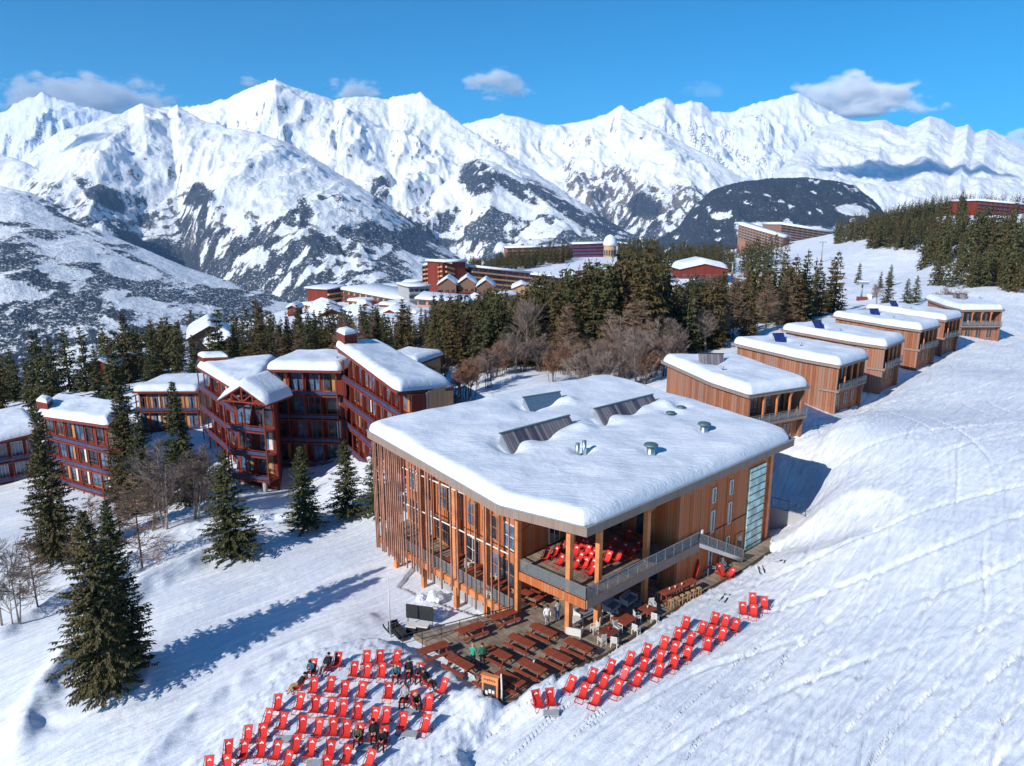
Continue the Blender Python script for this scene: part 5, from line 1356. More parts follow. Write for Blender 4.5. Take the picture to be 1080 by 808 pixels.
# --- bare deciduous trees and larches
BARE = [setmat(bare_mesh('bare', 10, 400+i, .40, 4, 15, False, st, 'pale_bark', dens=1.5), 'bare_twigs') for i, st in enumerate((1, 3, 4))]
LARCH = [setmat(bare_mesh('larch', 12, 420+i, .34, 3, 8, True, 1, 'bark', dens=2.4), 'larch_twigs') for i in range(2)]
BUSH = [setmat(bare_mesh('bush', 4.5, 440+i, .5, 4, 12, False, 6, 'bark', dens=1.4), mt) for i, mt in enumerate(('red_twigs', 'bare_twigs'))]
for (px, py, top, k, lb) in [(178,556,468,1,'greyish bare tree with many stems, left of the bare clump below the red house'), (205,548,478,2,'round crowned bare tree in the middle of the clump below the red house'),
                         (222,542,472,1,'bare tree at the right of the clump below the red house'), (160,560,500,2,'low bare tree at the left foot of the clump below the red house'), (192,520,470,0,'slender bare tree behind the clump below the red house')]:
    pxtree(px, py, None, top, BARE[k], 10, lb, k*2.1+px, 'bare_tree', wide=1.35)
for (px, py, top, k, lb) in [(150,600,498,0,'tall pinkish larch standing just behind the pair of front spruces'), (128,570,505,1,'pinkish larch peeping out left behind the front spruces'), (40,640,562,0,'small pale larch in front of the tall dark spruce at left'), (104,612,520,1,'thin larch between the tall dark spruce and the front pair')]:
    pxtree(px, py, None, top, LARCH[k], 12, lb, k*2.1+px, 'larch', wide=1.1)
for (px, py, top, k, lb) in [(2,660,575,0,'bare tree cut by the left edge of the picture'), (16,656,588,1,'bare tree at the left edge, second from the edge'), (70,560,530,2,'bare shrubby tree beside the foot of the tall dark spruce')]:
    pxtree(px, py, None, top, BARE[k], 10, lb, k*2.1+px, 'bare_tree', wide=1.3)
# --- bare trees behind the lodge roof
rr = random.Random(77); i = 0
for (px, d, h, k, nm) in [(556,140,13,0,'tallest'),(575,145,8,2,'x'),(600,135,7,1,'x'),(545,133,8,2,'x'),(528,138,7,1,'x'),(655,128,12,1,'broad'),(672,124,10,2,'x'),(692,130,10,1,'x'),(640,138,9,2,'x'),(618,140,8,1,'x'),(708,140,9,2,'x'),(632,126,8,2,'x')]:
    p = put(px, d); lb = {'tallest': 'pale forked bare tree standing tallest behind the lodge roof ridge', 'broad': 'broad grey bare tree left of the nearest chalet, in front of the spruces'}.get(nm, 'grey bare tree in the thicket between the lodge roof and the spruce wood')
    tree('bare_tree', BARE[k], p, rr.uniform(0, 6), h/10, lb, 'tree', 'bare trees behind the lodge')
for k in range(50):
    px = 405+k*6.3+rr.uniform(-4, 4); d = rr.uniform(100, 134) if px < 490 else rr.uniform(119, 139)
    p = put(px, d); tree('bare_bush', BUSH[0 if rr.random() < .5 else 1], p, rr.uniform(0, 6), rr.uniform(.9, 1.45), 'rusty bare bush in the thicket along the far edge of the lodge roof', 'bush', 'rusty bushes behind the lodge')
for (px, d, h) in [(745,150,9),(757,160,8),(800,190,7),(735,175,9),(925,235,7),(985,200,6),(995,205,7),(1005,207,6),(1012,212,7),(1030,205,5)]:
    p = put(px, d); tree('bare_tree', BARE[rr.choice((1, 2))], p, rr.uniform(0, 6), h/10, 'small bare tree growing behind the row of timber chalets', 'tree', 'bare trees behind the chalets')
# --- spruce wood: every tree that shows large is an object of its own
def keep(px, d): return True
spots = []
def hfun(px, d):
    """the wood gets lower towards the village on the left"""
    return float(np.interp(px, [440, 540, 590, 635], [.60, .68, .86, 1.0])) if 430 < px < 640 else (.8 if 695 < px < 785 and d > 170 else 1)
def stand(n, pxr, dr, hr, label, group, meshes, tries=40, mind=3.2, edge=None, brown=.15, seedv=0, name='spruce_tree'):
    rs = random.Random(900+seedv); got = 0; t_ = 0
    while got < n and t_ < n*tries:
        t_ += 1; px = rs.uniform(*pxr); d = math.exp(rs.uniform(math.log(dr[0]), math.log(dr[1])))
        if edge and not edge(px, d): continue
        x = (px-540)/F*d; y = d
        if any((x-a)**2+(y-b)**2 < (mind*(d/150 if d > 150 else 1))**2 for a, b in spots[-260:]): continue
        p = put(px, d); spots.append((x, y)); h = rs.uniform(*hr)*rs.choice((1.12, 1.0, 1.2, 1.05, .75))*hfun(px, d)
        tree(name, rs.choice(meshes), p, rs.uniform(0, 6.3), h/15*rs.uniform(.85, 1.12), label, 'tree', group, sz=h/15); got += 1
    return got
stand(96, (455, 700), (139, 178), (15, 20), 'dark green spruce in the dense wood behind the lodge', 'spruces of the wood behind the lodge', MID, seedv=1, mind=2.9)
stand(52, (690, 885), (124, 225), (11, 16), 'olive green spruce in the wood directly behind the timber chalets', 'spruces behind the timber chalets', MID, seedv=2, mind=3.0, edge=lambda px, d: d > 128+(px-690)*.37)
stand(46, (272, 455), (165, 230), (9.5, 13), 'dark spruce in the belt between the red apartment house and the village', 'spruces behind the red apartment house', MID, seedv=3, mind=3.0)
stand(40, (430, 660), (195, 260), (12, 16), 'dark spruce in the back rows of the wood below the village', 'spruces below the village', MID, seedv=4, mind=4)
stand(16, (155, 285), (150, 200), (10, 15), 'dark spruce above the roofs of the red house, below the twin chalets', 'spruces below the twin chalets', MID, seedv=5, mind=3.2)
stand(18, (-20, 145), (135, 190), (11, 16), 'dark spruce in the row behind the red houses at far left', 'spruces at the far left', MID, seedv=6, mind=3.5)
for (px0, px1, d0, d1, n_, h0) in ((590, 700, 134, 150, 9, 13), (610, 690, 150, 185, 7, 17), (270, 400, 160, 200, 9, 10), (700, 830, 150, 200, 7, 13), (460, 560, 150, 185, 5, 11)):
    for k in range(n_):
        px = rr.uniform(px0, px1); d = rr.uniform(d0, d1)
        if px > 700: d = max(d, 132+(px-690)*.37)
        p = put(px, d); tree('larch', LARCH[k % 2], p, rr.uniform(0, 6), h0/12*rr.uniform(.9, 1.15), 'leafless pinkish brown larch standing among the dark spruces behind the buildings', 'tree', 'bare larches among the spruces')
for (px, d, h, lb) in [(846,240,13,'slim spruce standing alone at the end of the wood'),(866,248,12,'tall spruce standing free in front of the open piste'),(826,235,12,'spruce at the corner of the wood beside the open piste'),
                   (938,300,9,'small lone spruce on the snow, right of a pair'),(928,290,7,'smaller lone spruce on the snow near the lift station'),(935,215,11,'olive spruce behind the third chalet roof'),
                   (955,220,9,'low wide spruce behind the fifth chalet roof'),(965,235,9,'dark low spruce left of the farthest chalet'),(905,330,10,'frosted tree on the piste edge')]:
    p = put(px, d); tree('spruce_tree', rr.choice(MID[:3]), p, rr.uniform(0, 6), h/15*1.1, lb, 'tree', None, sz=h/15)
# --- far woods that read as one mass: one object each
def wood(name, label, rows, seed, mat=('spruce_needles', 'brown_spruce')):
    """rows: (px0, px1, d0, d1, count, hmin, hmax)"""
    rs = np.random.RandomState(seed); V = []; Fc = []; MI = []
    base = [(np.array([v.co[:] for v in FAR[k][1].vertices]), np.array([p.vertices[:] for p in FAR[k][1].polygons])) for k in range(3)]
    low = []
    for k in range(3):                                   # thinner copies for far use
        r2 = random.Random(60+k+seed); a = []; b = []
        for q in range(46):
            t = (q+r2.random())/46; R = 2.6*(1-t)**.8+.15; an = r2.uniform(0, 2*PI)
            tri_cloud(a, b, Vector((math.cos(an)*R*.25, math.sin(an)*R*.25, 15*t)), Vector((math.cos(an), math.sin(an), -.35)), R*1.0+.2, .75*(1-t)+.22, r2, .2)
        low.append((np.array(a), np.array(b)))
    mid_ = []
    for k in range(3):
        q = conifer_mesh('w', 15, 2.7, 700+k, 13, 8, 2, 1.9, .03, .3, 0, None, .8)[1]; mid_.append((np.array([v.co[:] for v in q.vertices]), np.array([p.vertices[:] for p in q.polygons]))); bpy.data.meshes.remove(q)
    allv = []; allf = []; off = 0; mi = []
    for (p0, p1, d0, d1, cnt, h0, h1, cond) in rows:
        px = rs.uniform(p0, p1, cnt); d = np.exp(rs.uniform(math.log(d0), math.log(d1), cnt))
        x = (px-540)/F*d; y = d/CP
        for _ in range(3):
            z = ground_z(x, y); y = (d-(CH-z)*SP)/CP
        z = ground_z(x, y)
        for i in range(cnt):
            if cond and not cond(px[i], d[i], x[i], y[i]): continue
            v, f = (mid_ if d[i] < 620 else low)[rs.randint(3)]; h = rs.uniform(h0, h1)/15*hfun(px[i], d[i]); a = rs.uniform(0, 6.3); h = h*rs.choice((1, 1.12, 1.25, .8)); w = h*rs.uniform(.7, 1.0); c, s = math.cos(a)*w, math.sin(a)*w
            vv = np.stack([v[:, 0]*c-v[:, 1]*s+x[i], v[:, 0]*s+v[:, 1]*c+y[i], v[:, 2]*h+z[i]-.3], 1)
            allv.append(vv); allf.append(f+off); off += len(v); mi.append(np.full(len(f), 0 if rs.rand() < .72 else 1))
    v = np.concatenate(allv); f = np.concatenate(allf); mi = np.concatenate(mi)
    me = bpy.data.meshes.new(name); me.vertices.add(len(v)); me.vertices.foreach_set('co', v.astype(np.float32).ravel())
    me.loops.add(f.size); me.loops.foreach_set('vertex_index', f.astype(np.int32).ravel()); me.polygons.add(len(f)); me.polygons.foreach_set('loop_start', np.arange(0, f.size, 3, dtype=np.int32))
    for q in mat: me.materials.append(M[q])
    me.polygons.foreach_set('material_index', mi.astype(np.int32)); me.update(calc_edges=True)
    o = link_mesh(name, me); tag(o, label, 'wood', kind='stuff'); return o
wood('distant_wood', 'far off spruce woods around the village and on the right hand hill', [
    (610, 790, 260, 420, 150, 12, 18, lambda px, d, x, y: not (690 < px < 785 and d > 250) and d > 240+(px-610)*.5),
    (985, 1135, 232, 300, 150, 9, 13, lambda px, d, x, y: d > 236+(1080-px)*.35),
    (960, 1130, 260, 420, 330, 13, 19, lambda px, d, x, y: d > 265+(1080-px)*.9),
    (490, 640, 500, 640, 520, 12, 17, lambda px, d, x, y: d > 470+(px-490)*.9 and px < 604),
    (652, 760, 430, 700, 340, 12, 17, lambda px, d, x, y: not (705 < px < 790 and d < 470)),
    (755, 830, 430, 760, 110, 13, 18, lambda px, d, x, y: d < 520 or d > 640),
    (660, 800, 760, 1000, 160, 12, 16, None),
    (880, 1120, 560, 900, 1700, 13, 19, lambda px, d, x, y: d > 560+max(0, 960-px)*1.6 and not (985 < px < 1010 and d < 640) and not (1018 < px and d < 655 and d > 500)),
    (960, 1150, 420, 560, 520, 14, 19, lambda px, d, x, y: px > 985+(560-d)*.1 and not (px > 1012 and d > 500)),
    (905, 985, 470, 570, 190, 11, 16, lambda px, d, x, y: d > 470+(985-px)*.8 and px > 915),
    (790, 900, 880, 1010, 90, 12, 16, lambda px, d, x, y: not (776 < px < 892 and d < 950)),
    (150, 330, 235, 300, 60, 6, 8, lambda px, d, x, y: not (190 < px < 270 and d < 260)),
    (150, 280, 200, 290, 90, 9, 13, lambda px, d, x, y: not (190 < px < 270 and d < 250)),
    (-60, 190, 195, 300, 170, 9, 14, lambda px, d, x, y: not (20 < px < 100 and d < 300)),
    (455, 700, 150, 262, 420, 13, 19, None),
    (690, 860, 180, 262, 190, 11, 16, lambda px, d, x, y: d > 150+(px-690)*.42),
    (272, 455, 190, 235, 110, 7, 9.5, lambda px, d, x, y: True),
    (585, 660, 265, 330, 130, 11, 15, None),
], 5)
# ================================================================== furniture and small things
plain('canvas_red', (.62, .022, .018), .75, .2, var=.08)
t = NT('canvas_red', (.62, .022, .018), .75, .2); oi = t.node('ShaderNodeObjectInfo'); nz_ = t.noise(t.coords(), 3, 3)
t.color(t.mix(oi.outputs['Random'], (.50, .018, .016), (.68, .045, .035))); t.bump(nz_, .3, .03); M['canvas_red'] = t.m
plain('canvas_pink', (.66, .10, .11), .8, .2, var=.08)
plain('chair_frame', (.42, .03, .02), .6, .3)
plain('emblem_white', (.8, .74, .74), .7, .2)
plain('table_red', (.25, .055, .028), .6, .3, var=.25, scale=2)
plain('table_brown', (.17, .045, .028), .6, .3, var=.25, scale=2)
plain('white_resin', (.62, .60, .56), .5, .3, var=.06)
plain('cushion_grey', (.20, .22, .26), .9, .1)
plain('tan_wood', (.45, .27, .14), .75, .2)
plain('grey_board', (.34, .36, .38), .8, .2)
plain('birch', (.66, .63, .58), .8, .1, var=.3, scale=6)
def lk(name, mb, root, parent=None): return link_mesh(name, mb.mesh(name), parent if parent is not None else root)
def lying_chair(canvas='canvas_red'):
    r = empty('deck_chair')
    # sling: side profile (y, z) from the head end down to the seat front
    prof = [(.56, 1.06), (.44, .86), (.30, .64), (.17, .46), (.02, .35), (-.16, .31), (-.34, .34), (-.48, .41)]
    w = .29; V = []; Fc = []; n = len(prof)
    for k, dz in ((0, 0), (1, -.018)):
        for y, z in prof: V += [(-w, y, z+dz), (w, y, z+dz)]
    for i in range(n-1):
        a = 2*i; Fc.append((a, a+2, a+3, a+1)); b = a+2*n; Fc.append((b, b+1, b+3, b+2))
        Fc.append((a, b, b+2, a+2)); Fc.append((a+1, a+3, b+3, b+1))
    Fc += [(0, 1, 2*n+1, 2*n), (2*n-2, 4*n-2, 4*n-1, 2*n-1)]
    m = MB(); m.add(V, Fc, M[canvas], False); cv = lk('canvas', m, r)
    # white mountain mark near the head end
    y0, z0, y1, z1 = .515, .99, .40, .80; off = .012
    def q(u, s): return (u, y0+(y1-y0)*s-off*.8, z0+(z1-z0)*s+off*.5)
    m = MB(); m.add([q(-.16, 1), q(-.10, .55), q(-.05, .62), q(0, .05), q(.06, .5), q(.10, .42), q(.17, 1), q(.06, .82), q(-.04, .86)], [(0, 8, 2, 1), (2, 8, 7, 3), (3, 7, 5, 4), (7, 6, 5)], M['emblem_white']); lk('mark', m, r, cv)
    m = MB()
    for s in (-1, 1): m.bar((s*.33, .60, 1.10), (s*.33, -.62, .02), .035, .05, M['chair_frame'])
    for y, z in ((.585, 1.085), (-.60, .04)): m.bar((-.33, y, z), (.33, y, z), .045, .04, M['chair_frame'])
    lk('back_frame', m, r)
    m = MB()
    for s in (-1, 1): m.bar((s*.365, -.50, .42), (s*.365, .52, .02), .035, .05, M['chair_frame'])
    for y, z in ((-.50, .42), (.50, .03)): m.bar((-.365, y, z), (.365, y, z), .045, .04, M['chair_frame'])
    lk('seat_frame', m, r)
    m = MB()
    for s in (-1, 1): pass
    m.bar((-.38, .16, .70), (-.38, .62, .05), .03, .04, M['chair_frame']); lk('prop_leg', m, r)
    m = MB(); m.bar((.38, .16, .70), (.38, .62, .05), .03, .04, M['chair_frame']); lk('prop_leg', m, r)
    return r
ORD = ['first', 'second', 'third', 'fourth', 'fifth', 'sixth', 'seventh', 'eighth', 'ninth', 'tenth', 'eleventh', 'twelfth', 'thirteenth', 'fourteenth']
c_proto = [None, None]; CSC = .87
def deckchair(p, rz, label, group, pink=False, tilt=(0, 0)):
    k = 1 if pink else 0
    if c_proto[k] is None:
        c_proto[k] = r = lying_chair('canvas_pink' if pink else 'canvas_red'); tag(r, label, 'deck chair', group); r.location = p; r.rotation_euler = (tilt[0], tilt[1], rz); r.scale = (CSC,)*3; return r
    r = copy_tree(c_proto[k], None, p, rz, label, group); r.rotation_euler = (tilt[0], tilt[1], rz); r['category'] = 'deck chair'; r.scale = (CSC,)*3; return r
def za(x, y): return (200+x/5.4, 660+y/5.4)
def zb(x, y): return (320+x/5.4, 660+y/5.4)
def zc(x, y): return (540+x/3.6, 610+y/3.6)
rr = random.Random(31)
def shape_tilt(p, e=.6):
    return (math.atan2(gz(p.x, p.y+e)-gz(p.x, p.y-e), 2*e)*.6, -math.atan2(gz(p.x+e, p.y)-gz(p.x-e, p.y), 2*e)*.6)
LEFT = [('backmost', [(za(840,195),0), (zb(355,185),1), (zb(432,182),4), (zb(522,182),-14)]),
        ('second', [(za(932,250),0), (za(1005,258),-2), (zb(443,255),3)]),
        ('third', [(za(705,342),-2), (za(797,337),-6), (za(877,362),-6), (za(975,367),-8), (zb(480,372),0), (zb(788,345),-34)]),
        ('fourth', [(za(500,440),-2), (za(622,435),-12), (za(712,450),-4), (za(800,460),-4), (za(868,475),0), (za(952,490),-2), (zb(399,515),-10), (zb(465,515),-4), (zb(563,545),-6), (zb(712,440),-10), (zb(690,560),-18)]),
        ('fifth', [(za(440,525),-14), (za(525,545),-10), (za(640,565),0), (za(730,580),-6), (za(812,580),0), (za(888,592),0)]),
        ('sixth', [(za(330,622),2), (za(417,612),0), (za(308,707),0), (za(405,702),-2), (za(490,712),-8), (za(600,678),-10), (za(685,697),-12), (za(795,712),-4), (za(888,735),-8)]),
        ('front', [(za(110,800),0), (za(212,790),4), (za(222,705),6), (za(548,768),-24), (za(775,800),2), (zb(370,762),-18)])]
for nm, lst in LEFT:
    lst = sorted(lst, key=lambda q: q[0][0])
    for i, ((px, py), a) in enumerate(lst):
        p = on(px, py+1, .52); which = ORD[i] if i < len(lst)-1 else 'last'
        deckchair((p.x, p.y, p.z-.03), math.radians(a-2+rr.uniform(-3, 3)), 'empty red deck chair, %s from left in the %s row on the snow mound' % (which, nm), 'red deck chairs on the snow mound left of the deck', tilt=shape_tilt(p))
RIGHT = [('row nearest the deck', [(218,400),(298,370),(368,337),(443,308),(508,276),(575,248),(627,214),(657,172)]),
         ('middle row', [(267,430),(343,394),(422,362),(495,330),(557,302),(613,268),(672,232),(717,188),(768,155)]),
         ('row farthest from the deck', [(315,455),(397,417),(470,385),(553,350),(612,320),(662,286),(740,252),(748,202),(795,213),(808,165),(845,180)])]
for nm, lst in RIGHT:
    for i, q in enumerate(lst):
        px, py = zc(*q); p = on(px, py+1, .52)
        deckchair((p.x, p.y, p.z-.03), math.radians(-38+rr.uniform(-7, 5)), '%s red deck chair, %s from the near end in the %s' % ('pale pinkish' if (nm[0] == 'm' and i == 2) else 'empty', ORD[i] if i < len(lst)-1 else 'last', nm), 'red deck chairs on the piste side of the deck', pink=(nm[0] == 'm' and i == 2), tilt=shape_tilt(p))
for i, (q, lb) in enumerate([((98,456),'leftmost red deck chair of the slope side group, turned slightly right of its twin'), ((148,451),'red deck chair right beside the leftmost one of the slope side group')]):
    px, py = zc(*q); p = on(px, py+1, .52); deckchair((p.x, p.y, p.z-.03), math.radians((16, 6)[i]), lb, 'red deck chairs on the piste side of the deck', tilt=shape_tilt(p))
for i, (q, lb) in enumerate([((880,116),'left'), ((918,80),'rear'), ((918,124),'front'), ((960,95),'right')]):
    px, py = zc(*q); p = on(px, py+1, .52); deckchair((p.x, p.y, p.z-.03), math.radians(-18+rr.uniform(-6, 6)), lb+' chair of the separate cluster of four red deck chairs at the far upper end', 'cluster of four red deck chairs', tilt=shape_tilt(p))
def z3px(x, y): return (540+x/8.975, 555+y/8.975)
UP = [z3px(*q) for q in [(320,270),(392,250),(448,205),(445,330),(562,180),(592,245),(650,175),(632,310),(705,240),(755,205),(722,300),(765,275),(682,360),(742,365),(590,365),(745,425),(812,400),(900,300),(915,245),(690,190)]]+[(600+x/4.04, 540+y/4.04) for x, y in [(185,132),(250,100),(235,160),(285,150),(262,180),(345,112),(383,95),(205,190)]]
from_edge = lambda p: True
used_ = []
for i, (px, py) in enumerate(UP):
    p = at(px, py, z=4.1)
    # stay on the balcony floor
    for _ in range(30):
        if in_poly(np.array([p.x]), np.array([p.y]), up)[0] and poly_sd(np.array([p.x]), np.array([p.y]), up)[0] < -.75: break
        p = p.lerp(Vector((7.6, 54.5, 4.1)), .12)
    used_.append(p)
    deckchair((p.x, p.y, 3.61), math.radians(rr.uniform(-58, -30)), 'red deck chair crowded with others on the upper balcony of the lodge', 'red deck chairs on the upper balcony')
# --- picnic tables
def picnic(mat='table_red'):
    r = empty('picnic_table')
    m = MB()
    for k in range(5): m.box((0, -.32+k*.16, .75), (2.2, .145, .045), mat=M[mat])
    lk('tabletop', m, r)
    for s in (-1, 1):
        m = MB()
        for k in range(2): m.box((0, s*(.66+k*.15), .45), (2.2, .135, .045), mat=M[mat])
        lk('bench', m, r)
    for s in (-1, 1):
        m = MB(); x = s*.8
        m.bar((x, -.9, .4), (x, .9, .4), .05, .09, M[mat]); m.bar((x, -.36, .69), (x, .36, .69), .05, .07, M[mat])
        m.bar((x, -.25, .7), (x, -.62, 0), .06, .09, M[mat]); m.bar((x, .25, .7), (x, .62, 0), .06, .09, M[mat]); lk('trestle', m, r)
    return r
pt = None
def table(px, py, deg, label, z=0.0, group='red brown picnic tables on the deck'):
    global pt
    p = at(px, py, z=z+.75)
    if pt is None: pt = picnic(); r = pt; tag(r, label, 'picnic table', group)
    else: r = copy_tree(pt, None, None, None, label, group)
    r.location = (p.x, p.y, z); r.rotation_euler = (0, 0, math.radians(deg)); return r
for (px, py, a, lb) in [(531,648,33,'picnic table hard against the lodge corner column, left of the two entering the shade'), (497,662,33,'picnic table beside the wire railing, between two others set the same way'), (458,683,33,'picnic table at the left tip of the deck'),
    (485,698,-40,'picnic table at the deck edge above the snow mound, its end towards the sign'), (525,688,-40,'picnic table right of the two people in green'), (550,675,-40,'picnic table in the middle of the deck, behind the one near the green jackets'),
    (573,664,-40,'picnic table left of the person in white'), (610,680,-40,'picnic table at the piste side, nearest to the white chairs'), (588,691,-40,'picnic table at the piste side, second from the white chairs'), (561,702,-40,'picnic table at the piste side, third from the white chairs'),
    (538,715,-40,'picnic table at the piste side, right behind the white pole'), (518,716,-40,'picnic table right behind the orange menu sign')]:
    table(px, py, a, lb)
table(560, 627, -40, 'picnic table in the shade under the balcony, near the lodge corner column', group='picnic tables under the balcony')
table(571, 617, -40, 'picnic table deeper in the shade under the balcony', group='picnic tables under the balcony')
table(523, 616, 50, 'red table on the raised side terrace behind the slats, next to the white chairs', group='tables behind the slats')
table(500, 600, 50, 'red table on the raised side terrace behind the slats, second from the deck', group='tables behind the slats')
table(478, 588, 50, 'red table on the raised side terrace behind the slats, far end', group='tables behind the slats')
# --- white resin chairs, square tables, lounge furniture
def resin_chair(mat='white_resin'):
    r = empty('armchair'); m = MB(); m.box((0, 0, .44), (.5, .48, .05), mat=M[mat]); lk('seat', m, r)
    m = MB()
    for k in range(5): m.box((-.2+k*.1, .25, .68), (.07, .035, .46), mat=M[mat])
    m.box((0, .25, .92), (.5, .045, .06), mat=M[mat]); lk('backrest', m, r)
    for sx in (-1, 1):
        m = MB(); m.bar((sx*.26, -.22, .66), (sx*.26, .25, .66), .05, .035, M[mat]); lk('armrest', m, r)
        for sy in (-1, 1):
            m = MB(); m.bar((sx*.24, sy*.22, 0), (sx*.24, sy*.22, .64 if sy < 0 else .45), .05, .05, M[mat]); lk('leg', m, r)
    return r
rc = {}
def rchair(px, py, deg, label, z=0.0, mat='white_resin', group='white armchairs on the deck'):
    p = at(px, py, z=z+.55)
    if mat not in rc: r = rc[mat] = resin_chair(mat); tag(r, label, 'chair', group)
    else: r = copy_tree(rc[mat], None, None, None, label, group)
    r.location = (p.x, p.y, z); r.rotation_euler = (0, 0, math.radians(deg)); return r
def sq_table(px, py, w, label, mat='table_red', z=0.0, cloth=False):
    p = at(px, py, z=z+.74); r = empty('square_table', (p.x, p.y, z), math.radians(43), label, 'table')
    m = MB(); m.box((0, 0, .73), (w, w, .05), mat=M[mat]); lk('tabletop', m, r)
    m = MB(); m.box((0, 0, .37), (.12, .12, .7), mat=M[mat]); lk('pedestal', m, r)
    m = MB(); m.box((0, 0, .02), (.6, .6, .04), mat=M['metal_dark']); lk('foot', m, r)
    return r
sq_table(658, 652, 1.5, 'large brown square table among white armchairs near the deck edge')
sq_table(683, 642, 1.1, 'smaller red square table right of the large brown one, by the dark wall of shade')
sq_table(642, 666, 1.2, 'red square table nearest the snow, ringed by four white armchairs', 'table_brown')
for (px, py, a, lb) in [(648,649,-80,'white armchair left of the large brown square table'),(672,649,100,'white armchair right of the large brown square table'),(671,662,140,'white armchair on the snow side of the large brown square table'),
    (691,650,150,'white armchair on the snow side of the smaller red square table'),(688,637,10,'white armchair behind the smaller red square table'),
    (627,661,-70,'white armchair left of the square table nearest the snow'),(635,673,-150,'white armchair at the near left corner of the square table nearest the snow'),(648,675,160,'white armchair at the near right corner of the square table nearest the snow'),(652,661,40,'white armchair behind the square table nearest the snow'),
    (631,651,-30,'white armchair between the lounge seats and the square tables')]:
    rchair(px, py, a, lb)
for (px, py, a, lb) in [(515,607,30,'white armchair at the red table behind the slats, left one'),(526,606,-20,'white armchair at the red table behind the slats, right one'),(494,593,60,'white armchair behind the slats, near the second red table'),(517,624,-120,'white armchair behind the slats, against the railing')]:
    rchair(px, py, a, lb, group='white armchairs behind the slats')
rchair(672, 636, -100, 'dark blue chair left of the smaller red square table', mat='cushion_grey', group='dark chairs in the shade')
def sofa(px, py, deg, w, label, fr='white_resin', cat='sofa'):
    p = at(px, py, z=.5); r = empty('lounge_sofa', (p.x, p.y, 0), math.radians(deg), label, cat)
    m = MB(); m.box((0, 0, .18), (w, .8, .1), mat=M[fr]); m.box((0, .38, .45), (w, .06, .6), mat=M[fr]); lk('frame', m, r)
    for s in (-1, 1):
        m = MB(); m.box((s*(w/2-.04), 0, .36), (.07, .8, .46), mat=M[fr]); lk('armrest', m, r)
        for sy in (-1, 1):
            m = MB(); m.box((s*(w/2-.06), sy*.35, .07), (.06, .06, .14), mat=M[fr]); lk('leg', m, r)
    m = MB(); m.box((0, -.02, .31), (w-.16, .72, .14), mat=M['cushion_grey']); lk('cushion', m, r)
    m = MB(); m.box((0, .29, .55), (w-.16, .12, .34), mat=M['cushion_grey']); lk('back_cushion', m, r)
    return r
sofa(617, 643, 40, 1.9, 'white framed lounge sofa with a dark coat on it, beside the balcony post')
sofa(606, 663, 160, 1.2, 'white framed lounge seat closest to the picnic tables')
sofa(626, 634, -50, 1.2, 'white framed lounge seat behind the balcony post')
sofa(645, 637, 50, 1.6, 'blue grey lounge seat in the shade under the balcony, left one')
sofa(663, 630, 50, 1.6, 'blue grey lounge seat in the shade under the balcony, right one')
p = at(607, 653, z=.45); r = empty('coffee_table', (p.x, p.y, 0), math.radians(40), 'low white coffee table in front of the lounge sofa', 'table')
m = MB(); m.box((0, 0, .4), (.9, .9, .05), mat=M['white_resin']); lk('tabletop', m, r)
for sx in (-1, 1):
    for sy in (-1, 1):
        m = MB(); m.box((sx*.4, sy*.4, .19), (.06, .06, .38), mat=M['white_resin']); lk('leg', m, r)
m = MB(); p = at(617, 643, z=.5); m.lathe((0, 0, 0), [(.26, 0), (.3, .08), (.16, .17), (.03, .2)], 9, M['dark_red']); o = m.build('folded_coat'); o.location = (p.x-.1, p.y+.05, .385); tag(o, 'dark red coat thrown on the white framed lounge sofa', 'coat')
# --- long bar table with stools
a = at(698, 626, z=1.08); b = at(733, 611, z=1.08); c = (a+b)/2; dd = (b-a).normalized(); ang_ = math.atan2(dd.y, dd.x); Lb = (b-a).length
r = empty('bar_table', (c.x, c.y, 0), ang_, 'long narrow high red table with stools under the balcony', 'table')
m = MB(); m.box((0, 0, 1.05), (Lb, .75, .06), mat=M['table_red']); lk('tabletop', m, r)
for s in (-1, 1):
    for s2 in (-1, 1):
        m = MB(); m.bar((s*(Lb/2-.3), s2*.28, 0), (s*(Lb/2-.3), s2*.28, 1.02), .09, .09, M['table_red']); lk('leg', m, r)
m = MB(); m.box((0, 0, .3), (Lb-.6, .08, .08), mat=M['table_red']); lk('footrest', m, r)
def stool():
    r = empty('bar_stool'); m = MB(); m.box((0, 0, .72), (.34, .3, .06), mat=M['tan_wood']); lk('seat', m, r)
    for sx in (-1, 1):
        for sy in (-1, 1):
            m = MB(); m.bar((sx*.17, sy*.14, 0), (sx*.13, sy*.11, .7), .04, .04, M['tan_wood']); lk('leg', m, r)
    m = MB(); m.bar((-.15, -.13, .25), (.15, -.13, .25), .03, .03, M['tan_wood']); lk('rung', m, r)
    return r
s0 = None; k = 0
nn = Vector((dd.y, -dd.x, 0))
for side in (1, -1):
    for i in range(6 if side == 1 else 5):
        q = a.lerp(b, (i+.5)/6)+nn*side*.75
        lb = '%s wooden stool from the near end, %s side of the long bar table' % (ORD[i].capitalize(), 'piste' if side == 1 else 'wall')
        if s0 is None: s0 = stool(); tag(s0, lb, 'stool', 'stools at the bar table'); r = s0
        else: r = copy_tree(s0, None, None, None, lb, 'stools at the bar table')
        r.location = (q.x, q.y, 0); r.rotation_euler = (0, 0, ang_+rr.uniform(-.2, .2))
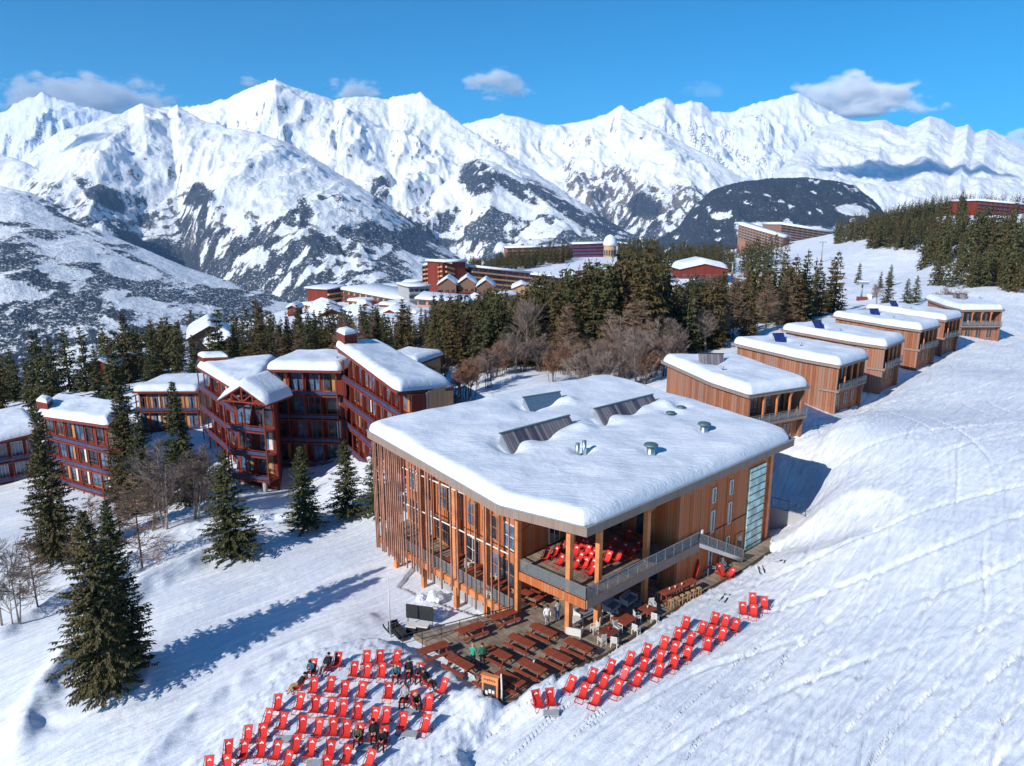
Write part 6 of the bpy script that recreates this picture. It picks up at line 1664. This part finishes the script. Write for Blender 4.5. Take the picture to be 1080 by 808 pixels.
# --- red board leaning, dumped chairs, dark chairs by the stair
p = at(732, 612, z=.0); r = empty('leaning_board', (p.x, p.y, 0), ang_-PI/2, 'tall rounded red board leaning on the orange wall behind the bar table', 'board')
m = MB(); P_ = []
for k in range(14):
    t_ = 2*PI*k/14; P_.append((.36*math.cos(t_), .95*math.sin(t_)))
V = [(x, y*.35+.0, 1.0+y) for x, y in P_]+[(x, y*.35+.08, 1.0+y) for x, y in P_]
m.add(V, [tuple(range(14)), tuple(range(27, 13, -1))]+[(i, i+14, (i+1) % 14+14, (i+1) % 14) for i in range(14)], M['canvas_red']); lk('panel', m, r)
m = MB(); m.bar((0, .36, 1.5), (0, .1, .4), .05, .05, M['dark_red']); lk('strut', m, r)
for i, (px, py, a_, tl, lb) in enumerate([(760,603,20,.5,'red deck chair dumped half folded at the deck edge, left of two'),(769,606,-60,-.35,'red deck chair dumped half folded at the deck edge, right of two')]):
    p = at(px, py, z=.4); deckchair((p.x, p.y, .02), math.radians(a_), lb, 'dumped deck chairs at the deck edge', tilt=(tl*.4, 0))
for i, (px, py, a_, lb) in enumerate([(743,601,30,'grey chair by the orange wall under the stair, left one'),(752,597,80,'grey chair by the orange wall under the stair, middle one'),(762,594,10,'grey chair by the orange wall under the stair, right one')]):
    rchair(px, py, a_, lb, mat='cushion_grey', group='dark chairs in the shade')
# --- skis lying on the piste
def skis(px, py, deg, label, v=0):
    p = on(px, py); r = empty('ski_pair', (p.x, p.y, p.z+.05), math.radians(deg), label, 'skis', 'pairs of skis left on the snow')
    r.rotation_euler = (*shape_tilt(p), math.radians(deg))
    for s in (-1, 1):
        a_ = s*v; ca, sa = math.cos(a_), math.sin(a_)
        prof = [(-.85, .03), (-.7, .0), (.6, .0), (.78, .04), (.88, .12)]; V = []
        for y, z in prof:
            for dx in (-.045, .045): V.append((s*.2+dx*ca-y*sa, y*ca+dx*sa, z))
        for y, z in prof:
            for dx in (-.045, .045): V.append((s*.2+dx*ca-y*sa, y*ca+dx*sa, z+.015))
        n = len(prof); Fc = [(2*i, 2*i+1, 2*i+3, 2*i+2) for i in range(n-1)]+[(2*n+2*i, 2*n+2*i+2, 2*n+2*i+3, 2*n+2*i+1) for i in range(n-1)]+[(2*i, 2*i+2, 2*n+2*i+2, 2*n+2*i) for i in range(n-1)]+[(2*i+1, 2*n+2*i+1, 2*n+2*i+3, 2*i+3) for i in range(n-1)]
        m = MB(); m.add(V, Fc, M['black_soft']); k_ = lk('ski', m, r)
        m = MB(); m.box((s*.2, 0, .05), (.08, .34, .06), mat=M['metal_dark']); lk('binding', m, r, k_)
    return r
skis(764, 632, -32, 'pair of dark skis lying below the bar table terrace')
skis(803, 602, -12, 'pair of dark skis lying level with the foot of the stair')
skis(826, 592, -48, 'splayed pair of dark skis lying uppermost on the snow edge', .28)
# --- low grey boards used as tables
for i, ((px, py), lb) in enumerate([(za(535,648),'grey low board table between chairs at the left of the mound'),(za(995,690),'grey low board table in front of the seated couple on the mound'),(za(715,785),'grey low board table at the lower edge of the mound'),(zb(605,618),'grey low board table at the right end of the mound'),(zc(150,512),'grey low board table in front of the twin deck chairs on the slope'),(zb(615,492),'grey low board table beside the seated pair at the right of the mound')]):
    p = on(px, py, .2); r = empty('low_table', (p.x, p.y, p.z), math.radians(rr.uniform(-20, 10)), lb, 'low table', 'low board tables on the snow'); r.rotation_euler = (*shape_tilt(p), r.rotation_euler[2])
    m = MB(); m.box((0, 0, .24), (1.0, .6, .04), mat=M['grey_board']); lk('tabletop', m, r)
    for s in (-1, 1):
        m = MB(); m.box((s*.42, 0, .11), (.06, .5, .24), mat=M['grey_board']); lk('leg', m, r)
# --- menu sign and birch pole at the deck corner
p = at(517, 741, z=-.3); r = empty('menu_sign', (p.x, p.y, -.45), math.radians(-24), 'orange wooden menu sign with a dark board at the deck corner', 'sign')
for s in (-1, 1):
    m = MB(); m.bar((s*.52, 0, -.3), (s*.52, 0, 2.1), .12, .12, M['column_wood']); lk('post', m, r)
m = MB(); m.box((0, -.02, 1.85), (1.2, .1, .55), mat=M['column_wood']); hb_ = lk('header', m, r)
rs = random.Random(4)
for k in range(7):
    m = MB(); m.box((-.4+k*.13, -.076, 1.88+rs.uniform(-.02, .02)), (.07, .01, .16+rs.uniform(-.05, .04)), mat=M['dark_red']); lk('letter_stroke', m, r, hb_)
m = MB(); m.box((0, -.01, .9), (.92, .08, 1.25), mat=M['metal_dark']); bd = lk('board', m, r)
for k in range(3):
    m = MB(); m.box((-.25+k*.25, -.055, .95+rs.uniform(-.1, .1)), (.18, .01, .28), mat=M['frame_white']); lk('sheet', m, r, bd)
m = MB(); m.box((0, .05, 2.16), (1.3, .34, .05), mat=M['column_wood']); lk('cap', m, r)
p = at(529, 742, z=-.2); m = MB(); m.tube([(0, 0, 0), (.02, .01, 1.2), (-.02, 0, 2.45)], [.07, .06, .055], 9, M['birch']); o = m.build('birch_pole'); o.location = (p.x, p.y, -.45); tag(o, 'pale birch pole standing beside the orange menu sign', 'pole')
# --- wire railing along the deck's open side
A_ = at(425, 684, z=-.06); B_ = at(541, 652, z=0)
r = empty('wire_railing', (A_.x, A_.y, 0), 0, 'thin grey handrail on posts along the left side of the deck', 'railing')
pts = [z3(A_, 0).lerp(z3(B_, 0), k/6) for k in range(7)]
m = MB(); m.bar(z3(pts[0], 1.05), z3(pts[-1], 1.05), .06, .05, M['metal_dark']); part('handrail', m, r)
for q in pts:
    m = MB(); m.bar(z3(q, -.6), z3(q, 1.05), .05, .05, M['metal_dark']); part('post', m, r)
for z in (.35, .7):
    m = MB(); m.bar(z3(pts[0], z), z3(pts[-1], z), .018, .018, M['metal_dark']); part('wire', m, r)
# --- dark equipment below the side terrace
def gnd(px, py): return on(px, py)
p = gnd(443, 660); r = empty('display_screen', (p.x, p.y, p.z), math.radians(-14), 'dark double panel screen standing in the snow below the side terrace', 'screen')
for s in (-1, 1):
    m = MB(); m.box((s*.62, 0, 1.25), (1.2, .12, 1.25), mat=M['metal_dark']); lk('panel', m, r)
    m = MB(); m.bar((s*1.1, .05, -.3), (s*1.1, .05, 1.4), .09, .09, M['metal_grey']); lk('leg', m, r)
for i, (px, py, lb) in enumerate([(435,668,'pale lidded dark crate left of its twin, in front of the double screen'),(447,668,'pale lidded dark crate right of its twin, in front of the double screen')]):
    p = gnd(px, py); r = empty('equipment_crate', (p.x, p.y, p.z), math.radians(-14), lb, 'crate', 'crates below the side terrace')
    m = MB(); m.box((0, 0, .35), (.85, .7, .8), mat=M['black_soft']); lk('body', m, r)
    m = MB(); m.box((0, 0, .8), (.95, .8, .1), mat=M['white_resin']); lk('lid', m, r)
p = gnd(420, 671); r = empty('snow_scooter', (p.x, p.y, p.z+.05), math.radians(35), 'dark motor vehicle parked on the snow under the slats, left of the crates', 'snowmobile')
m = MB(); m.prism([(-.42, -1.0), (.42, -1.0), (.36, 1.1), (.16, 1.5), (-.16, 1.5), (-.36, 1.1)], .28, [.55, .55, .82, .62, .62, .82], M['black_soft']); lk('body', m, r)
m = MB(); m.box((0, -.55, .72), (.42, 1.1, .22), mat=M['metal_dark']); lk('seat', m, r)
m = MB(); m.box((0, -.25, .16), (.42, 1.9, .3), mat=M['metal_dark']); lk('track', m, r)
for s in (-1, 1):
    m = MB(); m.bar((s*.45, .5, .04), (s*.45, 1.7, .06), .12, .05, M['black_soft']); m.bar((s*.45, 1.7, .06), (s*.45, 1.95, .22), .12, .05, M['black_soft']); lk('ski', m, r)
m = MB(); m.bar((-.4, .35, 1.05), (.4, .35, 1.05), .05, .05, M['metal_grey']); m.bar((0, .45, .7), (0, .35, 1.05), .06, .06, M['metal_grey']); lk('handlebar', m, r)
m = MB(); m.add([(-.32, .75, .82), (.32, .75, .82), (.26, .5, 1.2), (-.26, .5, 1.2), (-.32, .78, .82), (.32, .78, .82), (.26, .53, 1.2), (-.26, .53, 1.2)], [(0,1,2,3),(7,6,5,4),(0,4,5,1),(1,5,6,2),(2,6,7,3),(3,7,4,0)], M['glass_dark']); lk('windscreen', m, r)
p = gnd(417, 672); r = empty('slim_mast', (p.x-.4, p.y, p.z), 0, 'slim pale mast rising from the snow in front of the slats', 'mast')
m = MB(); m.tube([(0, 0, -.3), (0, 0, 5.2)], [.06, .035], 8, M['white_resin']); lk('pole', m, r)
m = MB(); m.lathe((0, 0, 5.2), [(.05, 0), (.07, .06), (.02, .12)], 8, M['steel']); lk('finial', m, r)
# snow lumps cleared off the roof, lying below the side terrace
for i, (px, py, s_, lb) in enumerate([(459,634,1.1,'largest of the broken snow blocks below the side terrace'),(444,632,.6,'small snow block left of the largest one, below the side terrace'),(459,646,.6,'snow block behind the dark screen'),(467,650,.7,'snow block nearest to the railing, below the side terrace')]):
    bm = bmesh.new(); bmesh.ops.create_icosphere(bm, subdivisions=3, radius=1)
    for v in bm.verts:
        n_ = float(fbm(v.co.x*1.3+i*5, v.co.y*1.3+v.co.z, 3)); v.co *= (1+.5*n_)*s_*.8; v.co.z *= .8
    me = bpy.data.meshes.new('snow_block'); bm.to_mesh(me); bm.free(); me.materials.append(M['roof_snow'])
    p = gnd(px, py); o = link_mesh('snow_block', me); o.location = (p.x, p.y, p.z+s_*.25); tag(o, lb, 'snow block', 'snow blocks below the side terrace')
# glasses and bottles left on tables
for i, (px, py, z, lb) in enumerate([(563,699,.775,'small white cup on the piste side picnic table, third from the white chairs'),(706,622,1.09,'small glass on the bar table, nearest the near end'),(712,620,1.09,'small glass on the bar table, between two others'),(719,617,1.09,'small glass on the bar table, farthest from the near end'),(683,641,.76,'small white cup on the smaller red square table'),(642,664,.76,'red jug on the square table nearest the snow')]):
    p = at(px, py, z=z); m = MB(); m.lathe((0, 0, 0), [(.05, 0), (.06, .1), (.075, .18), (.06, .18), (.05, .03)], 10, M['canvas_red' if 'red jug' in lb else 'white_resin']); o = m.build('cup'); o.location = (p.x, p.y, z-.0); tag(o, lb, 'cup')
# black railing and wall in the cut behind the lodge end
w0 = at(812, 549, z=.1); w1 = at(848, 556, z=.4)
r = empty('retaining_wall', (w0.x, w0.y, 0), 0, 'low grey retaining wall with a rail in the shaded hollow at the lodge end', 'wall')
m = MB(); m.bar(z3(w0, .2), z3(w1, .2), .3, 3.0, M['concrete']); part('wall', m, r)
m = MB(); m.bar(z3(w0, 2.75), z3(w1, 2.75), .06, .06, M['metal_dark']); hr_ = part('handrail', m, r)
for k in range(5):
    q = z3(w0, 0).lerp(z3(w1, 0), k/4); m = MB(); m.bar(z3(q, 1.6), z3(q, 2.75), .05, .05, M['metal_dark']); part('post', m, r, parent=hr_)
# ================================================================== people
plain('skin', (.55, .33, .24), .6, .3, var=.05)
for nm, c in (('jacket_green', (.03, .33, .20)), ('jacket_dark_green', (.02, .17, .10)), ('jacket_teal', (.03, .14, .20)), ('jacket_black', (.018, .018, .022)), ('jacket_navy', (.02, .03, .07)), ('jacket_olive', (.10, .10, .05)),
              ('jacket_grey', (.35, .36, .38)), ('jacket_white', (.75, .74, .72)), ('trousers_black', (.015, .015, .018)), ('trousers_grey', (.30, .30, .32)), ('trousers_blue', (.12, .22, .38)), ('trousers_ochre', (.45, .30, .12)), ('helmet_red', (.5, .05, .04)),
              ('hair_brown', (.06, .035, .02)), ('hair_blond', (.4, .28, .12)), ('hair_black', (.012, .01, .01)), ('boot_grey', (.09, .09, .10)), ('eye_dark', (.01, .01, .01))):
    plain(nm, c, .8, .15, var=.08)
def person(pose, jacket, trousers, hair, p, deg, label, scale=1.0, hood=None, tilt=(0, 0)):
    """pose: joints of the figure facing -y. Body is one skinned surface, hair a child"""
    J = dict(pose); s = 1
    order = [('pelvis', 'waist'), ('waist', 'chest'), ('chest', 'neck'), ('neck', 'head'), ('head', 'crown')]
    for sd_ in 'LR':
        order += [('chest', 'shoulder'+sd_), ('shoulder'+sd_, 'elbow'+sd_), ('elbow'+sd_, 'wrist'+sd_), ('wrist'+sd_, 'palm'+sd_), ('pelvis', 'hip'+sd_), ('hip'+sd_, 'knee'+sd_), ('knee'+sd_, 'ankle'+sd_), ('ankle'+sd_, 'toe'+sd_)]
    rad = dict(pelvis=(.17, .13), waist=(.155, .12), chest=(.185, .13), neck=(.06, .06), head=(.092, .105), crown=(.07, .08))
    for sd_ in 'LR':
        rad.update({'shoulder'+sd_: (.085, .085), 'elbow'+sd_: (.058, .058), 'wrist'+sd_: (.038, .038), 'palm'+sd_: (.036, .02), 'hip'+sd_: (.105, .105), 'knee'+sd_: (.072, .072), 'ankle'+sd_: (.058, .058), 'toe'+sd_: (.05, .045)})
    names_ = list(rad); me = bpy.data.meshes.new('person_rig'); me.from_pydata([J[n] for n in names_], [(names_.index(a), names_.index(b)) for a, b in order], [])
    o = bpy.data.objects.new('person_rig', me); COL.objects.link(o)
    md = o.modifiers.new('skin', 'SKIN'); md.use_smooth_shade = True
    for i, n in enumerate(names_):
        me.skin_vertices[0].data[i].radius = rad[n]; me.skin_vertices[0].data[i].use_root = (n == 'pelvis')
    sb = o.modifiers.new('sub', 'SUBSURF'); sb.levels = 1; sb.render_levels = 1
    dg = bpy.context.evaluated_depsgraph_get(); ev = o.evaluated_get(dg); m2 = bpy.data.meshes.new_from_object(ev)
    V = [v.co.copy() for v in m2.vertices]; Fs = [tuple(q.vertices) for q in m2.polygons]
    bpy.data.objects.remove(o); bpy.data.meshes.remove(me)
    seg = []
    for a, b in order:
        mt = trousers if ('hip' in b or 'knee' in b or b.startswith('ankle')) else 'boot_grey' if b.startswith('toe') else 'skin' if b in ('head', 'crown') or b.startswith('palm') else jacket
        seg.append((Vector(J[a]), Vector(J[b]), mt))
    mb = MB()
    def near(c):
        best = None
        for a, b, mt in seg:
            ab = b-a; t = max(0, min(1, (c-a).dot(ab)/max(ab.length_squared, 1e-9))); d_ = (c-a-ab*t).length
            if best is None or d_ < best[0]: best = (d_, mt)
        return best[1]
    off = len(mb.v); mb.v += [tuple(v) for v in V]
    for f in Fs:
        c = sum((V[i] for i in f), Vector())/len(f); mb.f.append(list(f)); mb.m.append(mb.mi(M[near(c)])); mb.sm.append(True)
    # fingers rooted inside the palms
    for sd_, sx in (('L', -1), ('R', 1)):
        w_, pa = Vector(J['wrist'+sd_]), Vector(J['palm'+sd_]); d_ = (pa-w_).normalized(); side = d_.cross(Vector((0, 0, 1)))
        side = side.normalized() if side.length > .1 else Vector((1, 0, 0)); cu = side.cross(d_)
        for k in range(4):
            b0 = pa+side*(-.027+.018*k); L_ = (.06, .072, .068, .052)[k]
            mb.tube([b0, b0+d_*L_*.55-cu*.006, b0+d_*L_*.95-cu*.022], [.009, .0085, .006], 5, M['skin'])
        b0 = w_.lerp(pa, .5)-side*.03*sx; mb.tube([b0, b0+d_*.03-side*.03*sx, b0+d_*.062-side*.036*sx], [.011, .010, .007], 5, M['skin'])
    # face: nose, eyes, mouth, ears
    h = Vector(J['head']); n = Vector(J['neck']); upv = (Vector(J['crown'])-n).normalized(); fw = Vector((0, -1, 0)); fw = (fw-upv*fw.dot(upv)).normalized(); sdv = fw.cross(upv)
    mb.tube([h+fw*.09+upv*.02, h+fw*.125-upv*.015], [.01, .017], 5, M['skin'])
    for e in (-1, 1):
        mb.box(h+fw*.098+sdv*e*.036+upv*.025, (.02, .012, .012), mat=M['eye_dark'])
        mb.box(h+sdv*e*.098, (.02, .035, .055), mat=M['skin'])
    mb.box(h+fw*.098-upv*.045, (.045, .01, .01), mat=M['helmet_red'])
    r = empty('person', tuple(p), math.radians(deg), label, 'person'); r.rotation_euler = (tilt[0], tilt[1], math.radians(deg)); r.scale = (scale,)*3
    # clear off duplicate vertices belonging to fingers etc. stays one mesh object
    link_mesh('body', mb.mesh('person_body'), r)
    hb = MB(); c = h+upv*.055-fw*.02
    prof = [(.112, -.03), (.118, .02), (.105, .07), (.065, .105), (.01, .118)]
    Q = upv.to_track_quat('Z', 'Y').to_matrix(); tmp = MB(); tmp.lathe((0, 0, 0), prof, 12, M[hair])
    hb.add([tuple(Q @ Vector(v)+c) for v in tmp.v], tmp.f, M[hair], True)
    link_mesh('helmet' if hair == 'helmet_red' else 'hair', hb.mesh('hair'), r)
    if hood:
        hm = MB(); ch = Vector(J['chest']); hm.tube([Vector(J['neck'])-Vector((.09, -.03, .02)), Vector(J['neck'])+Vector((0, .09, .02)), Vector(J['neck'])+Vector((.09, .03, -.02))], [.04, .06, .04], 7, M[hood]); link_mesh('hood', hm.mesh('hood'), r)
    return r
def stand(ax=.0, arm=0, step=0):
    P = dict(pelvis=(0, 0, .96), waist=(0, 0, 1.12), chest=(0, -.01, 1.33), neck=(0, -.01, 1.50), head=(0, -.03, 1.63), crown=(0, -.02, 1.72))
    for s, k in (('L', -1), ('R', 1)):
        P.update({'shoulder'+s: (k*.19, 0, 1.42), 'elbow'+s: (k*.27, .02, 1.16), 'wrist'+s: (k*(.24-.1*arm), -.12-.12*arm, .95+.15*arm), 'palm'+s: (k*(.22-.12*arm), -.18-.12*arm, .90+.17*arm),
                  'hip'+s: (k*.10, 0, .90), 'knee'+s: (k*.12, -.03+k*step*.12, .50), 'ankle'+s: (k*.13, .02+k*step*.2, .10), 'toe'+s: (k*.15, -.14+k*step*.2, .045)})
    return P
def recline(lean=.0, knee=.0):
    """lying back in a deck chair"""
    P = dict(pelvis=(0, .0, .47), waist=(0, .13, .58), chest=(0, .29, .80), neck=(0, .38, .97), head=(0, .42, 1.09), crown=(0, .44, 1.18))
    for s, k in (('L', -1), ('R', 1)):
        P.update({'shoulder'+s: (k*.19, .30, .90), 'elbow'+s: (k*.27, .12, .66), 'wrist'+s: (k*.12, -.08, .62), 'palm'+s: (k*.06, -.14, .62),
                  'hip'+s: (k*.10, -.06, .47), 'knee'+s: (k*.14, -.50, .55+knee), 'ankle'+s: (k*.16, -.74, .14), 'toe'+s: (k*.18, -.88, .10)})
    return P
def sit_up():
    P = dict(pelvis=(0, -.1, .46), waist=(0, -.08, .62), chest=(0, -.12, .84), neck=(0, -.17, .99), head=(0, -.23, 1.10), crown=(0, -.22, 1.19))
    for s, k in (('L', -1), ('R', 1)):
        P.update({'shoulder'+s: (k*.19, -.13, .92), 'elbow'+s: (k*.25, -.28, .68), 'wrist'+s: (k*.12, -.48, .64), 'palm'+s: (k*.07, -.54, .64),
                  'hip'+s: (k*.10, -.14, .46), 'knee'+s: (k*.16, -.58, .52), 'ankle'+s: (k*.17, -.68, .12), 'toe'+s: (k*.19, -.83, .07)})
    return P
def seated(px, py, deg, pose, jk, tr, hr, label, chair_label, hood=None, back=(0, 0)):
    p = on(px, py, .55); q = (p.x, p.y, p.z-.03)
    if chair_label: deckchair(q, math.radians(deg), chair_label, 'red deck chairs on the snow mound left of the deck', tilt=shape_tilt(p))
    return person(pose, jk, tr, hr, (p.x, p.y, p.z-.0), deg, label, 1.0, hood, tilt=shape_tilt(p))
seated(*za(700, 238), -4, sit_up(), 'jacket_teal', 'trousers_black', 'hair_brown', 'person in a teal jacket sitting up, leftmost of all on the mound', 'red deck chair at the left back of the mound with a person in teal')
seated(*za(777, 222), -20, recline(), 'jacket_black', 'trousers_grey', 'hair_black', 'person in black with pale grey trousers reclining, right of the one in teal', 'red deck chair at the left back of the mound under a person in black')
seated(*zb(530, 262), 2, sit_up(), 'jacket_teal', 'trousers_black', 'hair_blond', 'fair haired person in a teal jacket, leftmost of the four sitting near the deck', 'red deck chair under the leftmost of the four people near the deck')
seated(*zb(600, 255), 4, recline(), 'jacket_black', 'trousers_black', 'hair_brown', 'person all in black, second from left of the four sitting near the deck', 'red deck chair under the second of the four people near the deck')
seated(*zb(662, 262), -4, sit_up(), 'jacket_navy', 'trousers_black', 'hair_blond', 'person in a navy jacket leaning forward, third of the four sitting near the deck', 'red deck chair under the third of the four people near the deck')
seated(*zb(712, 305), 50, recline(), 'jacket_black', 'trousers_black', 'hair_brown', 'person in dark clothes turned sideways, rightmost of the four sitting near the deck', 'red deck chair turned sideways under the rightmost of the four people near the deck')
seated(*zb(575, 398), -6, recline(.0, .06), 'jacket_grey', 'trousers_black', 'hair_brown', 'person in a grey jacket and black trousers reclining, left of a middle pair', 'red deck chair under the person in the grey jacket')
seated(*zb(645, 420), 22, sit_up(), 'jacket_black', 'trousers_black', 'hair_blond', 'person in black sitting up, right of the pair in the middle rows', 'red deck chair under the right one of the pair in the middle rows')
seated(*za(963, 615), -2, sit_up(), 'jacket_olive', 'trousers_black', 'helmet_red', 'person in olive with a red helmet sitting in the front rows of the mound', 'red deck chair under the person in olive')
seated(*zb(400, 612), 10, recline(), 'jacket_black', 'trousers_black', 'hair_black', 'person in black reclining, half hidden in the front rows next to the one in olive', 'red deck chair between the person in olive and the rightmost front one')
seated(*zb(455, 632), -4, sit_up(), 'jacket_black', 'trousers_black', 'helmet_red', 'person in black with a red helmet, rightmost of those in the front rows', 'red deck chair under the rightmost person of the front rows')
seated(*za(622, 330), -62, recline(), 'jacket_black', 'trousers_ochre', 'hair_black', 'person in black with ochre trousers stretched out at the left edge of the mound', 'red deck chair turned sideways at the left edge of the mound')
def stander(px, py, deg, pose, jk, tr, hr, label, z=-.06, hood=None):
    p = at(px, py, z=z); return person(pose, jk, tr, hr, (p.x, p.y, z), deg, label, 1.02, hood)
stander(499, 703, 160, stand(arm=1), 'jacket_green', 'trousers_black', 'hair_blond', 'person in a bright green jacket standing among the picnic tables, left of two')
stander(509, 702, 200, stand(), 'jacket_dark_green', 'trousers_black', 'hair_brown', 'person in a dark green jacket standing right beside the bright green one')
stander(577, 660, 10, stand(step=1), 'jacket_white', 'trousers_grey', 'hair_brown', 'person in white walking on the deck beside the balcony post')
stander(588, 655, -150, stand(), 'jacket_grey', 'trousers_blue', 'hair_black', 'person in grey standing just behind the one in white')
stander(519, 664, 60, stand(), 'jacket_navy', 'trousers_black', 'hair_brown', 'person in navy half hidden beneath the side terrace by the slats', z=-2.4)
# ================================================================== valley air
hz = MB(); hz.box((0, 12600, 1350), (64000, 30000, 4900), mat=None)
t = bpy.data.materials.new('valley_haze'); t.use_nodes = True; nt_ = t.node_tree
for n_ in list(nt_.nodes): nt_.nodes.remove(n_)
o_ = nt_.nodes.new('ShaderNodeOutputMaterial'); v_ = nt_.nodes.new('ShaderNodeVolumePrincipled')
v_.inputs['Color'].default_value = (.32, .60, 1.0, 1); v_.inputs['Density'].default_value = 2.1e-5; v_.inputs['Anisotropy'].default_value = .0
nt_.links.new(v_.outputs[0], o_.inputs['Volume'])
ho = link_mesh('haze', hz.mesh('haze', t)); tag(ho, 'thin blue air filling the valley', 'haze', kind='stuff')

# ================================================================== clouds, all beyond or above the haze
def cloud(c, size, label, seed, dens=2.4e-3, thr=.42, flat=.35, det=4, sc=1.6):
    bm = bmesh.new(); bmesh.ops.create_icosphere(bm, subdivisions=3, radius=1); me = bpy.data.meshes.new('cloud'); bm.to_mesh(me); bm.free()
    mt = bpy.data.materials.new('cloud_vapour'); mt.use_nodes = True; T_ = mt.node_tree; N_ = T_.nodes; L_ = T_.links
    for q in list(N_): N_.remove(q)
    out = N_.new('ShaderNodeOutputMaterial'); vol = N_.new('ShaderNodeVolumePrincipled'); L_.new(vol.outputs[0], out.inputs['Volume'])
    tc = N_.new('ShaderNodeTexCoord'); mp = N_.new('ShaderNodeMapping'); mp.inputs['Location'].default_value = (seed*3.7, seed*1.3, seed); mp.inputs['Scale'].default_value = (size[0]/size[2]*.55, size[1]/size[2]*.55, 1)
    L_.new(tc.outputs['Object'], mp.inputs['Vector'])
    nz_ = N_.new('ShaderNodeTexNoise'); nz_.inputs['Scale'].default_value = sc; nz_.inputs['Detail'].default_value = det; nz_.inputs['Roughness'].default_value = .6; L_.new(mp.outputs[0], nz_.inputs['Vector'])
    ln = N_.new('ShaderNodeVectorMath'); ln.operation = 'LENGTH'; L_.new(tc.outputs['Object'], ln.inputs[0])
    def mth(op, a, b=None, cl=False):
        q = N_.new('ShaderNodeMath'); q.operation = op; q.use_clamp = cl
        for i, v in enumerate((a, b)):
            if v is None: continue
            if hasattr(v, 'node'): L_.new(v, q.inputs[i])
            else: q.inputs[i].default_value = v
        return q.outputs[0]
    sx = N_.new('ShaderNodeSeparateXYZ'); L_.new(tc.outputs['Object'], sx.inputs[0])
    e = mth('SUBTRACT', 1.0, ln.outputs['Value'])                      # 1 centre, 0 rim
    f = mth('ADD', mth('MULTIPLY', e, .9), mth('MULTIPLY', mth('SUBTRACT', nz_.outputs['Fac'], .5), 2.2))
    b = mth('MULTIPLY', mth('ADD', sx.outputs['Z'], flat+.05), 12, True)   # flat base
    d = mth('MULTIPLY', mth('MULTIPLY', mth('SUBTRACT', f, thr), 5.0, True), b)
    d = mth('MULTIPLY', d, mth('MULTIPLY', e, 6, True))
    L_.new(mth('MULTIPLY', d, dens), vol.inputs['Density']); vol.inputs['Color'].default_value = (.97, .97, .98, 1); vol.inputs['Anisotropy'].default_value = -.5
    me.materials.append(mt); o = link_mesh('cloud', me); o.location = c; o.scale = size; tag(o, label, 'cloud'); return o
def pcloud(x0, x1, y0, y1, label, seed, y=31000, **k):
    a = at((x0+x1)/2, (y0+y1)/2, y=y); w = (x1-x0)/F*y/2; h = (y1-y0)/F*y/2
    return cloud((a.x, a.y+w*.35, a.z-h*.1), (w*1.25, w*.7, h*1.5), label, seed, **k)
pcloud(842, 1004, 74, 124, 'largest white cloud, hanging over the right hand peaks', 3)
pcloud(486, 574, 64, 108, 'white heap cloud over the gap in the middle of the range', 8)
pcloud(-30, 172, 78, 116, 'long flat cloud bank over the far left peaks', 5, thr=.36)
pcloud(336, 404, 82, 104, 'thin cloud just above the ridge right of the left main summit', 11, thr=.4)
pcloud(252, 274, 80, 92, 'tiny cloud left of the main left summit', 14, thr=.3)
pcloud(720, 765, 80, 104, 'faint wisp left of the largest cloud', 17, dens=2.5e-4, thr=.3)
pcloud(1062, 1100, 140, 172, 'cloud touching the slope at the right edge', 19, thr=.3)
# two clouds above the picture whose shadows fall on the snow slopes
for (px, py, y, sz, sd_, lb) in [(952, 176, 11500, (1900, 750, 330), 23, 'cloud high above the right slopes that shades the snow below'), (108, 160, 9500, (700, 350, 160), 29, 'small cloud high on the left that shades the rounded mountain')]:
    T0 = at(px, py, y=y); s_ = (4600-T0.z)/sd.z*-1
    c_ = T0-sd*((4600-T0.z)/-sd.z)
    cloud((c_.x, c_.y, c_.z), sz, lb, sd_, dens=6e-3, thr=.2, flat=1.2)
L = bpy.data.lights.new('sun', 'SUN'); L.energy = 4.2; L.angle = math.radians(.5); L.color = (1, .955, .88)
lo = bpy.data.objects.new('sun', L); COL.objects.link(lo); lo.rotation_euler = sd.to_track_quat('-Z', 'Y').to_euler()
W = bpy.data.worlds.new('World'); SC.world = W; W.use_nodes = True
nt = W.node_tree; bg = nt.nodes['Background']
sk = nt.nodes.new('ShaderNodeTexSky'); sk.sky_type = 'NISHITA'; sk.sun_disc = False
sk.sun_elevation = SUN_EL; sk.sun_rotation = math.radians(180)+SUN_AZ
sk.altitude = 1700; sk.air_density = 1.0; sk.dust_density = .0; sk.ozone_density = 3.0
hs = nt.nodes.new('ShaderNodeHueSaturation'); hs.inputs['Saturation'].default_value = 2.0; hs.inputs['Value'].default_value = .88; hs.inputs['Hue'].default_value = .495
nt.links.new(sk.outputs[0], hs.inputs['Color']); nt.links.new(hs.outputs[0], bg.inputs['Color'])
bg.inputs['Strength'].default_value = .11
cam = bpy.data.cameras.new('camera'); co = bpy.data.objects.new('camera', cam); COL.objects.link(co)
co.location = (0, 0, CH); co.rotation_euler = (math.radians(90)-PIT, 0, 0)
cam.sensor_width = 36; cam.lens = 36*F/1080; cam.clip_end = 80000; cam.clip_start = .5
SC.camera = co
SC.view_settings.view_transform = 'Standard'; SC.view_settings.look = 'None'
SC.view_settings.exposure = .42; SC.view_settings.gamma = 1
SC.cycles.volume_bounces = 5
